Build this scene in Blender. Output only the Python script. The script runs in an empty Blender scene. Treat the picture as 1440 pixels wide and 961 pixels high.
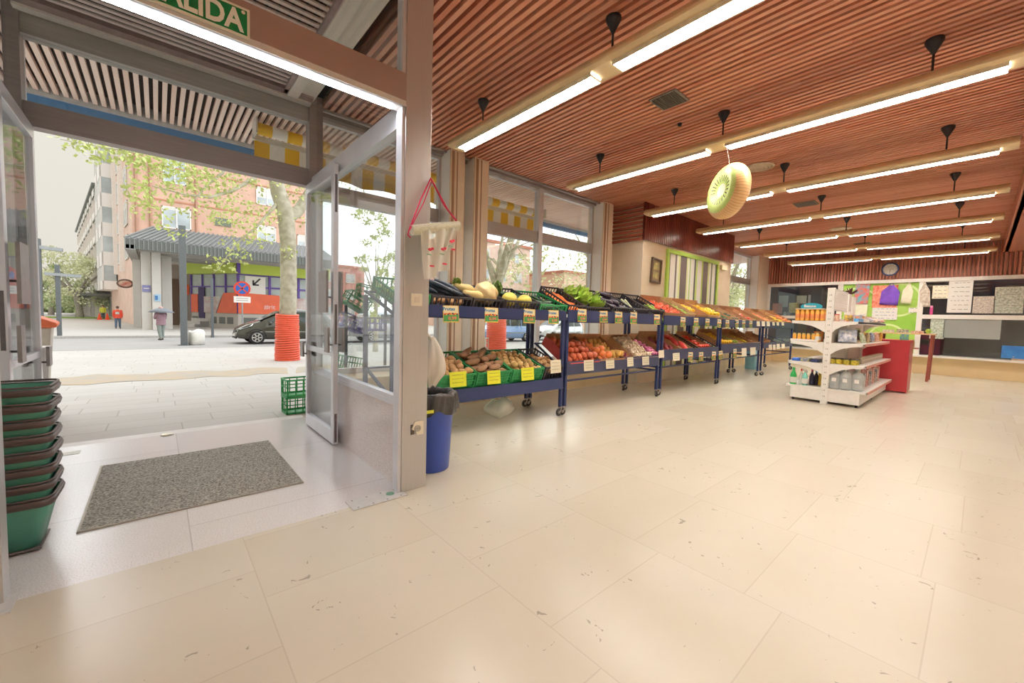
import bpy, math, random
from mathutils import Vector, Matrix, Euler
R_ = math.radians
sc = bpy.context.scene
COL = sc.collection
CAMH = 1.3
FPX = 571.83
M_ = Matrix(((0.754694, -0.655459, 0.028487), (0.016631, 0.062519, 0.997905), (-0.655867, -0.752639, 0.058083)))  # rows: camera right, up, back
AX = M_.transposed()

def ray(px, py):
    return AX @ Vector((px - 720.0, -(py - 480.5), -FPX))
def at_z(px, py, z=0.0):
    d = ray(px, py); t = (z - CAMH) / d.z
    return Vector((0, 0, CAMH)) + d * t
def at_y(px, py, y):
    d = ray(px, py); t = y / d.y
    return Vector((0, 0, CAMH)) + d * t
def at_x(px, py, x):
    d = ray(px, py); t = x / d.x
    return Vector((0, 0, CAMH)) + d * t

# ---------------------------------------------------------------- mesh builder
class MB:
    def __init__(s):
        s.v = []; s.f = []; s.sm = []
    def add(s, vs, fs, smooth=False, m=None):
        n = len(s.v)
        if m is not None: vs = [m @ Vector(v) for v in vs]
        s.v += [tuple(v) for v in vs]
        s.f += [tuple(i + n for i in f) for f in fs]
        s.sm += [smooth] * len(fs)
        return s
    def box(s, x0, x1, y0, y1, z0, z1, m=None):
        if x0 > x1: x0, x1 = x1, x0
        if y0 > y1: y0, y1 = y1, y0
        if z0 > z1: z0, z1 = z1, z0
        vs = [(x0,y0,z0),(x1,y0,z0),(x1,y1,z0),(x0,y1,z0),(x0,y0,z1),(x1,y0,z1),(x1,y1,z1),(x0,y1,z1)]
        fs = [(0,3,2,1),(4,5,6,7),(0,1,5,4),(1,2,6,5),(2,3,7,6),(3,0,4,7)]
        return s.add(vs, fs, False, m)
    def beam(s, p0, p1, w, h=None):
        """rectangular bar from p0 to p1"""
        h = w if h is None else h
        p0 = Vector(p0); p1 = Vector(p1); d = p1 - p0; L = d.length
        q = d.to_track_quat('X', 'Z')
        m = Matrix.Translation(p0) @ q.to_matrix().to_4x4()
        return s.box(0, L, -w/2, w/2, -h/2, h/2, m)
    def tube(s, pts, rad, n=8, caps=True, smooth=True):
        pts = [Vector(p) for p in pts]
        if not hasattr(rad, '__len__'): rad = [rad] * len(pts)
        vs = []; fs = []; prev = None
        for i, p in enumerate(pts):
            if i == 0: t = pts[1] - p
            elif i == len(pts) - 1: t = p - pts[i-1]
            else: t = (pts[i+1] - pts[i-1])
            t.normalize()
            if prev is None:
                u = t.orthogonal().normalized()
            else:
                u = (prev - t * prev.dot(t)).normalized()
            prev = u; w = t.cross(u)
            for k in range(n):
                a = 2 * math.pi * k / n
                vs.append(p + (u * math.cos(a) + w * math.sin(a)) * rad[i])
        for i in range(len(pts) - 1):
            for k in range(n):
                a = i*n + k; b = i*n + (k+1) % n
                fs.append((a, b, b + n, a + n))
        s.add(vs, fs, smooth)
        if caps:
            s.add(vs[:n], [tuple(reversed(range(n)))]); s.add(vs[-n:], [tuple(range(n))])
        return s
    def cyl(s, p0, p1, r0, r1=None, n=16, smooth=True):
        return s.tube([p0, p1], [r0, r0 if r1 is None else r1], n, True, smooth)
    def ell(s, c, r, n=12, k=8, m=None, warp=None):
        if not hasattr(r, '__len__'): r = (r, r, r)
        vs = [(0, 0, -1)]; fs = []
        for i in range(1, k):
            a = -math.pi/2 + math.pi * i / k
            for j in range(n):
                b = 2 * math.pi * j / n
                vs.append((math.cos(a)*math.cos(b), math.cos(a)*math.sin(b), math.sin(a)))
        vs.append((0, 0, 1))
        for j in range(n):
            fs.append((0, 1 + (j+1) % n, 1 + j))
        for i in range(k - 2):
            for j in range(n):
                a = 1 + i*n + j; b = 1 + i*n + (j+1) % n
                fs.append((a, b, b + n, a + n))
        L = len(vs) - 1
        for j in range(n):
            fs.append((L, 1 + (k-2)*n + j, 1 + (k-2)*n + (j+1) % n))
        out = []
        for v in vs:
            v = Vector(v)
            if warp: v = Vector(warp(v))
            out.append(Vector((v.x*r[0], v.y*r[1], v.z*r[2])))
        mm = Matrix.Translation(Vector(c)) @ (m if m is not None else Matrix())
        return s.add(out, fs, True, mm)
    def lathe(s, prof, n=16, m=None, smooth=True, caps=True):
        vs = []; fs = []
        for (r, z) in prof:
            for k in range(n):
                a = 2*math.pi*k/n
                vs.append((r*math.cos(a), r*math.sin(a), z))
        for i in range(len(prof) - 1):
            for k in range(n):
                a = i*n + k; b = i*n + (k+1) % n
                fs.append((a, b, b + n, a + n))
        s.add(vs, fs, smooth, m)
        if caps:
            s.add(vs[:n], [tuple(reversed(range(n)))], False, m); s.add(vs[-n:], [tuple(range(n))], False, m)
        return s
    def prism(s, poly, y0, y1, m=None):
        """poly in the XZ plane, extruded along Y"""
        n = len(poly)
        vs = [(x, y0, z) for x, z in poly] + [(x, y1, z) for x, z in poly]
        fs = [tuple(range(n)), tuple(reversed(range(n, 2*n)))]
        for i in range(n):
            j = (i+1) % n
            fs.append((i, i + n, j + n, j))
        return s.add(vs, fs, False, m)
    def quad(s, a, b, c, d):
        return s.add([a, b, c, d], [(0, 1, 2, 3)])
    def grid(s, fn, nu, nv, smooth=True):
        vs = [fn(i/nu, j/nv) for j in range(nv+1) for i in range(nu+1)]
        fs = [(j*(nu+1)+i, j*(nu+1)+i+1, (j+1)*(nu+1)+i+1, (j+1)*(nu+1)+i) for j in range(nv) for i in range(nu)]
        return s.add(vs, fs, smooth)
    def build(s, name, mat, parent=None, world=False, bevel=0.0, solid=0.0, loc=None):
        me = bpy.data.meshes.new(name)
        vs = s.v
        if world and parent is not None:
            L = root_loc(parent)
            vs = [(v[0]-L[0], v[1]-L[1], v[2]-L[2]) for v in vs]
        elif world and loc is not None:
            vs = [(v[0]-loc[0], v[1]-loc[1], v[2]-loc[2]) for v in vs]
        me.from_pydata(vs, [], s.f)
        me.polygons.foreach_set('use_smooth', s.sm)
        me.materials.append(mat)
        me.update()
        o = bpy.data.objects.new(name, me); COL.objects.link(o)
        if parent is not None: o.parent = parent
        if loc is not None: o.location = loc
        if solid:
            md = o.modifiers.new('t', 'SOLIDIFY'); md.thickness = solid; md.offset = 0
        if bevel:
            md = o.modifiers.new('b', 'BEVEL'); md.width = bevel; md.segments = 2; md.limit_method = 'ANGLE'
        return o

def root_loc(o):
    L = Vector((0, 0, 0))
    while o is not None:
        L = L + o.location; o = o.parent
    return L
def tag(o, label=None, cat=None, group=None, kind=None):
    if label: o['label'] = label
    if cat: o['category'] = cat
    if group: o['group'] = group
    if kind: o['kind'] = kind
    return o
def thing(name, label, cat, loc=(0, 0, 0), rz=0.0, group=None):
    o = bpy.data.objects.new(name, None); COL.objects.link(o)
    o.location = loc; o.rotation_euler = (0, 0, rz)
    o.empty_display_size = 0.1
    return tag(o, label, cat, group)
def struct(name, mb, mat, label=None, parent=None, **k):
    o = mb.build(name, mat, parent, **k)
    if parent is None: o['kind'] = 'structure'
    if label and parent is None: o['label'] = label; o['category'] = label_cat(name)
    return o
def label_cat(n):
    for w in ('wall', 'floor', 'ceiling', 'window', 'door', 'trim'):
        if n.startswith(w): return w
    return 'structure'
def copy_tree(o, parent=None, label=None, group=None, loc=None, rot=None, kids=None):
    c = o.copy(); COL.objects.link(c); c.parent = parent
    if label: c['label'] = label
    if group: c['group'] = group
    if loc is not None: c.location = loc
    if rot is not None: c.rotation_euler = rot
    for ch in list(o.children): copy_tree(ch, c)
    return c
def text(name, body, size, mat, parent, m, ext=0.001, bold=0.0, ax='CENTER', font_scale=(1, 1)):
    """lettering as a mesh part; m places the XY text plane"""
    cu = bpy.data.curves.new(name, 'FONT'); cu.body = body; cu.size = size
    cu.extrude = ext; cu.offset = bold; cu.align_x = ax; cu.align_y = 'CENTER'; cu.resolution_u = 3
    o = bpy.data.objects.new(name, cu); COL.objects.link(o)
    dg = bpy.context.evaluated_depsgraph_get()
    me = bpy.data.meshes.new_from_object(o.evaluated_get(dg))
    bpy.data.objects.remove(o); bpy.data.curves.remove(cu)
    me.transform(Matrix.Diagonal((font_scale[0], font_scale[1], 1, 1)))
    me.materials.clear(); me.materials.append(mat)
    ob = bpy.data.objects.new(name, me); COL.objects.link(ob)
    ob.parent = parent; ob.matrix_local = m
    return ob

# ---------------------------------------------------------------- materials
def lin(c):
    if isinstance(c, str):
        c = c.lstrip('#'); c = tuple(int(c[i:i+2], 16)/255 for i in (0, 2, 4))
    return tuple((x/12.92 if x <= 0.04045 else ((x+0.055)/1.055)**2.4) for x in c) + (1,)
_mc = {}
def mat(name, col, rough=0.6, metal=0.0, var=0.12, scale=18.0, bump=0.0, spec=0.5, coat=0.0, stretch=None, col2=None, trans=0.0, sub=0.0):
    if name in _mc: return _mc[name]
    m = bpy.data.materials.new(name); m.use_nodes = True
    nt = m.node_tree; N = nt.nodes; L = nt.links
    b = N['Principled BSDF']
    b.inputs['Roughness'].default_value = rough; b.inputs['Metallic'].default_value = metal
    b.inputs['Specular IOR Level'].default_value = spec
    if coat: b.inputs['Coat Weight'].default_value = coat; b.inputs['Coat Roughness'].default_value = 0.08
    if trans: b.inputs['Transmission Weight'].default_value = trans
    tc = N.new('ShaderNodeTexCoord'); mp = N.new('ShaderNodeMapping')
    L.new(tc.outputs['Object'], mp.inputs['Vector'])
    if stretch: mp.inputs['Scale'].default_value = stretch
    no = N.new('ShaderNodeTexNoise'); no.inputs['Scale'].default_value = scale; no.inputs['Detail'].default_value = 4
    L.new(mp.outputs['Vector'], no.inputs['Vector'])
    mx = N.new('ShaderNodeMix'); mx.data_type = 'RGBA'
    c = lin(col)
    if col2: c2 = lin(col2); c1 = c
    else:
        c1 = tuple(min(1, x*(1+var)) for x in c[:3]) + (1,); c2 = tuple(x*(1-var) for x in c[:3]) + (1,)
    mx.inputs[6].default_value = c1; mx.inputs[7].default_value = c2
    rp = N.new('ShaderNodeMapRange'); rp.inputs[1].default_value = 0.3; rp.inputs[2].default_value = 0.7
    L.new(no.outputs['Fac'], rp.inputs[0]); L.new(rp.outputs[0], mx.inputs[0])
    L.new(mx.outputs[2], b.inputs['Base Color'])
    if bump:
        bp = N.new('ShaderNodeBump'); bp.inputs['Strength'].default_value = bump; bp.inputs['Distance'].default_value = 0.01
        L.new(no.outputs['Fac'], bp.inputs['Height']); L.new(bp.outputs[0], b.inputs['Normal'])
    _mc[name] = m
    return m
def emis(name, col, st):
    if name in _mc: return _mc[name]
    m = bpy.data.materials.new(name); m.use_nodes = True; nt = m.node_tree
    nt.nodes.remove(nt.nodes['Principled BSDF'])
    e = nt.nodes.new('ShaderNodeEmission'); e.inputs[0].default_value = lin(col); e.inputs[1].default_value = st
    nt.links.new(e.outputs[0], nt.nodes['Material Output'].inputs[0])
    _mc[name] = m
    return m
def glass(name, tint='#f4faf8', refl=0.08, edge=0.55, rough=0.0, film=0.0, filmcol='#ffffff'):
    """thin architectural glass: clear, with a mirror reflection that grows towards grazing angles"""
    if name in _mc: return _mc[name]
    m = bpy.data.materials.new(name); m.use_nodes = True; nt = m.node_tree; N = nt.nodes; L = nt.links
    N.remove(N['Principled BSDF'])
    tr = N.new('ShaderNodeBsdfTransparent'); tr.inputs[0].default_value = lin(tint)
    gl = N.new('ShaderNodeBsdfGlossy'); gl.inputs['Roughness'].default_value = rough
    lw = N.new('ShaderNodeLayerWeight'); lw.inputs[0].default_value = 0.35
    mr = N.new('ShaderNodeMapRange'); mr.inputs[3].default_value = refl; mr.inputs[4].default_value = edge
    L.new(lw.outputs['Facing'], mr.inputs[0])
    mx = N.new('ShaderNodeMixShader')
    L.new(mr.outputs[0], mx.inputs[0]); L.new(tr.outputs[0], mx.inputs[1]); L.new(gl.outputs[0], mx.inputs[2])
    out = mx
    if film:
        df = N.new('ShaderNodeBsdfDiffuse'); df.inputs[0].default_value = lin(filmcol)
        m2 = N.new('ShaderNodeMixShader'); m2.inputs[0].default_value = film
        L.new(mx.outputs[0], m2.inputs[1]); L.new(df.outputs[0], m2.inputs[2]); out = m2
    L.new(out.outputs[0], N['Material Output'].inputs[0])
    _mc[name] = m
    return m
def nodes_mat(name, rough=0.6, metal=0.0, spec=0.5):
    m = bpy.data.materials.new(name); m.use_nodes = True
    b = m.node_tree.nodes['Principled BSDF']
    b.inputs['Roughness'].default_value = rough; b.inputs['Metallic'].default_value = metal
    b.inputs['Specular IOR Level'].default_value = spec
    _mc[name] = m
    return m, m.node_tree.nodes, m.node_tree.links, b
def math_(N, L, op, a, b=None, c=None):
    n = N.new('ShaderNodeMath'); n.operation = op
    for i, v in enumerate((a, b, c)):
        if v is None: continue
        if isinstance(v, (int, float)): n.inputs[i].default_value = v
        else: L.new(v, n.inputs[i])
    return n.outputs[0]
def mixc(N, L, f, a, b):
    n = N.new('ShaderNodeMix'); n.data_type = 'RGBA'
    for i, v in ((0, f), (6, a), (7, b)):
        if isinstance(v, (int, float)): n.inputs[i].default_value = v
        elif isinstance(v, (tuple, str)): n.inputs[i].default_value = lin(v)
        else: L.new(v, n.inputs[i])
    return n.outputs[2]

def slat_mat(name, axis, pitch, ca, cb, rough=0.45):
    """wood whose tone changes from slat to slat (axis = direction across the slats) with a fine grain along them"""
    m, N, L, b = nodes_mat(name, rough, spec=0.35)
    tc = N.new('ShaderNodeTexCoord'); sp = N.new('ShaderNodeSeparateXYZ'); L.new(tc.outputs['Object'], sp.inputs[0])
    idx = math_(N, L, 'FLOOR', math_(N, L, 'DIVIDE', sp.outputs[axis], pitch))
    along = sp.outputs[{0: 1, 1: 0, 2: 1}[axis]]
    seg = math_(N, L, 'FLOOR', math_(N, L, 'ADD', math_(N, L, 'DIVIDE', along, 3.1), math_(N, L, 'MULTIPLY', idx, 0.37)))
    cx = N.new('ShaderNodeCombineXYZ'); L.new(idx, cx.inputs[0]); L.new(seg, cx.inputs[1])
    wn = N.new('ShaderNodeTexWhiteNoise'); wn.noise_dimensions = '2D'; L.new(cx.outputs[0], wn.inputs['Vector'])
    no = N.new('ShaderNodeTexNoise'); no.inputs['Scale'].default_value = 1.0; no.inputs['Detail'].default_value = 3
    mp = N.new('ShaderNodeMapping'); L.new(tc.outputs['Object'], mp.inputs[0])
    s = [2.0, 2.0, 2.0]; s[axis] = 60.0; mp.inputs['Scale'].default_value = s
    L.new(mp.outputs[0], no.inputs['Vector'])
    f = math_(N, L, 'ADD', math_(N, L, 'MULTIPLY', wn.outputs['Value'], 0.7), math_(N, L, 'MULTIPLY', no.outputs['Fac'], 0.3))
    L.new(mixc(N, L, f, ca, cb), b.inputs['Base Color'])
    return m

def tile_mat(name, x0, tx, ty, ca, cb, joint, jw, stain, rough, coat=0.0, speck=0.0, speckcol='#6b6460', swap=False):
    """stone slabs with continuous joints along Y and staggered ones across"""
    m, N, L, b = nodes_mat(name, rough, spec=0.5)
    tc = N.new('ShaderNodeTexCoord'); sp = N.new('ShaderNodeSeparateXYZ'); L.new(tc.outputs['Object'], sp.inputs[0])
    ua, va = (sp.outputs[1], sp.outputs[0]) if swap else (sp.outputs[0], sp.outputs[1])
    u = math_(N, L, 'DIVIDE', math_(N, L, 'SUBTRACT', ua, x0), tx)
    iu = math_(N, L, 'FLOOR', u); fu = math_(N, L, 'FRACT', u)
    w1 = N.new('ShaderNodeTexWhiteNoise'); w1.noise_dimensions = '1D'; L.new(iu, w1.inputs['W'])
    v = math_(N, L, 'ADD', math_(N, L, 'DIVIDE', va, ty), w1.outputs['Value'])
    iv = math_(N, L, 'FLOOR', v); fv = math_(N, L, 'FRACT', v)
    def edge(fr, t):
        a = math_(N, L, 'ABSOLUTE', math_(N, L, 'SUBTRACT', fr, 0.5))
        return math_(N, L, 'GREATER_THAN', a, 0.5 - jw / t)
    jn = math_(N, L, 'MAXIMUM', edge(fu, tx), edge(fv, ty))
    cx = N.new('ShaderNodeCombineXYZ'); L.new(iu, cx.inputs[0]); L.new(iv, cx.inputs[1])
    w2 = N.new('ShaderNodeTexWhiteNoise'); w2.noise_dimensions = '2D'; L.new(cx.outputs[0], w2.inputs['Vector'])
    n1 = N.new('ShaderNodeTexNoise'); n1.inputs['Scale'].default_value = 2.2; n1.inputs['Detail'].default_value = 6; n1.inputs['Distortion'].default_value = 0.6
    L.new(tc.outputs['Object'], n1.inputs['Vector'])
    f = math_(N, L, 'ADD', math_(N, L, 'MULTIPLY', w2.outputs['Value'], 0.45), math_(N, L, 'MULTIPLY', n1.outputs['Fac'], 0.6))
    c = mixc(N, L, f, ca, cb)
    # veins and stains
    n2 = N.new('ShaderNodeTexNoise'); n2.inputs['Scale'].default_value = 15.0; n2.inputs['Detail'].default_value = 8; n2.inputs['Distortion'].default_value = 1.5
    L.new(tc.outputs['Object'], n2.inputs['Vector'])
    n3 = N.new('ShaderNodeTexNoise'); n3.inputs['Scale'].default_value = 2.5; n3.inputs['Detail'].default_value = 2; L.new(tc.outputs['Object'], n3.inputs['Vector'])
    st = math_(N, L, 'MULTIPLY', math_(N, L, 'GREATER_THAN', n2.outputs['Fac'], 0.685), math_(N, L, 'GREATER_THAN', n3.outputs['Fac'], 0.48))
    c = mixc(N, L, math_(N, L, 'MULTIPLY', st, stain), c, '#7d7468')
    if speck:
        vo = N.new('ShaderNodeTexNoise'); vo.inputs['Scale'].default_value = 150; vo.inputs['Detail'].default_value = 2
        L.new(tc.outputs['Object'], vo.inputs['Vector'])
        s1 = N.new('ShaderNodeMapRange'); s1.inputs[1].default_value = 0.5; s1.inputs[2].default_value = 0.64; L.new(vo.outputs['Fac'], s1.inputs[0])
        c = mixc(N, L, math_(N, L, 'MULTIPLY', s1.outputs[0], speck), c, speckcol)
    c = mixc(N, L, math_(N, L, 'MULTIPLY', jn, 0.55), c, joint)
    L.new(c, b.inputs['Base Color'])
    rr = math_(N, L, 'ADD', rough, math_(N, L, 'MULTIPLY', n1.outputs['Fac'], 0.12)); L.new(rr, b.inputs['Roughness'])
    return m
# ================================================================ materials of the place
CEIL = 3.73; YW = 5.5; YV = 5.034; YP = 2.697
WOOD = slat_mat('ceiling_slats', 0, 0.08, '#eaab8f', '#cb7f63', 0.38)
WOODX = slat_mat('vestibule_slats', 1, 0.08, '#e6dcd9', '#cfc1be', 0.5)
WOODS = slat_mat('soffit_slats', 0, 0.08, '#fde8de', '#f3d2c4', 0.5)
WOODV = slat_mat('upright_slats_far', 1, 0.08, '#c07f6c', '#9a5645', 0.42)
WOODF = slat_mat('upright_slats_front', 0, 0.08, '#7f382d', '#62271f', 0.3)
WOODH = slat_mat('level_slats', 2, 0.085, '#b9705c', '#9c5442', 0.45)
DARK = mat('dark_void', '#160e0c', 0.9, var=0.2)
STEEL = mat('brushed_stainless', '#c6c4c4', 0.34, 0.6, var=0.025, scale=3, stretch=(30, 30, 0.6))
BRONZE = mat('bronze_frame', '#a69d9b', 0.42, 0.35, var=0.08, scale=3, stretch=(1, 20, 20))
ALU = mat('aluminium', '#dedee4', 0.36, 0.35, var=0.05, scale=4)
WHITEMETAL = mat('white_metal', '#dedad4', 0.4, 0.1, var=0.03)
CREAM = mat('cream_wall', '#efe6d4', 0.55, var=0.04, scale=2)
CREAM2 = mat('cream_marble_wall', '#ecdcc0', 0.22, var=0.06, scale=2.5, coat=0.3)
COLM = mat('beige_column', '#e8d6c0', 0.5, var=0.06, scale=3)
COLB = mat('brown_rib', '#a37d60', 0.5, var=0.06)
FLOORM = tile_mat('marble_floor', 0.345, 0.885, 0.60, '#d2cbbb', '#c7bda9', '#b9ad9b', 0.003, 0.6, 0.18)
GRANITE = tile_mat('granite_floor', 0.12, 1.6, 1.25, '#e9e6e5', '#dad6d4', '#a09a97', 0.003, 0.0, 0.16, speck=0.4, speckcol='#a39a96')
GRANW = tile_mat('granite_panel', 5.0, 3.0, 3.0, '#ece5e3', '#ddd3d0', '#a09a97', 0.0, 0.0, 0.12, speck=0.6, speckcol='#9c8c88')
PAVE = tile_mat('pavement_slabs', 0.3, 0.42, 0.95, '#c4c1bb', '#b7b3ac', '#8f8a83', 0.007, 0.15, 0.8, swap=True)
GLASS = glass('window_glass', '#fafcfa', 0.02, 0.3)
GLASSD = glass('door_glass', '#f8fafb', 0.035, 0.28)
BLACK = mat('black_plastic', '#26242a', 0.45, var=0.15)
WHITE = mat('white_paint', '#eeeae4', 0.45, var=0.03)

# ================================================================ floor, ceiling, walls
mb = MB(); mb.box(-5, 17.6, -5.2, YP, -0.1, 0.0); mb.box(1.352, 17.6, YP, YW, -0.1, 0.0)
struct('floor', mb, FLOORM)
mb = MB(); mb.box(-0.80, 1.352, YP, 5.42, -0.1, 0.0)
struct('floor_vestibule', mb, GRANITE)
mb = MB(); mb.box(-0.80, 1.36, 5.42, 5.62, -0.11, -0.012)
struct('floor_threshold', mb, mat('threshold_stone', '#d6d2cc', 0.5, var=0.06, scale=6))

def slats_x(mb, x0, x1, y0, y1, z0, z1, p=0.08, w=0.043):
    i0 = math.ceil(x0 / p); x = i0 * p
    while x + w < x1:
        mb.box(x, x + w, y0, y1, z0, z1); x += p
mb = MB(); slats_x(mb, 1.50, 17.0, -0.30, YW, CEIL, CEIL + 0.07)
slats_x(mb, -4.9, 1.50, -0.30, YP - 0.08, CEIL, CEIL + 0.055)
ce = struct('ceiling', mb, WOOD)
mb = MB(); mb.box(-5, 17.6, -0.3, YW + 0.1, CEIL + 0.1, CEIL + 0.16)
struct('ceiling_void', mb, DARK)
mb = MB(); mb.box(-5, 17.2, -5.2, -0.30, 3.42, 3.5)
struct('ceiling_side', mb, mat('red_wood_board', '#b06c55', 0.5, var=0.1, scale=2, stretch=(0.3, 6, 6)))
mb = MB(); mb.box(-5, 17.2, -0.36, -0.27, 3.42, CEIL + 0.1)
struct('trim_bulkhead', mb, mat('red_wood_board', '#a4604a', 0.5, var=0.1, scale=2, stretch=(0.3, 6, 6)))
mb = MB(); mb.box(-5.15, 17.3, -5.35, -5.2, 0, 3.5)
struct('wall_right', mb, CREAM)
mb = MB(); mb.box(-5.15, -5.0, -5.2, YP + 0.1, 0, CEIL + 0.1)
struct('wall_behind', mb, CREAM)
mb = MB(); mb.box(-5.0, -0.80, YP, YP + 0.12, 0, CEIL + 0.1)
struct('wall_left', mb, CREAM)

# back wall: beige plinth, white framed display glazing, upright slats above
XB = 17.0
mb = MB(); mb.box(XB, XB + 0.5, -5.2, 5.2, 0, 0.505)
struct('wall_back', mb, mat('beige_marble', '#e6cfa3', 0.35, var=0.07, scale=1.5))
mb = MB(); mb.box(XB + 0.05, XB + 0.12, -5.2, 5.3, 2.80, CEIL + 0.1)
y = -3.0
struct('wall_back_top', mb, mat('slat_backing', '#b58a78', 0.7))
mb = MB(); y = -3.0
while y < 5.3:
    mb.box(XB - 0.01, XB + 0.05, y, y + 0.045, 2.80, CEIL); y += 0.08
struct('wall_back_slats', mb, WOODV)
mb = MB(); mb.box(XB + 0.9, XB + 1.0, -5.2, 5.6, 0.5, 2.9)
struct('wall_back_far', mb, mat('navy_backing', '#232b42', 0.6, var=0.12))
mb = MB(); mb.box(XB + 0.5, XB + 0.95, -5.2, 5.4, 0.42, 0.5); mb.box(XB - 0.24, XB + 0.5, -5.2, 5.25, 0.505, 0.56)
struct('trim_back_sill', mb, WHITE)
mb = MB()
for (ya, yb) in ((5.14, 5.24), (3.02, 3.16), (1.14, 1.26), (-2.0, -1.9)):
    mb.box(XB - 0.04, XB + 0.06, ya, yb, 0.56, 2.72)
mb.box(XB - 0.05, XB + 0.06, -3.0, 5.24, 2.70, 2.80)
mb.box(XB - 0.04, XB + 0.06, 3.16, 5.14, 1.56, 1.66); mb.box(XB - 0.04, XB + 0.06, -3.0, 1.14, 1.62, 1.74)
w = struct('window_8', mb, WHITE)
mb = MB(); mb.box(XB + 0.01, XB + 0.016, 3.1, 5.2, 0.56, 2.71); mb.box(XB + 0.01, XB + 0.016, -3.0, 1.2, 0.56, 2.71)
mb.build('pane', glass('display_glass', '#e8eef0', 0.10, 0.5), w)
mb = MB(); mb.box(XB + 0.02, XB + 0.06, 3.3, 3.9, 1.66, 2.70); 
mb.build('dark_panel', mat('navy_backing', '#2e3240'), w)
mb = MB(); mb.box(XB + 0.03, XB + 0.06, 0.72, 1.14, 0.56, 2.70); mb.build('dark_panel', mat('navy_backing', '#2e3240'), w)
mb = MB(); mb.box(XB - 0.02, XB + 0.14, 5.24, 5.5, 0, 2.80)
struct('trim_back_corner', mb, COLM)

# side of the block: level slats above a cream face; block front with upright slats
BX0, BX1, BY = 7.56, 12.05, 4.65
mb = MB(); mb.box(BX0, BX1, BY, YW, 0, CEIL)
struct('wall_block', mb, CREAM2)
mb = MB(); mb.box(BX0 - 0.012, BX0 - 0.002, BY, YW, 0, 2.98)
struct('wall_block_side', mb, CREAM)
mb = MB(); z = 2.98
while z < CEIL - 0.03:
    mb.box(BX0 - 0.05, BX0 - 0.005, BY - 0.04, YW - 0.05, z, z + 0.048); z += 0.085
struct('trim_level_slats', mb, WOODH)
mb = MB(); slats_x(mb, BX0 - 0.02, BX1 + 0.05, BY - 0.05, BY - 0.01, 2.98, CEIL, 0.08, 0.06)
mb.box(BX0 - 0.05, BX0, BY - 0.055, BY, 2.97, CEIL)
struct('trim_upright_slats', mb, WOODF)

# window wall plinth with deep sill
mb = MB(); mb.box(1.402, BX0 - 0.02, 4.98, YW + 0.06, 0, 0.50); mb.box(BX1, XB, 4.98, YW + 0.06, 0, 0.50)
struct('wall_front_plinth', mb, mat('beige_marble', '#e6cfa3'))
# window columns with ribs
def column(name, x0, x1, yf=5.2, ribs=True):
    mb = MB(); mb.box(x0, x1, yf, YW + 0.1, 0, CEIL)
    o = struct(name, mb, COLM)
    mb = MB(); mb.box(x0 - 0.004, x0, yf + 0.02, YW - 0.05, 0.02, CEIL - 0.01); mb.build('side_panel', mat('pier_white', '#fbf9f6', 0.5, var=0.02), o)
    if ribs:
        mb = MB(); w = x1 - x0
        for a, b in ((0.10, 0.26), (0.44, 0.5)):
            mb.box(x0 + a*w, x0 + b*w, yf - 0.006, yf + 0.001, 0.02, CEIL - 0.02)
        mb.build('rib', COLB, o)
    return o
column('wall_front_pier', 3.25, 3.50); column('wall_front_pier', 3.68, 3.95); column('wall_front_pier', 6.93, 7.25)
column('wall_front_pier', 15.9, 16.9, ribs=False)
mb = MB(); mb.box(7.25, BX0, YW - 0.1, YW + 0.1, 0.5, CEIL)
struct('wall_front_infill', mb, COLM)
mb = MB(); mb.box(BX0, BX1 + 0.1, YW + 0.02, YW + 0.12, 0, CEIL + 0.1)
struct('wall_front_block', mb, CREAM)
def window(n, x0, x1, y=YW):
    mb = MB(); t = 0.035
    mb.box(x0, x1, y - 0.03, y + 0.03, CEIL - 0.09, CEIL); mb.box(x0, x1, y - 0.04, y + 0.04, 0.5, 0.57)
    mb.box(x0, x0 + t, y - 0.03, y + 0.03, 0.57, CEIL - 0.09); mb.box(x1 - t, x1, y - 0.03, y + 0.03, 0.57, CEIL - 0.09)
    w = struct('window_%d' % n, mb, ALU)
    mb = MB(); mb.box(x0 + t, x1 - t, y - 0.045, y + 0.045, 2.70, 2.90); mb.build('transom', BRONZE, w)
    mb = MB(); mb.box(x0 + t, x1 - t, y - 0.004, y + 0.004, 0.57, CEIL - 0.09); mb.build('pane', GLASS, w)
    return w
window(2, 1.44, 3.25); window(3, 3.50, 3.68)
window(4, 3.95, 5.36); window(5, 5.36, 6.93); window(6, BX1, 15.9)
mb = MB(); mb.box(5.31, 5.41, YW - 0.07, YW + 0.07, 0.5, CEIL)
struct('trim_mullion', mb, ALU)
mb = MB(); mb.box(1.44, 7.3, YW - 0.10, YW + 0.0, CEIL - 0.05, CEIL); mb.box(1.44, 7.3, YW - 0.20, YW - 0.16, CEIL - 0.03, CEIL)
struct('trim_window_head', mb, BRONZE)

# ================================================================ vestibule
mb = MB(); mb.box(1.318, 1.52, YP, YP + 0.10, 0, CEIL + 0.05)
struct('wall_vestibule_post', mb, STEEL, bevel=0.004)
mb = MB(); mb.box(1.295, 1.318, YP + 0.01, YP + 0.10, 0, CEIL)
struct('trim_post_channel', mb, ALU)
mb = MB(); mb.box(-0.72, -0.525, YP, YP + 0.10, 0, CEIL + 0.05)
struct('wall_vestibule_jamb', mb, STEEL)
mb = MB(); mb.box(-0.50, 1.318, YP - 0.004, YP + 0.09, 2.775, 2.955)
o = struct('trim_inner_beam', mb, mat('brown_beam', '#a68c84', 0.42, 0.3, var=0.05, scale=2))
mb = MB(); mb.box(-0.50, 1.318, YP - 0.0, YP + 0.10, 2.735, 2.775); mb.box(-0.5, 1.318, YP - 0.008, YP + 0.01, 2.735, 2.742); mb.build('head_track', WHITEMETAL, o)
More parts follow.
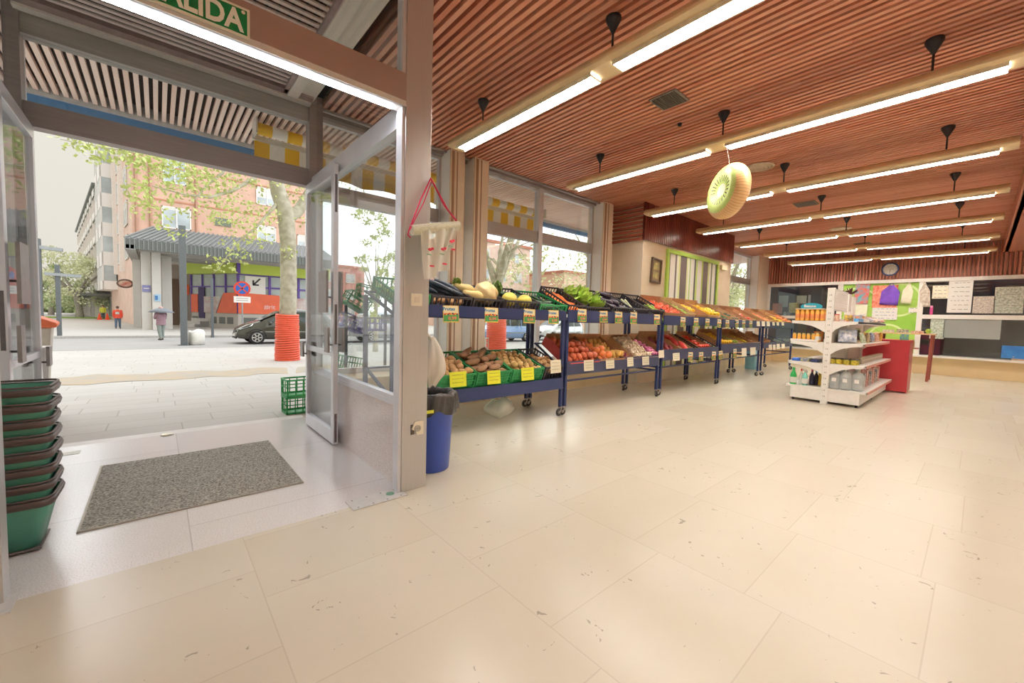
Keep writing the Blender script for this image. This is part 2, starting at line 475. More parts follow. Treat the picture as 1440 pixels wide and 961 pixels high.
mb = MB(); mb.box(-0.46, 1.25, YP + 0.055, YP + 0.085, 2.727, 2.735)  # glowing strip added on the white profile to brighten the vestibule
tag(mb.build('added_glow_strip', emis('added_strip_glow', '#f6f9ff', 55.0)), 'added glowing strip on the white profile under the brown beam, along the doorway head', 'light')
# inner beam's upper glazing
mb = MB(); mb.box(-0.5, 1.318, YP + 0.04, YP + 0.046, 2.955, 3.73)
mb.box(-0.5, 1.318, YP + 0.03, YP + 0.06, 3.70, CEIL)
w = struct('window_9', mb, glass('upper_glass', '#fafcfb', 0.02, 0.3))
# outer frame
mb = MB(); mb.box(-0.85, 1.44, YV, YV + 0.12, 2.712, 2.90)
struct('trim_outer_transom', mb, BRONZE)
mb = MB(); mb.box(-0.85, 1.44, YV, YV + 0.12, 3.41, 3.60)
o = struct('trim_outer_header', mb, mat('grey_header', '#a9a5a1', 0.5, 0.2, var=0.12, scale=4, stretch=(0.5, 8, 8)))
mb = MB(); mb.box(-0.80, 1.36, YV - 0.10, YV, 3.60, 3.66); mb.build('head_cap', BRONZE, o)
mb = MB(); mb.box(1.30, 1.44, YV - 0.03, YV + 0.12, 0, CEIL)
struct('wall_outer_post_right', mb, BRONZE)
mb = MB(); mb.box(-0.86, -0.775, YV - 0.03, YV + 0.12, 0, CEIL)
struct('wall_outer_post_left', mb, BRONZE)
mb = MB(); mb.box(-0.78, 1.30, YV + 0.05, YV + 0.056, 2.90, 3.41)
struct('window_10', mb, glass('upper_glass', '#fafcfb'))
# ceiling of the vestibule: slats along X, white metal border
mb = MB(); y = YP + 0.22
while y < YV - 0.24:
    mb.box(-0.74, 1.02, y, y + 0.036, 3.60, 3.614); y += 0.08
struct('ceiling_vestibule', mb, WOODX)
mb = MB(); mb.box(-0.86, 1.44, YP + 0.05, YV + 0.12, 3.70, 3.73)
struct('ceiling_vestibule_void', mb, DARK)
mb = MB(); mb.box(1.06, 1.16, YP + 0.1, YV - 0.12, 3.56, 3.64); mb.box(1.18, 1.32, YP + 0.1, YV - 0.05, 3.60, 3.68)
struct('trim_vestibule_side', mb, WHITEMETAL)
mb = MB(); mb.box(-0.8, 1.3, YV - 0.2, YV - 0.10, 3.58, 3.66); mb.box(1.02, 1.06, YP + 0.1, YV - 0.12, 3.58, 3.66)
struct('trim_vestibule_front', mb, mat('mauve_metal', '#a39291', 0.4, 0.4))
mb = MB(); mb.box(-0.8, 1.3, YV - 0.10, YV - 0.02, 3.56, 3.62)
struct('trim_vestibule_lip', mb, WHITEMETAL)
# right side wall: granite panel, sill, glass, head rail
def side_wall(x, s, n):
    mb = MB(); mb.box(x, x + 0.05*s, YP + 0.10, YV - 0.03, 0, 0.61)
    struct('wall_vestibule_side', mb, GRANW)
    mb = MB(); mb.box(x - 0.012*s, x + 0.062*s, YP + 0.10, YV - 0.03, 0.61, 0.645); mb.box(x - 0.004*s, x + 0.05*s, YP + 0.10, YV - 0.03, 0.645, 0.68)
    mb.box(x - 0.03*s, x + 0.05*s, YP + 0.05, YV - 0.03, 2.64, 2.80)
    mb.box(x + 0.0*s, x + 0.05*s, YP + 0.10, YP + 0.14, 0.68, 2.64); mb.box(x, x + 0.05*s, YV - 0.09, YV - 0.03, 0.68, 2.64)
    mb.box(x, x + 0.04*s, YP + 0.10, YP + 0.13, 2.80, 3.72)
    w = struct('window_%d' % n, mb, ALU)
    mb = MB(); mb.box(x + 0.02*s, x + 0.028*s, YP + 0.1, YV, 0.68, 2.64); mb.box(x + 0.02*s, x + 0.028*s, YP + 0.1, YV, 2.80, 3.72)
    mb.build('pane', GLASSD, w)
side_wall(1.352, 1, 1); side_wall(-0.82, -1, 7)
mb = MB(); mb.box(1.40, 1.44, YV + 0.12, YW, 0, CEIL)
struct('trim_return_frame', mb, ALU)
mb = MB(); mb.box(-0.86, -0.82, YV + 0.12, YW, 0.0, CEIL)
struct('wall_return_left', mb, ALU)

# open door leaves: stiles, rails, glass, plate handles, lock plate
def door_leaf(n, x, s):
    y0, y1, zt = 4.05, YV - 0.01, 2.70
    mb = MB(); a, b = x, x + 0.045*s
    mb.box(a, b, y0, y0 + 0.075, 0.02, zt); mb.box(a, b, y1 - 0.06, y1, 0.02, zt)
    mb.box(a, b, y0 + 0.075, y1 - 0.06, 0.02, 0.15); mb.box(a, b, y0 + 0.075, y1 - 0.06, zt - 0.10, zt)
    mb.box(a, b, y0 + 0.075, y1 - 0.06, 0.875, 0.925)
    d = struct('door_%d' % n, mb, ALU, bevel=0.003)
    mb = MB(); xm = (a + b)/2
    mb.box(xm - 0.003, xm + 0.003, y0 + 0.07, y1 - 0.05, 0.14, zt - 0.09); mb.build('glass_pane', GLASSD, d)
    for (ya, yb, za, zb, off) in ((y0 + 0.04, y0 + 0.28, 1.30, 1.70, 0.035), (y0 - 0.01, y0 + 0.10, 0.92, 1.16, 0.035), (y1 - 0.08, y1 + 0.03, 0.80, 0.96, 0.03)):
        mb = MB()
        for (u, v) in ((a - (off + 0.02)*s, a - off*s), (b + off*s, b + (off + 0.02)*s)) if off else ():
            mb.box(u, v, ya, yb, za, zb)
            mb.cyl((a - off*s, (ya+yb)/2, (za+zb)/2 - 0.05), (b + off*s, (ya+yb)/2, (za+zb)/2 - 0.05), 0.008, n=8)
        mb.build('handle', mat('grey_handle', '#98918f', 0.4, 0.3), d)
    mb = MB(); mb.box(a + 0.012*s, a + 0.033*s, y0 - 0.003, y0 + 0.001, 0.04, 0.32); mb.box(a + 0.012*s, a + 0.033*s, y0 - 0.003, y0 + 0.001, 1.0, 1.38); mb.box(a + 0.012*s, a + 0.033*s, y0 - 0.003, y0 + 0.001, 2.25, 2.60)
    mb.build('lock_plate', mat('lock_grey', '#6f686a', 0.45, 0.5), d)
    return d
door_leaf(1, 1.262, 1); door_leaf(2, -0.72, -1)
# floor spring plates
for (nm, x0, x1, y0, lab) in (('floor_plate', 0.95, 1.335, 2.63, 'steel floor plate with green emblem at the foot of the stainless post'), ('floor_plate', -0.75, -0.49, 2.60, 'steel floor plate by the basket stack at the left post')):
    mb = MB(); mb.box(x0, x1, y0, y0 + 0.16, 0.0, 0.006)
    o = mb.build(nm, mat('plate_metal', '#cfcdca', 0.4, 0.3, var=0.05)); tag(o, lab, 'floor plate')
    for i in range(4):
        for yy in (y0 + 0.02, y0 + 0.14):
            mb = MB(); xx = x0 + 0.04 + i*(x1-x0-0.08)/3; mb.cyl((xx, yy, 0.006), (xx, yy, 0.0075), 0.006, n=8); mb.build('screw', mat('screw_metal', '#8e8b88', 0.4, 0.5), o)
    if x0 > 0:
        mb = MB(); mb.cyl((x1 - 0.09, y0 + 0.09, 0.006), (x1 - 0.09, y0 + 0.09, 0.0068), 0.03, n=20); mb.build('emblem', mat('emblem_green', '#6f9f86', 0.5), o)
# coconut mat
mb = MB(); mb.box(-0.36, 0.808, 3.31, 4.59, 0.0, 0.008)
o = mb.build('doormat', mat('mat_pile', '#cdc8ba', 0.95, scale=85, col2='#57534c', bump=1.0)); tag(o, 'speckled grey entrance mat set in the pale stone vestibule floor', 'mat')
mb = MB(); 
for (a, b, c, d) in ((-0.372, -0.36, 3.30, 4.60), (0.808, 0.815, 3.30, 4.60), (-0.372, 0.815, 4.59, 4.60), (-0.372, 0.815, 3.302, 3.31)): mb.box(a, b, c, d, 0.0, 0.009)
mb.build('mat_frame', mat('mat_frame_metal', '#a59d8e', 0.5, 0.4), o)
mb = MB(); mb.lathe([(0.0, 0.0), (0.055, 0.0), (0.052, 0.01), (0.03, 0.016), (0.0, 0.017)], 20)
o = mb.build('door_stop', mat('brass_worn', '#cfc8b4', 0.4, 0.5), loc=tuple(at_z(235, 612, 0.0))); tag(o, 'flat round metal door stop on the threshold between the doors', 'door stop')
mb = MB(); a = at_z(92, 639); mb.box(a.x - 0.1, a.x + 0.09, a.y - 0.05, a.y + 0.06, 0, 0.003)
o = mb.build('paper_sheet', mat('pale_label', '#eceade', 0.6)); tag(o, 'pale rectangular plate lying on the floor behind the basket stack', 'plate')
# ================================================================ pendant lights
LX = [2.80, 4.95, 7.17, 9.35, 11.55, 13.75, 16.0]
TUBE = emis('tube_light', '#fffaf0', 52.0)
BRASS = mat('beige_enamel', '#e2c79c', 0.4, 0.15, var=0.04)
def make_light(x):
    t = thing('pendant_light', None, 'light', (x, 2.1, 3.34))
    prof = [(-0.13, 0.012), (-0.135, 0.035), (-0.12, 0.075), (-0.08, 0.10), (0.0, 0.108), (0.08, 0.10), (0.12, 0.075), (0.135, 0.035), (0.13, 0.012), (0.09, 0.0), (-0.09, 0.0)]
    mb = MB(); mb.prism(prof, -2.26, 2.26); mb.build('housing', BRASS, t, bevel=0.006)
    for (a, b) in ((0.14, 2.17), (-2.12, -0.07)):
        mb = MB(); mb.box(-0.062, 0.062, a, b, -0.006, 0.0005); mb.build('light_tube', TUBE, t)
        mb = MB(); mb.box(-0.072, -0.064, a, b, -0.03, 0.0); mb.box(0.064, 0.072, a, b, -0.03, 0.0)
        y = a
        while y < b:
            mb.box(-0.064, 0.064, y, y + 0.004, -0.03, -0.008); y += 0.06
        mb.build('louver', mat('louver_metal', '#f3ecd9', 0.3, 0.3), t)
    for y in (1.72, -0.015, -1.70):
        mb = MB(); mb.cyl((0, y, 0.10), (0, y, 0.36), 0.009, n=8); mb.build('rod', BLACK, t)
        mb = MB(); mb.lathe([(0.012, 0.27), (0.022, 0.29), (0.055, 0.355), (0.062, 0.37), (0.062, 0.39)], 14, Matrix.Translation((0, y, 0))); mb.build('rod_cap', BLACK, t)
    return t
lp = make_light(LX[0])
ords = ['nearest the camera', 'with the inflatable kiwi ring hanging from it', 'third from the entrance', 'fourth from the entrance, beyond the kiwi ring', 'fifth from the entrance', 'second from the back wall', 'last one, before the clock wall']
for i, x in enumerate(LX):
    o = lp if i == 0 else copy_tree(lp, loc=(x, 2.1, 3.34))
    tag(o, 'long beige pendant strip light, ' + ords[i], 'light', 'pendant strip lights')

for i, (x, y, l) in enumerate(((0.62, -2.5, 'over the floor behind the camera, right one'), (-1.55, -2.5, 'over the floor behind the camera, middle one'), (-3.7, -2.5, 'over the floor behind the camera, far left one'))):  # unseen strip lights added behind the camera to brighten the interior
    o = copy_tree(lp, loc=(x, y, 3.0)); tag(o, 'added unseen pendant strip light ' + l, 'light', 'pendant strip lights')
for i, x in enumerate((5.5, 10.0, 14.5)):  # more strip lights added out of view, as fill from the side bay
    o = copy_tree(lp, loc=(x, -2.8, 3.0)); tag(o, 'added unseen pendant strip light in the side bay, %s from the entrance' % ['first', 'second', 'third'][i], 'light', 'pendant strip lights')
# ceiling vents and round diffusers
def sq_vent(px, py, sz, label):
    c = at_z(px, py, CEIL - 0.01)
    t = thing('ceiling_vent', label, 'vent', c, 0, 'square ceiling grilles')
    mb = MB(); mb.box(-sz/2, sz/2, -sz/2, sz/2, -0.004, 0.008); mb.build('frame', mat('vent_grey', '#8a8078', 0.5, 0.3), t)
    mb = MB()
    for i in range(11): mb.box(-sz/2 + 0.02, sz/2 - 0.02, -sz/2 + 0.03 + i*(sz-0.06)/10 - 0.004, -sz/2 + 0.03 + i*(sz-0.06)/10 + 0.006, -0.012, -0.003)
    mb.build('slat', mat('vent_dark', '#57504b', 0.5, 0.3), t)
sq_vent(941, 141, 0.31, 'square grey ceiling grille above the kiwi ring, nearest one')
sq_vent(1133, 287, 0.36, 'square grey ceiling grille between the third and fourth strip lights')
sq_vent(1213, 343, 0.36, 'small far square ceiling grille above the last strip lights')
for px, py, r, l in ((1068, 235, 0.20, 'round pale ceiling diffuser just right of the kiwi ring'), (1182, 322, 0.22, 'round pale ceiling diffuser farther back, behind the fourth strip light')):
    c = at_z(px, py, CEIL - 0.01)
    mb = MB()
    for k in range(4): mb.lathe([(r*(1 - 0.23*k), 0.0), (r*(1-0.23*k), -0.006 - 0.008*k), (r*(0.86-0.23*k), -0.02 - 0.008*k), (r*(0.84-0.23*k), 0.0)], 28)
    o = mb.build('ceiling_diffuser', mat('diffuser_cream', '#d9c3ab', 0.5), loc=tuple(c)); tag(o, l, 'vent', 'round ceiling diffusers')
mb = MB(); mb.cyl((0, 0, 0), (0, 0, -0.03), 0.03, 0.02, 12)
o = mb.build('smoke_detector', BLACK, loc=tuple(at_z(956, 174, CEIL))); tag(o, 'tiny dark sensor on the slatted ceiling near the nearest grille', 'sensor')

# ================================================================ inflatable kiwi ring
KP = Vector((5.1, 2.05, 2.86))
def kiwi_mat():
    m, N, L, b = nodes_mat('kiwi_print', 0.25, spec=0.5)
    tc = N.new('ShaderNodeTexCoord'); sp = N.new('ShaderNodeSeparateXYZ'); L.new(tc.outputs['Object'], sp.inputs[0])
    r = math_(N, L, 'SQRT', math_(N, L, 'ADD', math_(N, L, 'POWER', sp.outputs[0], 2), math_(N, L, 'POWER', sp.outputs[1], 2)))
    an = math_(N, L, 'ARCTAN2', sp.outputs[1], sp.outputs[0])
    ray_ = math_(N, L, 'SINE', math_(N, L, 'MULTIPLY', an, 26))
    c = mixc(N, L, math_(N, L, 'MULTIPLY', math_(N, L, 'GREATER_THAN', ray_, 0.2), 0.14), '#c3db7d', '#e2eab0')
    seed = math_(N, L, 'MULTIPLY', math_(N, L, 'GREATER_THAN', math_(N, L, 'SINE', math_(N, L, 'MULTIPLY', an, 22)), 0.55),
                 math_(N, L, 'LESS_THAN', math_(N, L, 'ABSOLUTE', math_(N, L, 'SUBTRACT', r, 0.135)), 0.035))
    c = mixc(N, L, seed, c, '#3c3a2a')
    c = mixc(N, L, math_(N, L, 'LESS_THAN', r, 0.075), c, '#f3f1da')
    side = math_(N, L, 'GREATER_THAN', r, 0.262)
    c = mixc(N, L, side, c, '#f0c48c')
    st = math_(N, L, 'MULTIPLY', side, math_(N, L, 'GREATER_THAN', math_(N, L, 'SINE', math_(N, L, 'MULTIPLY', an, 60)), 0.93))
    c = mixc(N, L, st, c, '#b98a5c')
    L.new(c, b.inputs['Base Color'])
    return m
prof = []
for k in range(17):
    a = math.pi * k / 16 - math.pi/2
    prof.append((0.19 + 0.13*math.cos(a) if abs(math.cos(a)) > 1e-6 else 0.19, 0.115*math.sin(a)))
prof = [(0.001, -0.085), (0.07, -0.088), (0.13, -0.108)] + prof + [(0.13, 0.108), (0.07, 0.088), (0.001, 0.085)]
mb = MB(); mb.lathe(prof, 40)
nrm = Vector((-0.83, 0.55, 0.10)).normalized()
o = mb.build('inflatable_ring', kiwi_mat(), loc=tuple(KP)); o.rotation_mode = 'QUATERNION'; o.rotation_quaternion = nrm.to_track_quat('Z', 'Y')
tag(o, 'inflatable swim ring printed like a sliced kiwi, hanging from a strip light', 'swim ring')
mb = MB(); mb.tube([(5.0, 2.05, 3.33), (5.05, 2.05, 3.25), KP + Vector((0, 0, 0.30))], 0.003, 6)
o = mb.build('string', WHITE); tag(o, 'thin pale string holding up the kiwi swim ring', 'string')

# ================================================================ exit sign, switch, socket
GREENS = mat('sign_green', '#0f7a45', 0.45, var=0.03)
zt, zb = 2.905, 2.765
t = thing('exit_sign', 'green exit sign reading SALIDA with a pale border, on the brown beam', 'sign', (0.165, 2.692, (zt+zb)/2))
mb = MB(); mb.box(-0.24, 0.235, -0.008, 0.0, -0.077, 0.077); mb.build('border', mat('sign_cream', '#e9e6d6', 0.5, var=0.03), t)
mb = MB(); mb.box(-0.227, 0.222, -0.011, -0.008, -0.063, 0.063); mb.build('face', GREENS, t)
o = text('lettering', 'SALIDA', 0.15, mat('sign_white', '#f5f3ea', 0.5, var=0.02), t, Matrix.Identity(4), 0.001, 0.0045)
wx = max(v.co.x for v in o.data.vertices) - min(v.co.x for v in o.data.vertices)
o.data.transform(Matrix.Diagonal((0.385/wx, 1, 1, 1)))
o.matrix_local = Matrix.Translation((0.012, -0.012, -0.006)) @ Matrix.Rotation(R_(90), 4, 'X')
mb = MB(); mb.cyl((0.205, -0.011, 0.05), (0.205, -0.0125, 0.05), 0.009, n=16); mb.build('stamp', mat('sign_cream', '#e9e6d6'), t)
c = at_y(585, 422, YP)
t = thing('light_switch', 'square cream light switch on the stainless post', 'switch', (c.x, YP, c.z))
mb = MB(); mb.box(-0.045, 0.045, -0.012, 0.0, -0.045, 0.045); mb.build('plate', mat('switch_cream', '#efe6d2', 0.4, var=0.03), t, bevel=0.004)
mb = MB(); mb.box(-0.018, 0.022, -0.017, -0.012, -0.02, 0.022); mb.build('rocker', mat('switch_cream2', '#e2d8c4', 0.4, var=0.03), t, bevel=0.002)
c = at_y(586, 602, YP)
t = thing('wall_socket', 'broken cream wall socket low on the stainless post', 'socket', (c.x, YP, c.z))
mb = MB(); mb.add([(-0.02,-0.012,0.05),(0.05,-0.012,0.05),(0.05,-0.012,-0.05),(-0.005,-0.012,-0.05),(-0.012,-0.012,-0.02),(-0.045,-0.012,-0.005),(-0.03,-0.012,0.03),
                   (-0.02,0,0.05),(0.05,0,0.05),(0.05,0,-0.05),(-0.005,0,-0.05),(-0.012,0,-0.02),(-0.045,0,-0.005),(-0.03,0,0.03)],
                  [tuple(range(7))] + [(i, i+7, (i+1) % 7 + 7, (i+1) % 7) for i in range(7)])
mb.build('plate', mat('switch_cream', '#efe6d2'), t)
mb = MB(); mb.cyl((0.0, -0.022, 0.0), (0.0, -0.01, 0.0), 0.024, 0.026, 20); mb.build('socket_insert', mat('socket_grey', '#b9b2a6', 0.5), t)
mb = MB()
for s in (-0.009, 0.009): mb.cyl((s, -0.0235, 0), (s, -0.021, 0), 0.003, n=8)
mb.box(-0.05, -0.02, -0.004, -0.001, -0.045, 0.03)
mb.build('hole', mat('socket_dark', '#5d554d', 0.7), t)

# ================================================================ roll of bags on a pink cord
PINK = mat('pink_cord', '#d8325f', 0.6)
FILM = glass('bag_film', '#eef0e6', 0.05, 0.25, 0.25, 0.78, '#f6f7ee')
t = thing('bag_roll', 'roll of printed clear produce bags hung by a pink cord from the post', 'bag roll', (1.52, 2.60, 1.925))
A = Vector((-0.195, 0, -0.045)); B = Vector((0.185, 0, 0.05))
mb = MB(); mb.tube([A, A + (B-A)*0.5, B], [0.036, 0.038, 0.034], 18); mb.build('roll', mat('roll_film', '#d8d6bd', 0.35, var=0.18, scale=40, stretch=(1, 6, 6)), t)
mb = MB()
for (e, off) in ((A, -0.02), (B, 0.012)):
    mb.tube([(-0.015, 0.07, 0.365), (e.x*0.5 - 0.01, 0.045, 0.19), (e.x + off, 0.0, e.z)], 0.0055, 6)
    mb.tube([(-0.005, 0.07, 0.355), (e.x*0.5 + 0.006, 0.03, 0.17), (e.x + off, -0.01, e.z)], 0.004, 6)
mb.tube([A + Vector((-0.02, 0, 0)), A + Vector((-0.03, 0, -0.035)), A + Vector((-0.01, 0, -0.05))], 0.005, 6)
mb.build('cord', PINK, t)
for (x0, x1, z1, rr) in ((-0.145, -0.045, -0.33, 0.1), (-0.04, 0.085, -0.30, 0.0), (0.07, 0.15, -0.17, -0.12)):
    mb = MB()
    def fn(u, v, x0=x0, x1=x1, z1=z1, rr=rr):
        x = x0 + (x1-x0)*u; zc = -0.0 + x*0.25
        return (x + rr*v*0.3, -0.036 + 0.012*math.sin(u*9 + v*3), zc - 0.01 + (z1)*v)
    mb.grid(fn, 10, 10); mb.build('bag_sheet', FILM, t)
    mb = MB(); xm = (x0+x1)/2 + rr*0.15
    mb.ell((xm, -0.05, z1*0.5), (0.016, 0.001, 0.011), 10, 6); mb.ell((xm+0.02, -0.05, z1*0.5+0.008), (0.012, 0.001, 0.01), 10, 6); mb.box(xm, xm+0.035, -0.051, -0.05, z1*0.86, z1*0.86+0.012)
    mb.build('red_print', mat('print_red', '#e0405a', 0.6), t)
    mb = MB(); mb.ell((xm - 0.005, -0.05, z1*0.5-0.035), (0.022, 0.001, 0.006), 10, 6); mb.build('green_print', mat('print_green', '#9db59a', 0.6), t)

# ================================================================ blue bin with black liner, hanging white bag
t = thing('waste_bin', 'blue round waste bin with a black liner folded over the rim, behind the post', 'bin', (1.745, 3.03, 0))
mb = MB(); mb.lathe([(0.155, 0.0), (0.16, 0.005), (0.19, 0.60), (0.196, 0.62), (0.186, 0.62), (0.15, 0.012), (0.001, 0.012)], 32); mb.build('body', mat('bin_blue', '#3a55b4', 0.4, var=0.06, scale=4), t)
mb = MB(); rnd = random.Random(4)
def lin_(u, v):
    a = 2*math.pi*u
    w = 0.010*math.sin(a*9) + 0.008*math.sin(a*17 + v*5) + 0.006*math.sin(a*31+v*11)
    if v < 0.4: k = v/0.4; r = 0.02 + 0.14*min(1, k*2.5); z = 0.36 + 0.29*max(0, (k - 0.3)/0.7)
    elif v < 0.55: k = (v-0.4)/0.15; r = 0.16 + 0.055*k; z = 0.65 + 0.015*math.sin(k*3.14)
    else: k = (v-0.55)/0.45; r = 0.215 + 0.014*math.sin(k*2.2); z = 0.65 - 0.15*k*(1 + 0.12*math.sin(a*5 + 1) + 0.05*math.sin(a*11))
    q = 0.2 if v < 0.4 else 0.7
    return ((r + w*q) * math.cos(a), (r + w*q) * math.sin(a), z + 0.006*math.sin(a*7 + v*2))
mb.grid(lin_, 90, 24); mb.build('liner', mat('liner_black', '#3b3838', 0.28, spec=0.7, scale=30, bump=0.5), t)
mb = MB(); mb.box(-0.19, -0.11, -0.236, -0.232, 0.53, 0.555); mb.build('yellow_tag', mat('tag_yellow', '#dfe04a', 0.5), t)
mb = MB()
def hb(u, v):
    a = 2*math.pi*u; k = math.sin(min(1, v*1.15)*math.pi*0.62 + 0.28)
    r = (0.095*k*(1 - 0.75*max(0, v-0.75)*3.2)) * (1 + 0.12*math.sin(a*5+v*4) + 0.05*math.sin(a*11))
    return (r*math.cos(a)*0.95 + 0.03*math.sin(v*3), r*math.sin(a)*0.7, 0.22 - 0.40*v + 0.01*math.sin(a*3))
mb.grid(hb, 36, 20); mb.tube([(0.0, 0, 0.2), (-0.08, -0.02, 0.28), (-0.1, 0.0, 0.34)], [0.02, 0.008, 0.004], 8)
o = mb.build('plastic_bag', glass('bag_milky', '#f4f0e6', 0.05, 0.3, 0.3, 0.78, '#f1e9dc'), loc=(1.685, 2.93, 0.90)); tag(o, 'milky white plastic bag hanging on the back of the post above the bin', 'bag')
mb = MB()
def fb(u, v):
    a = 2*math.pi*u; r = 0.2*math.sin(math.pi*(0.15+0.85*v)*0.98)*(1+0.15*math.sin(a*4+v*5)+0.07*math.sin(a*9))
    return (r*math.cos(a), r*0.6*math.sin(a), 0.01 + 0.26*(1-v)*(1+0.1*math.sin(a*3)))
mb.grid(fb, 30, 12)
c = at_z(665, 578, 0)
o = mb.build('plastic_bag', FILM, loc=(c.x, 3.95, 0)); tag(o, 'crumpled clear plastic bag on the floor under the potato crates', 'bag')

# ================================================================ stack of green shopping baskets
def basket_mesh(rim, body, scale_h):
    pass
BG = mat('basket_green', '#5a9f88', 0.45, var=0.1, scale=6)
BK = mat('basket_rim_black', '#574844', 0.4, var=0.1, scale=6)
def rrect(w, d, r, n=5):
    out = []
    for (cx, cy, a0) in ((w-r, d-r, 0), (-w+r, d-r, 90), (-w+r, -d+r, 180), (w-r, -d+r, 270)):
        for k in range(n+1):
            a = R_(a0 + 90*k/n); out.append((cx + r*math.cos(a), cy + r*math.sin(a)))
    return out
def shell(mb, rings, close_bottom=False):
    n = len(rings[0][0]); vs = []; fs = []
    for (pl, z) in rings: vs += [(x, y, z) for x, y in pl]
    for i in range(len(rings)-1):
        for k in range(n): fs.append((i*n+k, i*n+(k+1) % n, (i+1)*n+(k+1) % n, (i+1)*n+k))
    mb.add(vs, fs, True)
    if close_bottom: mb.add([(x, y, rings[-1][1]) for x, y in rings[-1][0]], [tuple(range(n))])
def make_basket():
    t = thing('shopping_basket', None, 'basket', (0, 0, 0))
    mb = MB(); H = 0.26
    shell(mb, [(rrect(0.225, 0.155, 0.05), H), (rrect(0.215, 0.148, 0.05), H-0.05), (rrect(0.17, 0.11, 0.045), 0.0), (rrect(0.165, 0.105, 0.04), 0.006), (rrect(0.21, 0.143, 0.05), H-0.04), (rrect(0.219, 0.150, 0.05), H)])
    mb.add([(x, y, 0.006) for x, y in rrect(0.165, 0.105, 0.04)], [tuple(range(24))])
    mb.build('body', BG, t)
    mb = MB()
    shell(mb, [(rrect(0.222, 0.152, 0.05), H+0.004), (rrect(0.238, 0.168, 0.055), H+0.006), (rrect(0.242, 0.172, 0.055), H-0.006), (rrect(0.236, 0.166, 0.055), H-0.03), (rrect(0.224, 0.154, 0.05), H-0.032)])
    mb.build('rim', BK, t)
    mb = MB(); hp = rrect(0.232, 0.162, 0.055, 3)
    mb.tube([(x, y, H+0.014) for x, y in hp] + [(hp[0][0], hp[0][1], H+0.014)], 0.006, 6, caps=False)
    mb.build('carry_handle', BK, t)
    return t
bk = make_basket()
wh = ['lowest', 'second lowest', 'third from the bottom', 'fourth from the bottom', 'fourth from the top', 'third from the top', 'second from the top', 'topmost']
for i in range(8):
    o = bk if i == 0 else copy_tree(bk)
    o.location = (-0.665, 3.30, 0.02 + 0.083*i); o.rotation_euler = (0, 0, R_((i % 3 - 1)*1.5))
    tag(o, 'dark green shopping basket, %s in the stack by the doorway' % wh[i], 'basket', 'stacked shopping baskets')
t = thing('basket_trolley', 'low grey wheeled base under the stack of green baskets', 'trolley', (-0.665, 3.30, 0))
mb = MB(); mb.box(-0.18, 0.18, -0.12, 0.12, 0.012, 0.022); mb.build('deck', mat('grey_base', '#6f6a68', 0.5), t)
# ================================================================ produce racks
RB = mat('rack_blue', '#2a3664', 0.42, 0.1, var=0.08, scale=5)
RBD = mat('board_slate', '#3b4060', 0.5, var=0.06, scale=5)
RUB = mat('caster_rubber', '#3f3a3a', 0.6); CH = mat('caster_chrome', '#a9a4a0', 0.3, 0.8)
YF, YK = 3.655, 4.33
def caster(t, x, y, rz):
    m = Matrix.Translation((x, y, 0)) @ Matrix.Rotation(rz, 4, 'Z')
    mb = MB(); mb.lathe([(0.012, -0.014), (0.045, -0.014), (0.05, -0.008), (0.05, 0.008), (0.045, 0.014), (0.012, 0.014)], 20, m @ Matrix.Translation((0.03, 0, 0.05)) @ Matrix.Rotation(R_(90), 4, 'X'))
    w = mb.build('caster', RUB, t)
    mb = MB()
    for s in (-1, 1): mb.prism([(-0.01, 0.115), (0.035, 0.06), (0.045, 0.04), (0.02, 0.035), (-0.025, 0.115)], s*0.018, s*0.021, m)
    mb.box(-0.028, 0.028, -0.024, 0.024, 0.112, 0.122, m); mb.cyl(m @ Vector((0.03, -0.024, 0.05)), m @ Vector((0.03, 0.024, 0.05)), 0.007, n=8)
    mb.lathe([(0.0, -0.0155), (0.02, -0.0155), (0.022, -0.012), (0.022, 0.012), (0.02, 0.0155), (0.0, 0.0155)], 14, m @ Matrix.Translation((0.03, 0, 0.05)) @ Matrix.Rotation(R_(90), 4, 'X'))
    mb.build('caster_fork', CH, w)
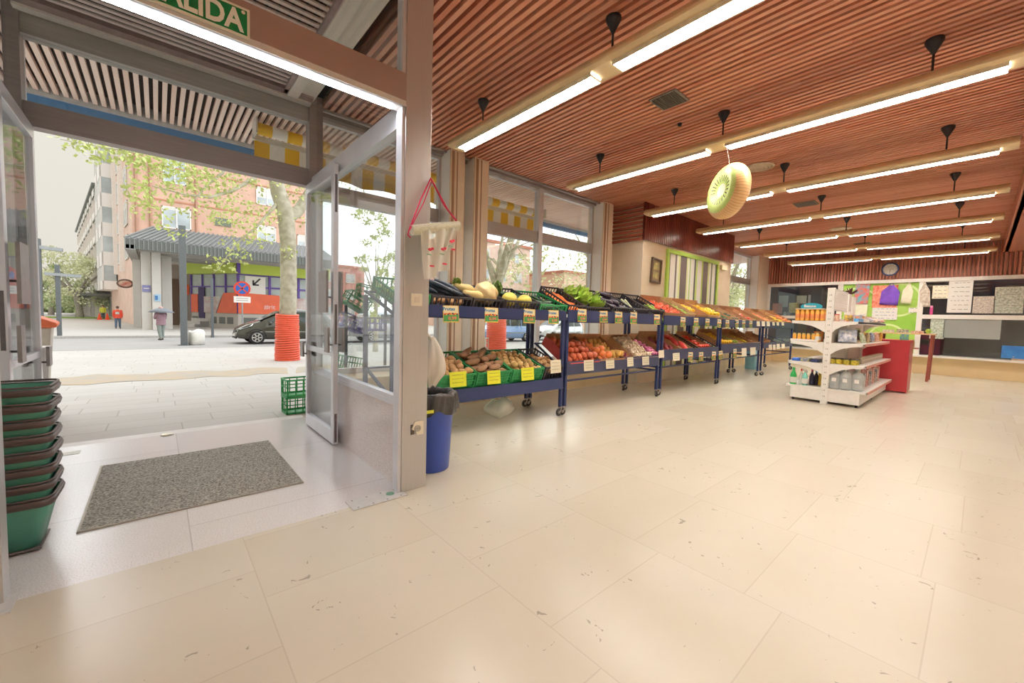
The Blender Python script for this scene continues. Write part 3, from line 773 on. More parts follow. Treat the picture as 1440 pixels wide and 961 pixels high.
def rack(x0, x1, label, z1, z2, tilt1, tilt2, b1=(1.27, 1.43), b2=(0.54, 0.73), lowbar=0.46, sec=False):
    """z1, z2: height of the front foot of the upper and lower crates"""
    t = thing('produce_rack', label, 'rack', ((x0+x1)/2, 4.0, 0), 0, 'blue wheeled produce racks')
    cx = (x0+x1)/2; L = x1 - x0; w = 0.042
    for s, y, top in ((-1, YF, 1.3), (1, YF, 1.3), (-1, YK, 1.5), (1, YK, 1.5)):
        mb = MB(); x = s*(L/2 - w/2)
        mb.box(x - w/2, x + w/2, y - 4.0 - w/2, y - 4.0 + w/2, 0.12, top); mb.build('leg', RB, t, bevel=0.003)
        caster(t, x, y - 4.0, random.Random(int(x0*10) + s).uniform(0, 6.28))
    mb = MB()
    mb.box(-L/2, L/2, YF-4-0.035, YF-4-0.021, b1[0], b1[1]); mb.box(-L/2, L/2, YF-4-0.035, YF-4+0.02, b1[0], b1[0]+0.012)
    mb.build('front_board', RB, t, bevel=0.002)
    mb = MB(); mb.box(-L/2 + 0.005, L/2 - 0.03, YF-4-0.037, YF-4-0.022, b2[0], b2[1]); mb.box(-L/2, L/2, YF-4-0.035, YF-4+0.02, b2[0], b2[0]+0.012)
    mb.build('front_board', RBD if b2[0] > 0.5 else mat('board_blue_grey', '#303d6c', 0.45, var=0.05), t, bevel=0.002)
    mb = MB()
    for zf, tl in ((z1, tilt1), (z2, tilt2)):
        for xx in (-L/2 + 0.02, -L/6, L/6, L/2 - 0.02):
            a = Vector((xx, YF - 4 + 0.0, zf - 0.02)); b = a + Vector((0, 0.70*math.cos(R_(tl)), 0.70*math.sin(R_(tl))))
            mb.beam(a, b, 0.03, 0.02)
        a = Vector((-L/2, YF-4 + 0.69*math.cos(R_(tl)), zf - 0.02 + 0.69*math.sin(R_(tl)))); mb.beam(a, a + Vector((L, 0, 0)), 0.03, 0.02)
    mb.build('tray_frame', RB, t)
    if lowbar:
        mb = MB(); mb.cyl((-L/2, YF-4+0.02, lowbar), (L/2, YF-4+0.02, lowbar), 0.014, n=10)
        for s in (-1, 1): mb.cyl((s*(L/2 - 0.02), YF-4, lowbar + 0.0), (s*(L/2-0.02), YK-4, lowbar), 0.014, n=10)
        mb.build('stretcher', RB, t)
    return t
rack(1.66, 4.10, 'blue wheeled rack with the potato crates, nearest the stainless post', 1.33, 0.50, 19, 20, (1.28, 1.41), (0.37, 0.52), None)
rack(4.14, 6.58, 'blue wheeled rack with tomatoes and garlic below and aubergines above', 1.33, 0.60, 27, 31, (1.26, 1.43), (0.545, 0.73), 0.46)
rack(6.66, 9.02, 'blue wheeled rack under the green striped panel, with lemons above', 1.33, 0.68, 25, 26, (1.25, 1.42), (0.62, 0.815), 0.50)
rack(9.10, 11.53, 'blue wheeled rack with lemons and bananas on its lower tier', 1.31, 0.75, 25, 24, (1.22, 1.40), (0.66, 0.86), 0.52)
rack(11.70, 14.2, 'far blue wheeled rack beside the white shelving', 1.31, 0.78, 25, 20, (1.22, 1.38), (0.70, 0.84), 0.52)
YFC = YF + 0.012

# ---------------------------------------------------------------- crates
GC = mat('crate_green', '#2f9a58', 0.45, var=0.12, scale=8); BC = mat('crate_black', '#35313a', 0.42, var=0.15, scale=8)
CARD = mat('cardboard', '#b98a63', 0.8, var=0.1, scale=10); PINKC = mat('card_pink', '#e0605f', 0.7, var=0.08); CARD2 = mat('cardboard_pale', '#cda67e', 0.8, var=0.1, scale=10)
def wall_slots(mb, p, q, h, n, th, solid=False):
    """openwork wall between floor points p and q"""
    p = Vector(p); q = Vector(q); d = q - p; L = d.length; u = d.normalized()
    m = Matrix.Translation(p) @ Matrix(((u.x, -u.y, 0), (u.y, u.x, 0), (0, 0, 1))).to_4x4()
    if solid: mb.box(0, L, 0, th, 0, h, m); return
    mb.box(0, L, -0.004, th + 0.004, h - 0.02, h, m); mb.box(0, L, 0, th, 0, 0.03, m)
    if h > 0.15: mb.box(0, L, 0, th, h*0.52, h*0.52 + 0.012, m)
    for i in range(n + 1):
        x = i*(L - 0.012)/n; mb.box(x, x + 0.012, 0, th, 0.02, h - 0.01, m)
def crate(name, label, x0, x1, zf, tilt, mt, d=0.58, h=0.15, kind='slot', group=None, back=None, dy=0.0):
    w = x1 - x0
    t = thing(name, label, 'crate' if kind != 'card' else 'box', (x0, YFC + dy, zf), 0, group)
    t.rotation_euler = (R_(tilt), 0, 0)
    mb = MB(); th = 0.008
    if kind == 'card':
        hb = back or h
        mb.box(0, w, 0, d, 0, 0.006); mb.box(0, w, 0, 0.006, 0, h); mb.box(0, w, d - 0.006, d, 0, hb + 0.04)
        for xx in (0, w - 0.006):
            mb.add([(xx, 0, 0), (xx, d, 0), (xx, d, hb), (xx, 0, h), (xx + 0.006, 0, 0), (xx + 0.006, d, 0), (xx + 0.006, d, hb), (xx + 0.006, 0, h)],
                   [(0, 1, 2, 3), (7, 6, 5, 4), (0, 4, 5, 1), (1, 5, 6, 2), (2, 6, 7, 3), (3, 7, 4, 0)])
    else:
        mb.box(0, w, 0, d, 0, 0.008)
        n = max(3, int(w/0.05)); nd = max(3, int(d/0.055))
        sol = kind == 'potato'
        wall_slots(mb, (0, 0, 0), (w, 0, 0), h, n, th, False); wall_slots(mb, (0, d - th, 0), (w, d - th, 0), h, n, th)
        wall_slots(mb, (th, 0, 0), (th, d, 0), h, nd, th); wall_slots(mb, (w, 0, 0), (w, d, 0), h, nd, th)
        for (a, b) in ((0, 0), (w, 0), (0, d), (w, d)):
            mb.box(a - 0.006 if a else -0.004, a + 0.004 if a else 0.02, b - 0.02 if b else -0.006, b + 0.006 if b else 0.02, 0, h + 0.004)
        if mt is BC:
            for xx in (0.001, w - 0.007): mb.box(xx, xx + 0.006, 0.01, d - 0.01, 0.01, h*0.62)
            mb.box(0.01, w - 0.01, d - 0.007, d - 0.002, 0.01, h*0.5)
        if sol:
            mb.box(0.03, w - 0.03, 0.003, 0.006, 0.03, h - 0.02)
            for k in range(4): mb.box(0.02, w - 0.02, -0.004, 0.001, 0.035 + 0.032*k, 0.042 + 0.032*k)
    mb.build('crate_body' if kind != 'card' else 'box_body', mt, t)
    t['w'] = w; t['d'] = d; t['h'] = h
    return t
GRP_G = 'green potato crates'; GRP_B = 'black plastic produce crates'; GRP_C = 'cardboard produce boxes'

# ---------------------------------------------------------------- produce meshes (one per kind, shared by its copies)
def nz(v, s=3.0, a=0.12, seed=0.0):
    return 1 + a*(math.sin(v[0]*s + seed) * math.cos(v[1]*s*1.3 + seed*2) + 0.5*math.sin(v[2]*s*2.1 + seed))
_pm = {}
def pmesh(kind, var=0):
    key = (kind, var)
    if key in _pm: return _pm[key]
    mb = MB(); sd = var*1.7 + 0.3
    def ell(r, n=10, k=7, a=0.1, s=2.6, **kw): mb.ell((0, 0, 0), r, n, k, warp=lambda v: v*nz(v, s, a, sd), **kw)
    if kind == 'potato': ell((0.045, 0.034, 0.031)); m = mat('potato_skin', '#d3a673', 0.7, var=0.15, scale=30)
    elif kind == 'small_potato': ell((0.037, 0.030, 0.028), a=0.07); m = mat('small_potato_skin', '#e0b878', 0.65, var=0.12, scale=30)
    elif kind == 'sweet_potato': mb.ell((0, 0, 0), (0.085, 0.036, 0.034), 10, 8, warp=lambda v: Vector((v.x, v.y + 0.25*v.x*v.x, v.z))*nz(v, 2.2, 0.1, sd)); m = mat('sweet_potato_skin', '#a9805f', 0.75, var=0.18, scale=25)
    elif kind == 'purple_yam': mb.ell((0, 0, 0), (0.10, 0.035, 0.033), 10, 8, warp=lambda v: Vector((v.x, v.y + 0.2*v.x*v.x, v.z))*nz(v, 2.2, 0.08, sd)); m = mat('yam_skin', '#a9505a', 0.6, var=0.15, scale=25)
    elif kind == 'tomato': mb.ell((0, 0, 0), (0.046, 0.046, 0.038), 12, 8, warp=lambda v: v*(1 + 0.04*math.cos(5*math.atan2(v.y, v.x)))); m = mat('tomato_skin', '#cc6543', 0.25, var=0.12, scale=6)
    elif kind == 'red_tomato': mb.ell((0, 0, 0), (0.04, 0.04, 0.035), 12, 8); m = mat('red_tomato_skin', '#dd5340', 0.22, var=0.1, scale=6)
    elif kind == 'orange': mb.ell((0, 0, 0), (0.044, 0.044, 0.043), 12, 8); m = mat('orange_peel', '#e58448', 0.4, var=0.1, scale=8)
    elif kind == 'onion':
        mb.lathe([(0.001, -0.036), (0.02, -0.033), (0.038, -0.015), (0.042, 0.004), (0.034, 0.025), (0.014, 0.038), (0.006, 0.05), (0.001, 0.054)], 14, caps=False); m = mat('onion_skin', '#e2b25e', 0.4, var=0.14, scale=12, stretch=(1, 1, 0.2))
    elif kind == 'red_onion':
        mb.lathe([(0.001, -0.03), (0.02, -0.028), (0.034, -0.012), (0.037, 0.004), (0.03, 0.022), (0.012, 0.032), (0.004, 0.045), (0.001, 0.048)], 14, caps=False); m = mat('red_onion_skin', '#87384d', 0.4, var=0.14, scale=12)
    elif kind == 'garlic_bulb':
        mb.lathe([(0.001, -0.02), (0.012, -0.02), (0.026, -0.008), (0.028, 0.002), (0.02, 0.016), (0.007, 0.026), (0.005, 0.05), (0.001, 0.054)], 10, caps=False)
        mb.v = [(x*(1+0.1*math.cos(5*math.atan2(y, x))), y*(1+0.1*math.cos(5*math.atan2(y, x))), z) for x, y, z in mb.v]; m = mat('garlic_skin', '#ecd9bb', 0.6, var=0.12, scale=25)
    elif kind == 'pink_garlic':
        mb.lathe([(0.001, -0.02), (0.014, -0.02), (0.03, -0.006), (0.031, 0.006), (0.02, 0.02), (0.006, 0.03), (0.001, 0.034)], 10, caps=False); m = mat('pink_onion_skin', '#e07fae', 0.4, var=0.16, scale=20)
    elif kind == 'lemon':
        mb.lathe([(0.001, -0.05), (0.008, -0.045), (0.022, -0.034), (0.034, -0.012), (0.034, 0.012), (0.022, 0.034), (0.009, 0.045), (0.001, 0.05)], 12, Matrix.Rotation(R_(90), 4, 'Y'), caps=False); m = mat('lemon_peel', '#f3c92e', 0.35, var=0.08, scale=20)
    elif kind == 'courgette':
        mb.tube([(-0.12 + 0.03*i, 0.01*math.sin(i*0.5+sd), 0) for i in range(9)], [0.009, 0.017, 0.02, 0.022, 0.023, 0.024, 0.024, 0.021, 0.012], 10); m = mat('courgette_skin', '#32523a', 0.35, var=0.3, scale=20)
    elif kind == 'dark_courgette':
        mb.tube([(-0.14 + 0.035*i, 0.012*math.sin(i*0.6+sd), 0) for i in range(9)], [0.009, 0.018, 0.022, 0.024, 0.025, 0.026, 0.025, 0.022, 0.012], 10); m = mat('dark_courgette_skin', '#3d4a58', 0.35, var=0.35, scale=30)
    elif kind == 'carrot':
        mb.tube([(-0.09 + 0.0225*i, 0, 0) for i in range(9)], [0.003, 0.007, 0.011, 0.014, 0.016, 0.018, 0.019, 0.018, 0.008], 8); m = mat('carrot_skin', '#ee7f35', 0.5, var=0.1, scale=20)
    elif kind == 'pepper':
        mb.ell((0, 0, 0), (0.055, 0.038, 0.036), 16, 9, m=Matrix.Rotation(R_(90), 4, 'Y'), warp=lambda v: Vector((v.x*(1+0.12*math.cos(4*math.atan2(v.y, v.x))), v.y*(1+0.12*math.cos(4*math.atan2(v.y, v.x))), v.z)))
        m = mat('pepper_red', '#e0684a', 0.22, var=0.1, scale=6)
    elif kind == 'green_pepper':
        mb.tube([(-0.08 + 0.02*i, 0.008*math.sin(i), 0) for i in range(9)], [0.004, 0.01, 0.015, 0.018, 0.021, 0.023, 0.022, 0.018, 0.006], 10); m = mat('pepper_green', '#8fa844', 0.3, var=0.2, scale=10)
    elif kind == 'melon': mb.ell((0, 0, 0), (0.10, 0.078, 0.075), 18, 12); m = mat('melon_skin', '#e3d263', 0.45, var=0.1, scale=12)
    elif kind == 'squash':
        mb.tube([(-0.10, 0, 0), (-0.095, 0, 0), (-0.07, 0, 0), (-0.03, 0.004, 0), (0.01, 0.008, 0), (0.05, 0.01, 0), (0.09, 0.01, 0), (0.115, 0.01, 0), (0.12, 0.01, 0)], [0.004, 0.03, 0.048, 0.056, 0.048, 0.038, 0.034, 0.028, 0.008], 14); m = mat('squash_skin', '#ecd28d', 0.5, var=0.07, scale=8)
    elif kind == 'cabbage':
        mb.ell((0, 0, 0), (0.125, 0.11, 0.10), 28, 18, warp=lambda v: v*(1 + 0.05*math.sin(7*math.atan2(v.y, v.x) + 3*v.z) + 0.04*math.sin(9*v.z + 3*v.x + sd))); m = mat('cabbage_leaf', '#e9cf98', 0.55, var=0.1, scale=10)
    elif kind == 'cauliflower':
        rn = random.Random(5)
        for i in range(46):
            a = rn.uniform(0, 6.28); b = rn.uniform(0.1, 1.35); r = 0.085
            mb.ell((r*math.cos(a)*math.cos(b), r*math.sin(a)*math.cos(b), r*0.7*math.sin(b)), rn.uniform(0.018, 0.028), 7, 5)
        mb.ell((0, 0, -0.01), (0.075, 0.075, 0.05), 12, 8); m = mat('cauliflower_head', '#ead9b8', 0.7, var=0.1, scale=60)
    elif kind == 'aubergine':
        mb.tube([(-0.12, 0, 0), (-0.112, 0, 0), (-0.08, 0, 0), (-0.04, 0, 0), (0.0, 0.004, 0), (0.05, 0.008, 0), (0.09, 0.01, 0), (0.105, 0.01, 0)], [0.006, 0.028, 0.044, 0.049, 0.045, 0.034, 0.026, 0.012], 14); m = mat('aubergine_skin', '#2d1f33', 0.15, var=0.3, scale=6, coat=0.3)
    elif kind == 'avocado': mb.ell((0, 0, 0), (0.052, 0.034, 0.033), 12, 8, warp=lambda v: Vector((v.x, v.y*(1-0.25*v.x), v.z*(1-0.25*v.x)))); m = mat('avocado_skin', '#4c6440', 0.5, var=0.25, scale=40)
    elif kind == 'lime': mb.ell((0, 0, 0), (0.03, 0.027, 0.027), 10, 7); m = mat('lime_peel', '#8eab3a', 0.35, var=0.15, scale=20)
    elif kind == 'banana':
        pts = [(0.10*math.sin(R_(-60+15*i)), 0.10*(1-math.cos(R_(-60+15*i))), 0) for i in range(9)]
        mb.tube(pts, [0.005, 0.012, 0.016, 0.018, 0.018, 0.018, 0.016, 0.010, 0.005], 8); m = mat('banana_peel', '#dcc03a', 0.5, var=0.2, scale=14, col2='#9aa23a')
    elif kind == 'brown_fruit': mb.ell((0, 0, 0), (0.036, 0.03, 0.029), 10, 7); m = mat('brown_fruit_skin', '#946544', 0.7, var=0.2, scale=30)
    elif kind == 'bean': mb.tube([(-0.07+0.02*i, 0.006*math.sin(i*0.9+sd), 0) for i in range(8)], [0.002, 0.006, 0.007, 0.007, 0.007, 0.007, 0.006, 0.002], 6); m = mat('bean_green', '#78c23c', 0.45, var=0.15)
    elif kind == 'leek': mb.tube([(-0.18+0.06*i, 0.006*math.sin(i), 0.0) for i in range(7)], [0.014, 0.013, 0.012, 0.012, 0.013, 0.017, 0.02], 10); m = mat('leek_stem', '#dfe3bf', 0.5, var=0.1, stretch=(0.3, 5, 5))
    elif kind == 'bagged_ham': mb.ell((0, 0, 0), (0.13, 0.055, 0.045), 14, 9, warp=lambda v: v*nz(v, 3, 0.1, sd)); m = mat('red_net_bag', '#d84a4a', 0.3, var=0.3, scale=60)
    me_o = mb.build('tmp', m); me = me_o.data; bpy.data.objects.remove(me_o)
    me.name = kind; _pm[key] = me
    return me
def leafy(name, label, mtl, center, dirv, n, L, W, seed, group=None, stalk=True, droop=0.5):
    """a head of leaves: curled blades with a midrib, spreading from the stalk"""
    rn = random.Random(seed); mb = MB(); ms = MB()
    d = Vector(dirv).normalized(); u = d.orthogonal().normalized(); w = d.cross(u)
    for i in range(n):
        a = 2*math.pi*i/n*1.618*2; sp_ = rn.uniform(0.15, 1.0)*droop
        side = u*math.cos(a) + w*math.sin(a); ax = (d + side*sp_).normalized(); cr = ax.cross(side).normalized(); up = cr.cross(ax)
        l = L*rn.uniform(0.7, 1.0)
        def fn(p, q):
            ww = W*math.sin(math.pi*min(1, 0.12 + 0.86*q))*(0.5+0.5*q)
            x = (p-0.5)*2
            rf = 0.012*math.sin(q*16 + i)*abs(x)
            return ax*(l*q) + cr*(x*ww) + up*(-0.35*ww*x*x*-1 + rf - 0.12*l*q*q*q) + side*0.004
        mb.grid(fn, 6, 8)
        if stalk: ms.tube([Vector((0, 0, 0)), ax*l*0.4, ax*l*0.75], [0.009, 0.006, 0.002], 5)
    o = mb.build(name, mtl, loc=center)
    tag(o, label, 'vegetable', group)
    if stalk: ms.build('stalk', mat('leaf_stalk', '#e3e6b4', 0.5), o)
    return o
def put(crate_o, kind, label, pos, rot=(0, 0, 0), sc_=1.0, group=None, var=0):
    M = Matrix.Translation(crate_o.location) @ crate_o.rotation_euler.to_matrix().to_4x4()
    o = bpy.data.objects.new(kind, pmesh(kind, var)); COL.objects.link(o)
    o.location = M @ Vector(pos)
    o.rotation_euler = (M.to_3x3() @ Euler(rot).to_matrix()).to_euler()
    o.scale = (sc_,)*3
    cats = {'lemon': 'fruit', 'orange': 'fruit', 'banana': 'fruit', 'melon': 'fruit', 'lime': 'fruit', 'avocado': 'fruit', 'brown_fruit': 'fruit'}
    tag(o, label, cats.get(kind, 'vegetable'), group or label)
    return o
def fill(cr, kind, label, n, r, x0=0.02, x1=None, y0=0.02, y1=None, z0=0.02, layers=2, sc_=1.0, yaw=None, jit=0.25, seed=1, cols=None, dz=None, tiltr=0.4):
    """lay n pieces in rows inside a crate, row by row and layer by layer"""
    rn = random.Random(seed); W = cr['w']; D = cr['d']
    x1 = W - 0.02 if x1 is None else x1; y1 = D - 0.02 if y1 is None else y1
    rx, ry = r if hasattr(r, '__len__') else (r, r)
    nx = max(1, int((x1 - x0)/(2*rx))); ny = max(1, int((y1 - y0)/(2*ry)))
    dz = dz or ry*1.5; k = 0; lay = 0
    while k < n and lay < layers:
        for j in range(ny):
            for i in range(nx):
                if k >= n: break
                fx = (i + 0.5 + (0.25 if (j+lay) % 2 else -0.25)*(nx > 1))/nx; fy = (j + 0.5)/ny
                x = x0 + (x1-x0)*fx + rn.uniform(-jit, jit)*rx; y = y0 + (y1-y0)*fy + rn.uniform(-jit, jit)*ry
                z = z0 + ry*0.9 + lay*dz + rn.uniform(0, 0.35)*ry
                yw = rn.uniform(0, 6.28) if yaw is None else yaw + rn.uniform(-0.25, 0.25)
                x = min(max(x, x0 + rx*0.8), x1 - rx*0.8)
                put(cr, kind, label, (x, y, z), (rn.uniform(-tiltr, tiltr), rn.uniform(-tiltr, tiltr), yw), sc_*rn.uniform(0.9, 1.08), label, k % 2); k += 1
        lay += 1
    return k

# ---- lower tier, first rack: potatoes
c1 = crate('green_crate', 'green slotted crate of round potatoes, partly behind the hanging white bag', 1.98, 2.64, 0.50, 20, GC, 0.58, 0.19, 'potato', GRP_G)
fill(c1, 'potato', 'round brown potato in the green crate beside the blue bin', 56, 0.050, z0=0.05, layers=3, seed=2, sc_=1.28)
c2 = crate('green_crate', 'green slotted crate of long brown potatoes, middle one on the lower shelf', 2.66, 3.16, 0.50, 20, GC, 0.58, 0.19, 'potato', GRP_G)
fill(c2, 'sweet_potato', 'long dark brown potato in the middle green crate', 36, (0.08, 0.042), z0=0.055, layers=3, seed=3, yaw=0.3, jit=0.5, sc_=1.15, dz=0.055)
c3 = crate('green_crate', 'green slotted crate of small yellow potatoes, next to the black crate', 3.18, 3.70, 0.50, 20, GC, 0.58, 0.19, 'potato', GRP_G)
fill(c3, 'small_potato', 'small yellowish potato in the green crate next to the black crate', 62, 0.043, z0=0.055, layers=3, seed=4, sc_=1.22)
c4 = crate('black_crate', 'black slotted crate of pale potatoes beside the rack leg on the lower shelf', 3.73, 4.06, 0.50, 20, BC, 0.58, 0.19, 'slot', GRP_B)
fill(c4, 'potato', 'pale potato in the black crate beside the rack leg', 24, 0.045, z0=0.05, layers=2, seed=5, sc_=1.15)
# ---- lower tier, second rack
b = 0.62; tl = 31
k1 = crate('fruit_box', 'pink edged cardboard box of big tomatoes behind the first blue rack leg', 4.22, 4.86, b, tl, CARD, 0.60, 0.10, 'card', GRP_C, 0.15)
mb = MB(); mb.add([(-0.004, 0, 0.002), (-0.004, 0.6, 0.002), (-0.004, 0.6, 0.13), (-0.004, 0.45, 0.17), (-0.004, 0, 0.11)], [(0, 1, 2, 3, 4)]); mb.box(0, 0.64, -0.004, 0.0, 0.0, 0.105); o_ = mb.build('pink_edge', PINKC, k1); o_.modifiers.new('s', 'SOLIDIFY').thickness = 0.004
fill(k1, 'tomato', 'big orange-red tomato heaped in the pink edged box', 36, 0.056, layers=3, seed=6, y1=0.58, sc_=1.3, dz=0.06)
k2 = crate('fruit_box', 'brown cardboard box of yellow onions and orange squash', 4.87, 5.50, b, tl, CARD, 0.60, 0.12, 'card', GRP_C, 0.14)
fill(k2, 'orange', 'orange fruit at the left of the onion box', 14, 0.055, x1=0.27, layers=2, seed=7, sc_=1.28)
fill(k2, 'onion', 'yellow onion at the right of the cardboard box beside the oranges', 18, 0.052, x0=0.29, layers=2, seed=8, sc_=1.25)
k3 = crate('fruit_box', 'nearly empty cardboard box with a few red onions, left of the garlic', 5.51, 5.80, b, tl, CARD2, 0.60, 0.10, 'card', GRP_C, 0.12)
fill(k3, 'red_onion', 'dark red onion in the nearly empty box left of the garlic', 8, 0.038, y1=0.22, layers=1, seed=9)
k4 = crate('fruit_box', 'shallow cardboard box heaped with garlic on the lower tier', 5.81, 6.32, b, tl, CARD, 0.60, 0.10, 'card', GRP_C, 0.12)
fill(k4, 'garlic_bulb', 'pale garlic bulb heaped in the shallow cardboard box', 84, 0.037, layers=2, seed=10, sc_=1.45, tiltr=1.2)
k5 = crate('fruit_box', 'cardboard box of pink onions by the second rack leg', 6.33, 6.60, b, tl, CARD2, 0.60, 0.10, 'card', GRP_C, 0.14)
fill(k5, 'pink_garlic', 'shiny pink onion in the box by the second rack leg', 32, 0.036, layers=2, seed=11, sc_=1.35, tiltr=1.0)
# ---- lower tier, third rack
b = 0.70; tl = 26
m1 = crate('fruit_box', 'brown cardboard box of reddish yams on the lower tier', 6.70, 7.36, b, tl, CARD, 0.60, 0.11, 'card', GRP_C, 0.14)
fill(m1, 'purple_yam', 'long reddish yam in the box left of the red net bags', 14, (0.09, 0.04), layers=2, seed=12, yaw=1.2)
m2 = crate('fruit_box', 'cardboard box of red net bags on the lower tier', 7.37, 7.85, b, tl, CARD2, 0.60, 0.11, 'card', GRP_C, 0.14)
fill(m2, 'bagged_ham', 'glossy red net bag of vegetables in the cardboard box', 6, (0.11, 0.09), layers=1, seed=13, yaw=1.3, dz=0.05)
m3 = crate('black_crate', 'black crate of bright green beans between the net bags and red tomatoes', 7.87, 8.12, b, tl, BC, 0.60, 0.11, 'slot', GRP_B)
fill(m3, 'bean', 'bright green bean pod in the black crate', 24, (0.05, 0.022), layers=2, seed=14, yaw=1.3)
m4 = crate('fruit_box', 'cardboard box of small red tomatoes on the lower tier, right of the beans', 8.14, 8.62, b, tl, CARD, 0.60, 0.11, 'card', GRP_C, 0.14)
fill(m4, 'red_tomato', 'small red tomato in the lower box right of the beans', 36, 0.04, layers=2, seed=15)
m5 = crate('black_crate', 'black crate of avocados on the lower tier, right of the red tomatoes', 8.64, 8.98, b, tl, BC, 0.60, 0.11, 'slot', GRP_B)
fill(m5, 'brown_fruit', 'brown fruit in the black crate right of the red tomatoes', 24, 0.036, layers=1, seed=16)
# ---- lower tier, fourth and fifth racks
b = 0.77; tl = 24
n1 = crate('fruit_box', 'cardboard box of lemons on the lower tier of the fourth rack', 9.16, 9.80, b, tl, CARD, 0.60, 0.11, 'card', GRP_C, 0.14)
fill(n1, 'lemon', 'yellow lemon in the lower box of the fourth rack', 50, 0.04, layers=2, seed=17)
n2 = crate('fruit_box', 'cardboard box of yellow-green peppers on the lower tier beside the lemons', 9.82, 10.36, b, tl, CARD2, 0.60, 0.11, 'card', GRP_C, 0.14)
fill(n2, 'green_pepper', 'yellow-green pepper beside the lower lemons', 26, (0.065, 0.032), layers=2, seed=18, yaw=1.3)
n3 = crate('fruit_box', 'cardboard box of greenish bananas on the lower tier', 10.38, 10.98, b, tl, CARD, 0.60, 0.11, 'card', GRP_C, 0.14)
fill(n3, 'banana', 'greenish yellow banana on the lower tier', 22, (0.09, 0.035), layers=2, seed=19, yaw=1.2)
n4 = crate('fruit_box', 'cardboard box of brown fruit at the end of the fourth rack, lower tier', 11.0, 11.5, b, tl, CARD2, 0.60, 0.11, 'card', GRP_C, 0.14)
fill(n4, 'brown_fruit', 'brown fruit in the lower box at the end of the fourth rack', 34, 0.037, layers=1, seed=20)
n5 = crate('fruit_box', 'cardboard box of dried fruit on the lower tier of the far rack', 11.8, 12.3, 0.80, 20, CARD, 0.5, 0.10, 'card', GRP_C, 0.12)
fill(n5, 'brown_fruit', 'brown fruit on the lower tier of the far rack', 18, 0.04, layers=1, seed=21)

# ---- upper tier, first rack
z1 = 1.37; tl = 19
u0 = crate('green_crate', 'green crate at the left end of the upper tier, half hidden by the post', 1.70, 2.06, z1, tl, GC, 0.58, 0.14, 'slot', 'upper green crates')
fill(u0, 'lime', 'green-yellow lime in the crate at the left end of the upper tier', 24, 0.035, layers=1, seed=31, sc_=1.2)
u1 = crate('black_crate', 'black crate with dark courgettes and ginger at the left end of the upper tier', 2.08, 2.57, z1, tl, BC, 0.58, 0.14, 'slot', GRP_B)
for i, (x, y, zz, a) in enumerate([(0.13, 0.40, 0.12, 2.2), (0.22, 0.36, 0.13, 2.35), (0.32, 0.38, 0.11, 2.1), (0.24, 0.30, 0.17, 2.4), (0.40, 0.26, 0.13, 2.5), (0.36, 0.34, 0.17, 2.3)]):
    put(u1, 'dark_courgette', 'blue-grey striped courgette in the first black crate of the upper tier', (x, y, zz), (0, -0.15, a), 1.1, 'courgettes in the first black crate', i % 2)
fill(u1, 'potato', 'pale ginger root at the front of the first upper black crate', 12, 0.045, y1=0.20, layers=1, seed=32)
u2 = crate('black_crate', 'black crate with butternut squash and a large cabbage on the upper tier', 2.59, 3.03, z1, tl, BC, 0.58, 0.14, 'slot', GRP_B)
for i, (x, y, zz, a) in enumerate([(0.07, 0.30, 0.16, 2.5), (0.10, 0.15, 0.13, 2.7), (0.12, 0.42, 0.13, 2.3)]):
    put(u2, 'squash', 'pale yellow butternut squash left of the large cabbage', (x, y, zz), (0, -0.1, a), 1.1, 'butternut squashes', 0)
put(u2, 'cabbage', 'large pale yellow cabbage on the upper tier', (0.30, 0.20, 0.15), (0.3, 0.2, 0.4), 1.25, None)
put(u2, 'dark_courgette', 'dark courgette lying behind the large cabbage', (0.27, 0.42, 0.14), (0, 0, 2.2), 1.1, None)
LGm = mat('leaf_mid_green', '#a3c05a', 0.5, var=0.2, scale=20); LGd = mat('leaf_dark_green', '#76984f', 0.5, var=0.2, scale=20); LGb = mat('leaf_bright_green', '#c3e06a', 0.45, var=0.18, scale=20)
leafy('celery_leaves', 'leafy green tops lying over the butternut squash', LGm, (2.60, 4.02, 1.66), (-0.1, -0.5, 0.25), 9, 0.16, 0.045, 3)
u3 = crate('black_crate', 'black crate with two yellow melons on the upper tier', 3.05, 3.60, z1, tl, BC, 0.58, 0.14, 'slot', GRP_B)
put(u3, 'melon', 'yellow melon, left one of the pair in the black crate', (0.15, 0.12, 0.12), (0, 0, 0.2), 1.12, 'melons')
put(u3, 'melon', 'yellow melon beside the green crate of cucumbers', (0.40, 0.12, 0.11), (0, 0, 0.1), 1.05, 'melons')
for i, (x, y) in enumerate([(0.30, 0.40), (0.36, 0.34), (0.42, 0.42), (0.48, 0.36)]):
    put(u3, 'courgette', 'green courgette lying behind the yellow melons', (x, y, 0.10), (0, 0.1, 2.4), 1.0, 'courgettes behind the melons', i % 2)
leafy('romaine_lettuce', 'dark green romaine lettuce standing between the cabbage and melons', LGd, (3.22, 4.0, 1.58), (-0.08, -0.15, 1), 14, 0.19, 0.05, 5, None, True, 0.45)
u4 = crate('green_crate', 'green crate of cucumbers at the right end of the first upper tier', 3.62, 4.12, z1 - 0.01, tl, GC, 0.60, 0.13, 'slot', 'upper green crates')
fill(u4, 'courgette', 'dark green cucumber in the green crate above the first rack leg', 26, (0.075, 0.028), layers=3, seed=33, yaw=2.75, jit=0.5, dz=0.04, sc_=1.2)
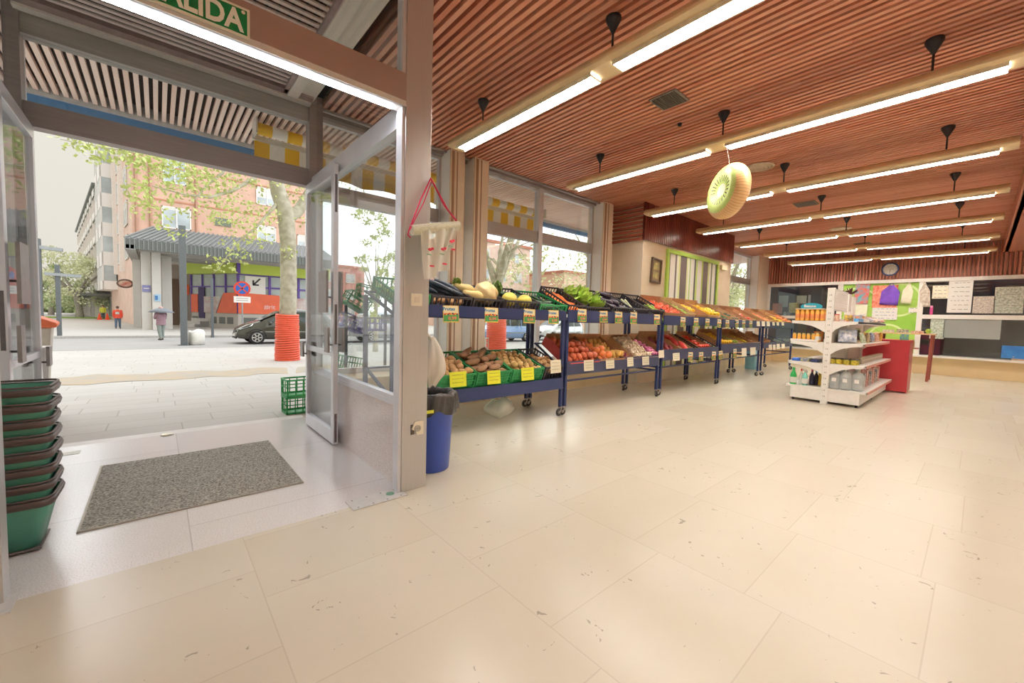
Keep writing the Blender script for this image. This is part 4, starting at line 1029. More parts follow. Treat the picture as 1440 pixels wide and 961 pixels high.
# ---- upper tier, second rack
tl = 27
v1 = crate('black_crate', 'black crate of carrots on the upper tier above the rack leg', 4.15, 4.50, z1, tl, BC, 0.60, 0.14, 'slot', GRP_B, dy=0.02)
fill(v1, 'carrot', 'orange carrot in the black crate above the rack leg', 34, (0.045, 0.02), layers=3, seed=34, yaw=1.9, dz=0.03, sc_=1.1, z0=0.03)
v2 = crate('black_crate', 'black crate of bright green lettuce on the upper tier', 4.52, 5.08, z1, tl, BC, 0.60, 0.13, 'slot', GRP_B, dy=0.02)
for i, (x, y, zz) in enumerate([(4.62, 4.15, 1.62), (4.80, 4.02, 1.56), (4.95, 4.2, 1.64), (4.98, 3.92, 1.50)]):
    leafy('lettuce', ['bright green lettuce at the back left of the lettuce crate', 'bright green lettuce in the middle of the lettuce crate', 'bright green lettuce at the back right of the lettuce crate', 'pale ribbed lettuce at the front of the lettuce crate'][i], LGb, (x, y, zz), (0.4, -0.6, 0.55), 20, 0.27, 0.075, 20 + i, 'lettuces', True, 0.9)
v3 = crate('black_crate', 'black crate of shiny aubergines right of the lettuce', 5.12, 5.62, z1, tl, BC, 0.60, 0.15, 'slot', GRP_B)
for i, (x, y, zz, a) in enumerate([(0.12, 0.45, 0.10, 1.9), (0.26, 0.46, 0.10, 1.7), (0.40, 0.44, 0.10, 1.8), (0.18, 0.30, 0.11, 2.0), (0.33, 0.28, 0.12, 1.8), (0.12, 0.16, 0.09, 2.0), (0.38, 0.14, 0.09, 1.7), (0.25, 0.42, 0.17, 2.0)]):
    o = put(v3, 'aubergine', 'glossy dark purple aubergine in the crate right of the lettuce', (x, y, zz), (0, 0.1, a), 1.05, 'aubergines')
    if i == 0:
        mb = MB(); mb.tube([(0.085, 0.01, 0), (0.115, 0.01, 0), (0.14, 0.014, 0)], [0.03, 0.016, 0.006], 8); cal = mb.build('calyx', mat('calyx_green', '#8c9a52', 0.5), o)
    else:
        c_ = cal.copy(); COL.objects.link(c_); c_.parent = o
v4 = crate('black_crate', 'black crate of leeks between the aubergines and the empty crate', 5.64, 6.12, z1, tl, BC, 0.60, 0.15, 'slot', GRP_B)
fill(v4, 'leek', 'pale green leek in the black crate right of the aubergines', 7, (0.05, 0.10), layers=1, seed=35, yaw=1.65, dz=0.03, jit=0.2, y0=0.15, y1=0.45, z0=-0.04)
v5 = crate('black_crate', 'almost empty black crate with green peppers and one tomato', 6.14, 6.62, z1, tl, BC, 0.60, 0.15, 'slot', GRP_B)
fill(v5, 'green_pepper', 'light green pepper at the front of the almost empty black crate', 6, (0.06, 0.03), layers=1, seed=36, x0=0.1, x1=0.34, y1=0.2, z0=0.10)
put(v5, 'red_tomato', 'single red tomato at the corner of the almost empty black crate', (0.42, 0.12, 0.13), (0, 0, 0), 1.5)
# ---- upper tier, third to fifth racks
tl = 25
w1 = crate('fruit_box', 'cardboard box of red peppers on the upper tier', 6.70, 7.42, z1, tl, CARD, 0.60, 0.11, 'card', GRP_C, 0.15)
fill(w1, 'pepper', 'red pepper in the upper cardboard box', 34, (0.055, 0.042), layers=2, seed=37, yaw=1.4)
w2 = crate('fruit_box', 'cardboard box of pale yellow and green fruit right of the red peppers', 7.44, 7.86, z1, tl, CARD2, 0.60, 0.11, 'card', GRP_C, 0.15)
fill(w2, 'lime', 'yellow-green lime right of the red peppers', 40, 0.033, layers=2, seed=38, sc_=1.2)
w3 = crate('fruit_box', 'half empty cardboard box with a few lemons on the upper tier', 7.88, 8.42, z1, tl, CARD, 0.60, 0.11, 'card', GRP_C, 0.15)
fill(w3, 'lemon', 'yellow lemon in the half empty upper box', 12, 0.042, layers=1, seed=39, x0=0.2, y0=0.25, sc_=1.1)
w4 = crate('fruit_box', 'cardboard box heaped with lemons on the upper tier', 8.44, 9.0, z1, tl, CARD2, 0.60, 0.11, 'card', GRP_C, 0.15)
fill(w4, 'lemon', 'yellow lemon in the heaped upper box', 56, 0.042, layers=3, seed=40, sc_=1.1)
far = [(9.14, 9.62, 'avocado', 'dark green avocado at the left of the fourth rack, upper tier', 22, 0.045, CARD, 'avocados'),
       (9.64, 10.12, 'courgette', 'green cucumber on the upper tier of the fourth rack', 14, (0.10, 0.035), CARD2, 'cucumbers'),
       (10.14, 10.60, 'brown_fruit', 'brown kiwi on the upper tier of the fourth rack', 26, 0.04, CARD, 'brown kiwis'),
       (10.62, 11.06, 'red_tomato', 'red apple on the upper tier of the fourth rack', 18, 0.045, CARD2, 'red apples'),
       (11.08, 11.50, 'lime', 'green lime at the right end of the fourth rack, upper tier', 24, 0.035, CARD, 'green limes'),
       (11.74, 12.24, 'orange', 'orange fruit at the left of the far rack, upper tier', 26, 0.045, CARD2, 'oranges'),
       (12.26, 12.78, 'banana', 'yellow banana in the second box of the far rack, upper tier', 16, (0.09, 0.035), CARD, 'bananas'),
       (12.80, 13.40, 'lemon', 'yellow fruit in the third box of the far rack, upper tier', 26, 0.045, CARD2, 'yellow fruit'),
       (13.42, 14.1, 'orange', 'orange fruit in the last box of the far rack, upper tier', 24, 0.05, CARD, 'oranges again')]
for i, (a, b_, kd, lb, n, r, mt_, nm) in enumerate(far):
    cb = crate('fruit_box', 'cardboard box of %s on the upper tier' % nm if nm != 'oranges again' else 'last cardboard box of oranges at the far end of the upper tier', a, b_, 1.315, 25, mt_, 0.60, 0.11, 'card', GRP_C, 0.15)
    if kd == 'red_tomato':
        for q in range(n): pass
    fill(cb, kd, lb, n, r, layers=2, seed=50 + i)

# ================================================================ price cards
CARDM = mat('card_cream', '#ecdcb0', 0.6, var=0.03); YEL = mat('card_edge_yellow', '#ecc04a', 0.6)
def make_card():
    t = thing('price_card', None, 'price card', (0, 0, 0))
    mb = MB(); mb.box(-0.055, 0.055, -0.001, 0.0, -0.065, 0.065); mb.build('card', YEL, t)
    mb = MB(); mb.box(-0.051, 0.051, -0.002, -0.001, -0.058, 0.062); mb.build('face', CARDM, t)
    mb = MB(); mb.box(-0.051, 0.051, -0.0028, -0.002, -0.056, -0.008); mb.build('green_band', mat('card_green', '#4d9c50', 0.6), t)
    for j, (cname, cc) in enumerate((('card_red', '#e0512e'), ('card_orange', '#f0a030'), ('card_purple', '#6a3f4c'))):
        mb = MB()
        for i in range(3 if j < 2 else 3):
            mb.ell((-0.042 + 0.014*(i*2.2 + j*0.8), -0.003, -0.002 + 0.005*((i + j) % 2)), (0.009, 0.0012, 0.007), 8, 5)
        mb.build('fruit_print', mat(cname, cc, 0.6), t)
    text('lettering', 'Frutas', 0.034, mat('card_blue', '#2f7fb0', 0.6), t, Matrix.Translation((-0.015, -0.003, 0.038)) @ Matrix.Rotation(R_(90), 4, 'X') @ Matrix.Shear('XZ', 4, (0.0, 0.0)), 0.0003, 0.0012)
    text('price', '0,99', 0.034, mat('card_pricered', '#ee7f6c', 0.6), t, Matrix.Translation((0.008, -0.0035, -0.034)) @ Matrix.Rotation(R_(90), 4, 'X'), 0.0003, 0.0012)
    return t
cards = [(618,650,429,454,'below the dark courgettes'),(677,705,432,454,'below the large cabbage'),(732,757,434,455,'below the yellow melons'),(768,789,436,456,'below the green crate of cucumbers'),
 (809,828,434,453,'below the carrots'),(841,857,437,454,'below the lettuce'),(862,878,438,455,'below the left of the aubergine crate'),(884,898,439,456,'below the leeks'),(918,930,442,457,'below the almost empty black crate'),
 (955,966,446,460,'below the upper red peppers'),(973,985,447,460,'below the limes on the upper tier'),(990,1000,448,460,'below the half empty lemon box'),(1007,1016,449,461,'below the heaped lemons'),(1019,1027,450,461,'below the avocados'),
 (1033,1040,450,461,'below the upper cucumbers of the fourth rack'),(1043,1049,450,461,'below the brown kiwis'),(1053,1059,451,461,'below the red apples'),
 (966,976,496,508,'below the lower green beans'),(981,991,496,507,'below the lower small red tomatoes'),(1000,1008,495,506,'below the brown fruit crate on the lower tier'),(1010,1017,494,505,'at the right end of the third rack, lower tier'),(1029,1038,491,503,'below the lower lemons')]
proto = make_card()
for i, (a, b_, t0, t1, lb) in enumerate(cards):
    p0 = at_y(a, t0, 3.612); p1 = at_y(b_, t1, 3.612)
    o = proto if i == 0 else copy_tree(proto)
    o.location = ((p0.x+p1.x)/2, 3.614, (p0.z+p1.z)/2); s_ = min(max((p1.x-p0.x)/0.11, 1.0), 1.75)
    o.scale = (s_, 1, (p0.z-p1.z)/0.13); o.rotation_euler = (R_(-3), R_((i*37 % 5 - 2)*0.8), 0)
    tag(o, 'colourful fruit price card ' + lb, 'price card', 'printed fruit price cards')
def plain(a, b_, t0, t1, y, mt_, lb, grp, lines=True):
    p0 = at_y(a, t0, y); p1 = at_y(b_, t1, y); w = (p1.x - p0.x)/2; h = (p0.z - p1.z)/2
    t = thing('price_tag', lb, 'price tag', ((p0.x+p1.x)/2, y, (p0.z+p1.z)/2), 0, grp)
    mb = MB(); mb.add([(-w, 0.0, h), (w, 0.0, h), (w*1.02, -0.012, -h), (-w*0.96, -0.01, -h), (-w, 0.001, h), (w, 0.001, h), (w*1.02, -0.011, -h), (-w*0.96, -0.009, -h)], [(3, 2, 1, 0), (4, 5, 6, 7), (0, 1, 5, 4), (3, 7, 6, 2)])
    mb.build('sheet', mt_, t)
    if lines:
        mb = MB(); rn = random.Random(int(a))
        for k in range(3):
            zz = h*(0.55 - 0.5*k); x = -w*0.7
            while x < w*0.65:
                l = rn.uniform(0.008, 0.02); yo = -0.002 - 0.0055*(1 - zz/h)
                mb.box(x, min(x + l, w*0.75), yo - 0.001, yo, zz, zz + 0.005); x += l + 0.008
        mb.build('handwriting', mat('ink_olive', '#8d8f4e', 0.7), t)
YT = mat('tag_bright_yellow', '#eef03a', 0.6, var=0.04); WT = mat('tag_paper', '#ece4cc', 0.7, var=0.04)
plain(632, 655, 524, 543, 3.600, YT, 'yellow handwritten price tag on the green crate nearest the bin', 'yellow price tags')
plain(685, 703, 522, 539, 3.600, YT, 'yellow handwritten price tag on the middle green potato crate', 'yellow price tags')
plain(733, 750, 518, 534, 3.600, YT, 'yellow handwritten price tag on the crate of small potatoes', 'yellow price tags')
plain(774, 788, 507, 524, 3.600, WT, 'cream price tag on the black potato crate beside the rack leg', 'cream price tags')
for (a, b_, c_, d_, l) in ((821, 834, 507, 521, 'below the big tomatoes'), (852, 863, 505, 518, 'below the yellow onions'), (882, 890, 503, 515, 'below the dark red onions'), (903, 912, 502, 513, 'below the garlic'), (926, 933, 493, 503, 'below the pink onions'),
                       (946, 955, 497, 507, 'below the reddish yams'), (1043, 1049, 490, 501, 'below the yellow-green peppers'), (1055, 1062, 489, 499, 'below the bananas'),
                       (1064, 1068, 452, 459, 'below the upper green limes'), (1071, 1075, 452, 459, 'at the left end of the far rack, upper tier'), (1078, 1082, 452, 459, 'second along the far rack, upper tier'), (1086, 1089, 453, 458, 'third along the far rack, upper tier'), (1092, 1095, 453, 458, 'fourth along the far rack, upper tier'), (1099, 1102, 453, 458, 'last along the far rack, upper tier'),
                       (1081, 1085, 485, 492, 'first along the far rack, lower tier'), (1087, 1090, 485, 492, 'second along the far rack, lower tier'), (1092, 1096, 484, 491, 'third along the far rack, lower tier'), (1099, 1103, 484, 490, 'last along the far rack, lower tier')):
    plain(a, b_, c_, d_, 3.612, WT, 'cream price tag ' + l, 'cream price tags', b_ - a > 7)
# ================================================================ white gondola shelving
GW = mat('gondola_white', '#efece6', 0.4, var=0.03); GR = mat('gondola_edge_red', '#cf8f80', 0.5)
GX0, GX1, GYC = 8.46, 11.3, 1.66
t = thing('gondola_shelving', 'white double-sided shop shelving in the middle of the floor', 'shelving', (GX0, GYC, 0))
for (a_, b_, h_) in ((0, 0.06, 1.95), (GX1-GX0-0.05, GX1-GX0, 1.6), (1.35, 1.40, 1.6)):
    mb = MB(); mb.box(a_, b_, -0.05, 0.05, 0.0, h_); mb.build('upright', GW, t, bevel=0.004)
mb = MB(); z = 0.12
while z < 1.9: mb.box(-0.002, 0.001, -0.010, -0.003, z, z + 0.022); mb.box(-0.002, 0.001, 0.012, 0.017, z, z + 0.022); z += 0.1
mb.build('slot', mat('slot_dark', '#6b655e', 0.7), t)
mb = MB(); mb.box(0.05, GX1-GX0-0.05, -0.012, 0.012, 0.2, 1.45); mb.build('back_panel', GW, t)
SZ = (0.265, 0.685, 1.035, 1.395); LXg = GX1 - GX0
for s, dep in ((1, (0.57, 0.55, 0.53, 0.53)), (-1, (0.54, 0.50, 0.46, 0.38))):
    for z, dp in zip(SZ, dep):
        mb = MB(); mb.box(0.0, LXg, s*0.03, s*dp, z - 0.03, z); mb.box(0.0, LXg, s*(dp - 0.012), s*dp, z - 0.045, z + 0.004); mb.build('shelf', GW, t, bevel=0.003)
        if s < 0 and z < 1.3:
            mb = MB(); mb.box(0.12, LXg, s*dp - 0.004, s*dp, z - 0.045, z - 0.004); mb.build('price_strip', GR, t)
        if z > 0.3:
            poly = [(0.05, 0.0), (dp - 0.02, 0.0), (dp - 0.02, -0.045), (dp*0.72, -0.055), (dp*0.45, -0.085), (dp*0.25, -0.135), (0.05, -0.19)]
            for xx in (-0.006, LXg - 0.002):
                mb = MB(); n = len(poly)
                vs = [(xx, s*a, z + b) for a, b in poly] + [(xx + 0.008, s*a, z + b) for a, b in poly]
                mb.add(vs, [tuple(range(n)), tuple(reversed(range(n, 2*n)))] + [(i, i+n, (i+1) % n + n, (i+1) % n) for i in range(n)]); mb.build('bracket', GW, t)
    mb = MB(); mb.box(0.01, LXg, s*0.03, s*(dep[0] - 0.08), 0.045, 0.235); mb.build('base', GW, t, bevel=0.004)
    for xx in (0.06, 1.4, LXg - 0.06):
        mb = MB(); mb.cyl((xx, s*(dep[0]-0.12), 0), (xx, s*(dep[0]-0.12), 0.05), 0.02, n=10); mb.build('foot', BLACK, t)
mb = MB()
for k in range(2):
    x0 = 0.10 + 0.62*k
    mb.box(x0, x0 + 0.58, -0.006, 0.006, 1.93, 1.95); mb.box(x0, x0 + 0.58, -0.006, 0.006, 1.58, 1.60)
    for i in range(15): mb.box(x0 + i*0.0405, x0 + i*0.0405 + 0.008, -0.003, 0.003, 1.58, 1.95)
    for i in range(9): mb.box(x0, x0 + 0.58, -0.002, 0.002, 1.6 + i*0.04, 1.606 + i*0.04)
mb.build('wire_panel', GW, t)
mb = MB(); mb.box(1.36, 1.62, -0.01, 0.01, 1.5, 1.93); mb.box(1.72, 2.0, -0.01, 0.01, 1.5, 1.90); mb.build('end_panel', GW, t)

def item(name, label, cat, mb, m, loc, group=None, rz=0.0):
    o = mb.build(name, m, loc=loc); o.rotation_euler = (0, 0, rz); tag(o, label, cat, group); return o
def copies(proto, spots, labels, group):
    for i, s in enumerate(spots):
        o = proto if i == 0 else copy_tree(proto)
        o.location = s; tag(o, labels[i] if isinstance(labels, list) else labels, None, group)
def jar(name, cat, r, h, body, lidc, lab=None, label='x'):
    t = thing(name, label, cat)
    mb = MB(); mb.lathe([(r*0.9, 0), (r, 0.006), (r, h*0.78), (r*0.8, h*0.86), (r*0.78, h*0.88)], 16); mb.build('body', body, t)
    mb = MB(); mb.lathe([(r*0.85, h*0.87), (r*0.87, h*0.88), (r*0.87, h), (r*0.8, h)], 16); mb.build('lid', lidc, t)
    if lab:
        mb = MB(); mb.lathe([(r*1.01, h*0.2), (r*1.015, h*0.21), (r*1.015, h*0.6), (r*1.01, h*0.61)], 16, caps=False); mb.build('paper_label', lab, t)
    return t
OR = mat('juice_orange', '#fbbd55', 0.35, var=0.08, scale=20); ORL = mat('juice_label', '#f9cf5a', 0.4); REDL = mat('label_red', '#d9472f', 0.5); GOLD = mat('lid_gold', '#c9b88f', 0.35, 0.5)
# top left shelf: two rows of six orange canisters in a tray with an oval sign
p = jar('juice_can', 'can', 0.032, 0.19, OR, mat('lid_orange', '#f0b64a', 0.4), mat('label_tangerine', '#f29a62', 0.5, var=0.2, scale=50))
copies(p, [(8.53 + 0.075*(i//6), 2.13 - 0.072*(i % 6), 1.40) for i in range(12)], ['orange juice can in the front row of the top shelf']*6 + ['orange juice can in the second row of the top shelf']*6, None)
for o in bpy.data.objects:
    if o.name.startswith('juice_can') and o.parent is None: o['group'] = 'orange juice cans'
mb = MB(); mb.box(-0.04, 0.12, -0.21, 0.21, 0, 0.016); item('card_tray', 'pale cardboard tray lid lying on the orange juice cans', 'tray', mb, mat('tray_card', '#e8cfae', 0.7), (8.53, 1.95, 1.592))
t = thing('shop_sign', 'blue oval display sign standing on the orange juice cans', 'sign', (8.50, 1.93, 1.608))
mb = MB()
pl = [(0.155*math.cos(a), 0.062*math.sin(a)) for a in [2*math.pi*i/28 for i in range(28)]]
pl = [(a, max(b, -0.03)) for a, b in pl]
mb.add([(0, a, b + 0.031) for a, b in pl] + [(0.006, a, b + 0.031) for a, b in pl], [tuple(range(28)), tuple(reversed(range(28, 56)))] + [(i, i+28, (i+1) % 28 + 28, (i+1) % 28) for i in range(28)])
mb.build('board', mat('sign_teal', '#2fa5bd', 0.4, var=0.04), t)
text('lettering', 'Betune', 0.06, WHITE, t, Matrix.Translation((-0.003, 0.02, 0.04)) @ Matrix(((0, 0, -1, 0), (-1, 0, 0, 0), (0, 1, 0, 0), (0, 0, 0, 1))), 0.001, 0.002)
# second left shelf: small jars in a white tray, one bigger
p = jar('preserve_jar', 'jar', 0.027, 0.105, OR, GOLD)
copies(p, [(8.52, 2.15 - 0.068*i, 1.075) for i in range(5)], 'small orange preserve jar in the white tray', 'small preserve jars')
mb = MB(); mb.box(-0.05, 0.10, -0.2, 0.2, 0, 0.035); item('jar_tray', 'white tray holding the small orange preserve jars', 'tray', mb, WHITE, (8.53, 2.0, 1.04))
p = jar('preserve_jar', 'jar', 0.036, 0.16, OR, GOLD, WHITE); copies(p, [(8.52, 1.815, 1.037), (8.62, 1.82, 1.037)], ['larger orange jar with a white label beside the upright', 'larger orange jar standing behind the one beside the upright'], 'larger orange jars')
mb = MB()
for i in range(3): mb.box(-0.03, 0.10, -0.05 + 0.0*i, 0.05, 0.05*i, 0.05*i + 0.046)
mb = MB(); mb.box(-0.05, 0.05, -0.06, 0.06, 0, 0.18); item('biscuit_box', 'red and yellow chequered box behind the orange jars', 'box', mb, mat('chequer_red', '#e2502f', 0.5, scale=40, col2='#f0c060'), (8.80, 1.86, 1.037))
# third left shelf: blue packs
PB = mat('pack_blue', '#2c66c4', 0.4, var=0.2, scale=18); PD = mat('pack_navy', '#24305f', 0.4, var=0.3, scale=18)
for i, (y, w, m_, l) in enumerate(((2.10, 0.10, PB, 'bright blue packet at the outer end of the third shelf'), (1.97, 0.10, mat('pack_royal', '#2a4db0', 0.4, col2='#e8e25a', scale=14), 'royal blue packet with yellow print beside it'), (1.83, 0.09, PD, 'dark navy packet next to the white upright'))):
    mb = MB(); mb.box(-0.04, 0.22, -w*0.62, w*0.62, 0, 0.05 + 0.008*(i % 2)); o = item('packet', l, 'packet', mb, m_, (8.52, y, 0.688), 'blue packets'); md = o.modifiers.new('b', 'BEVEL'); md.width = 0.012; md.segments = 2
# bottom left: cleaning bottles
def bottle(label, body, capc, h, r, loc, spray=False, lab=True):
    t = thing('spray_bottle' if spray else 'cleaning_bottle', label, 'bottle', loc)
    mb = MB(); mb.lathe([(r*0.9, 0), (r, 0.01), (r, h*0.5), (r*0.75, h*0.66), (r*0.36, h*0.8), (r*0.34, h*0.86)], 14); mb.build('body', body, t)
    mb = MB()
    if spray: mb.box(-r*0.4, r*0.4, -r*0.5, r*0.9, h*0.88, h); mb.cyl((0, 0, h*0.84), (0, 0, h*0.9), r*0.4, n=10); mb.box(-0.004, 0.004, -r*0.9, -r*0.4, h*0.78, h*0.92)
    else: mb.cyl((0, 0, h*0.85), (0, 0, h), r*0.42, r*0.36, 12)
    mb.build('cap', capc, t)
    if lab: mb = MB(); mb.lathe([(r*1.012, h*0.1), (r*1.018, h*0.11), (r*1.018, h*0.42), (r*1.012, h*0.43)], 14, caps=False); mb.build('paper_label', WHITE, t)
    return t
GB = mat('bottle_green', '#2fae5a', 0.3); TB = mat('bottle_teal', '#7fcfc0', 0.3); RC = mat('cap_red', '#d8452f', 0.4)
bottle('green cleaning bottle with a white label at the outer end of the bottom shelf', GB, GB, 0.30, 0.05, (8.53, 2.13, 0.268))
bottle('white bottle with a red cap between the green and teal bottles', WHITE, RC, 0.28, 0.034, (8.60, 2.03, 0.268), lab=False)
bottle('teal spray bottle right of the red-capped bottle', TB, WHITE, 0.28, 0.042, (8.54, 1.96, 0.268), True)
for i, (y, c_, cc, l) in enumerate(((1.90, '#3a3550', '#b04060', 'dark bottle with a red cap, third from the upright'), (1.84, '#26242c', '#2f7ac0', 'black bottle beside the upright, bottom shelf'), (1.79, '#e0b83a', '#3a9a5a', 'yellow bottle half hidden by the upright'))):
    bottle(l, mat('liquid_%d' % i, c_, 0.3), mat('liqcap_%d' % i, cc, 0.4), 0.27 - 0.01*i, 0.038, (8.72 + 0.02*i, y, 0.268), lab=False)
# right side: top shelf
p = jar('snack_tub', 'tub', 0.024, 0.12, mat('tub_orange', '#e9a574', 0.5, col2='#f5e4d6', scale=60), mat('lid_red', '#d5502f', 0.5))
copies(p, [(8.52 + 0.055*(i % 3), 1.58 - 0.055*(i // 3), 1.398) for i in range(3)], 'striped orange tub beside the upright on the top shelf', 'striped orange tubs')
def pillow(name, label, cat, m_, loc, sx, sy, sz, rot=(0, 0, 0), group=None):
    mb = MB()
    for s in (1, -1):
        mb.grid(lambda u, v, s=s: ((u-0.5)*2*sx, (v-0.5)*2*sy, s*sz*max(0, (1-abs(2*u-1)**2.5))**0.6*max(0, (1-abs(2*v-1)**2.5))**0.6 + 0.004*math.sin(u*14+v*9)), 10, 10)
    o = mb.build(name, m_, loc=loc); o.rotation_euler = rot; tag(o, label, cat, group); return o
def cmat(n, a, b_, s=30): return mat(n, a, 0.4, col2=b_, scale=s)
pillow('snack_bag', 'navy and yellow striped bag on the top shelf, right side', 'bag', cmat('bag_navy', '#2b3357', '#f0c840', 22), (8.62, 1.44, 1.46), 0.05, 0.06, 0.02, (0.3, -1.2, 0.3))
mb = MB(); mb.box(-0.02, 0.40, -0.03, 0.03, 0, 0.05); item('blue_box', 'blue and white flat carton at the edge of the top shelf', 'box', mb, cmat('box_blue', '#3d9ae0', '#7fbdf0', 10), (8.60, 1.33, 1.398))
mb = MB(); mb.box(-0.02, 0.5, -0.035, 0.035, 0, 0.06); item('white_box', 'long white carton right of the blue carton, top shelf', 'box', mb, WHITE, (9.04, 1.33, 1.398))
rn = random.Random(9)
cols = [('#e8dcc6', '#d8543a'), ('#f3efe6', '#c98f5a'), ('#e0532f', '#f4e6c8'), ('#f0e9d8', '#3a62b0'), ('#f2c63a', '#d84a30'), ('#e9e3d3', '#a04238')]
wh2 = ['left', 'second', 'third', 'fourth', 'fifth', 'sixth', 'seventh', 'eighth', 'ninth', 'last']
for i in range(10):
    mb = MB(); h = 0.10 + 0.03*rn.random(); mb.box(-0.09, 0.09, -0.045, 0.045, 0, h)
    item('grocery_box', 'small printed carton, %s in the back row of the top shelf' % wh2[i], 'box', mb, cmat('carton_%d' % (i % 6), *cols[i % 6], 30), (8.85 + i*0.25, 1.47, 1.398), 'printed cartons on the top shelf', rn.uniform(-0.1, 0.1))
for i in range(6):
    pillow('snack_bag', 'crinkled snack bag, %s along the front edge of the top shelf' % wh2[i], 'bag', cmat('snack_%d' % (i % 6), *cols[(i*2+3) % 6], 24), (9.75 + i*0.24, 1.33, 1.44), 0.09, 0.055, 0.035, (0.2, rn.uniform(-0.2, 0.2), rn.uniform(-0.5, 0.5)), 'snack bags on the top shelf')
# second right shelf
pillow('patterned_bag', 'white bag with orange and blue print beside the upright, second shelf', 'bag', cmat('bag_print', '#f4f4f8', '#8ea0c4', 22), (8.60, 1.43, 1.16), 0.11, 0.12, 0.06, (0, -1.35, 0.2))
for i in range(8):
    mb = MB(); L_ = 0.16 + 0.05*rn.random(); mb.box(-L_, L_, -0.035, 0.035, 0, 0.022)
    item('bread_pack', 'flat packet, %s in the pile on the second shelf' % wh2[i], 'packet', mb, cmat('flat_%d' % (i % 4), *[('#e9d9c0', '#f6f0e4'), ('#c9b06a', '#e8e0c8'), ('#e4e04a', '#c8c0a0'), ('#f0e6dc', '#b88a60')][i % 4], 20), (8.95 + 0.30*(i // 2), 1.35, 1.038 + 0.025*(i % 2)), 'flat packets', rn.uniform(-0.2, 0.2))
mb = MB(); mb.box(-0.28, 0.28, -0.03, 0.03, 0, 0.03)
o = item('long_packet', 'long green and beige packet leaning across the second shelf', 'packet', mb, cmat('long_green', '#a9ac3a', '#d9d0b8', 8), (9.35, 1.40, 1.16)); o.rotation_euler = (0, R_(22), 0.05)
for i in range(7):
    mb = MB(); mb.box(-0.05, 0.05, -0.03, 0.03, 0, 0.10 + 0.05*(i % 2))
    item('spice_box', 'small red and white box, %s toward the red counter on the second shelf' % wh2[i], 'box', mb, cmat('spice_%d' % (i % 3), *[('#d83a30', '#f3e6c8'), ('#2d4f9a', '#e8d23a'), ('#b8402f', '#efe6da')][i % 3], 24), (10.0 + i*0.17, 1.33, 1.038), 'small boxes on the second shelf', rn.uniform(-0.2, 0.2))
mb = MB()
for i in range(5): mb.box(0.24*i, 0.24*i + 0.18, -0.05, 0.05, 0, 0.13)
for i in range(5):
    mb = MB(); mb.box(-0.1, 0.1, -0.05, 0.05, 0, 0.14); item('dark_box', 'dark carton, %s at the back of the second shelf' % wh2[i], 'box', mb, mat('dark_carton', '#473d4d', 0.6, var=0.3, scale=14), (9.0 + 0.3*i, 1.56, 1.038), 'dark cartons')
for i in range(9):
    pillow('snack_bag', 'upright crinkled bag, %s from the patterned bag on the second shelf' % wh2[i], 'bag', cmat('upbag_%d' % (i % 5), *[('#e8ece0', '#6a8f4a'), ('#f2e8d2', '#c9542f'), ('#d9c9a8', '#8f6f4a'), ('#f0d84a', '#c96a3a'), ('#dfe4ee', '#4a5fa0')][i % 5], 26), (8.98 + i*0.24, 1.30 + 0.05*(i % 2), 1.13), 0.085, 0.09, 0.035, (R_(75 + 8*(i % 3)), 0, 0.15*(i % 3 - 1)), 'upright bags on the second shelf')
# third right shelf: yellow tins, darker tins stacked behind
p = thing('food_tin', 'x', 'tin')
mb = MB(); mb.lathe([(0.045, 0), (0.047, 0.004), (0.047, 0.076), (0.045, 0.08)], 18); mb.build('body', cmat('tin_yellow', '#ecd03a', '#5f6b3a', 26), p)
mb = MB(); mb.lathe([(0.048, 0.078), (0.048, 0.088), (0.044, 0.09)], 18); mb.build('lid', BLACK, p)
copies(p, [(8.54 + 0.0*i + 0.02, 1.575 - 0.098*i + 0.03, 0.688) for i in range(4)] + [(8.68, 1.575 - 0.098*i + 0.03, 0.688) for i in range(4)], ['yellow tin facing the aisle end on the third shelf']*4 + ['yellow tin in the row behind on the third shelf']*4, 'yellow tins')
p = thing('canned_food', 'x', 'tin')
mb = MB(); mb.lathe([(0.036, 0), (0.038, 0.004), (0.038, 0.10), (0.036, 0.104)], 16); mb.build('body', cmat('tin_grey', '#8f7c68', '#e6dccb', 34), p)
mb = MB(); mb.lathe([(0.030, 0.1035), (0.036, 0.106), (0.034, 0.107)], 16); mb.build('lid', GOLD, p)
copies(p, [(9.0 + 0.115*i, 1.30, 0.688) for i in range(19)], 'small grey-brown tin in the long row of the third shelf', 'tins in the long row')
# bottom right: water jugs
def jug_mat():
    m = glass('jug_plastic', '#f4f8f8', 0.12, 0.5, 0.12, 0.42, '#eef3f3'); return m
def make_jug():
    t = thing('water_jug', 'x', 'jug')
    pr = [(0.06, 0.0), (0.082, 0.012)]
    z = 0.03
    while z < 0.20: pr += [(0.086, z), (0.081, z + 0.008), (0.086, z + 0.016)]; z += 0.024
    pr += [(0.085, 0.225), (0.07, 0.27), (0.04, 0.305), (0.02, 0.315), (0.019, 0.335)]
    mb = MB(); mb.lathe(pr, 22); mb.build('body', jug_mat(), t)
    mb = MB(); mb.lathe([(0.023, 0.325), (0.023, 0.348), (0.018, 0.35)], 14); mb.tube([(0.03, 0, 0.31), (0.05, 0, 0.36), (-0.05, 0, 0.36), (-0.03, 0, 0.31)], 0.005, 6); mb.build('cap', mat('jug_cap', '#dfe4e2', 0.4), t)
    mb = MB(); mb.box(-0.091, -0.089, -0.03, 0.03, 0.13, 0.19); mb.build('paper_label', WHITE, t)
    return t
p = make_jug()
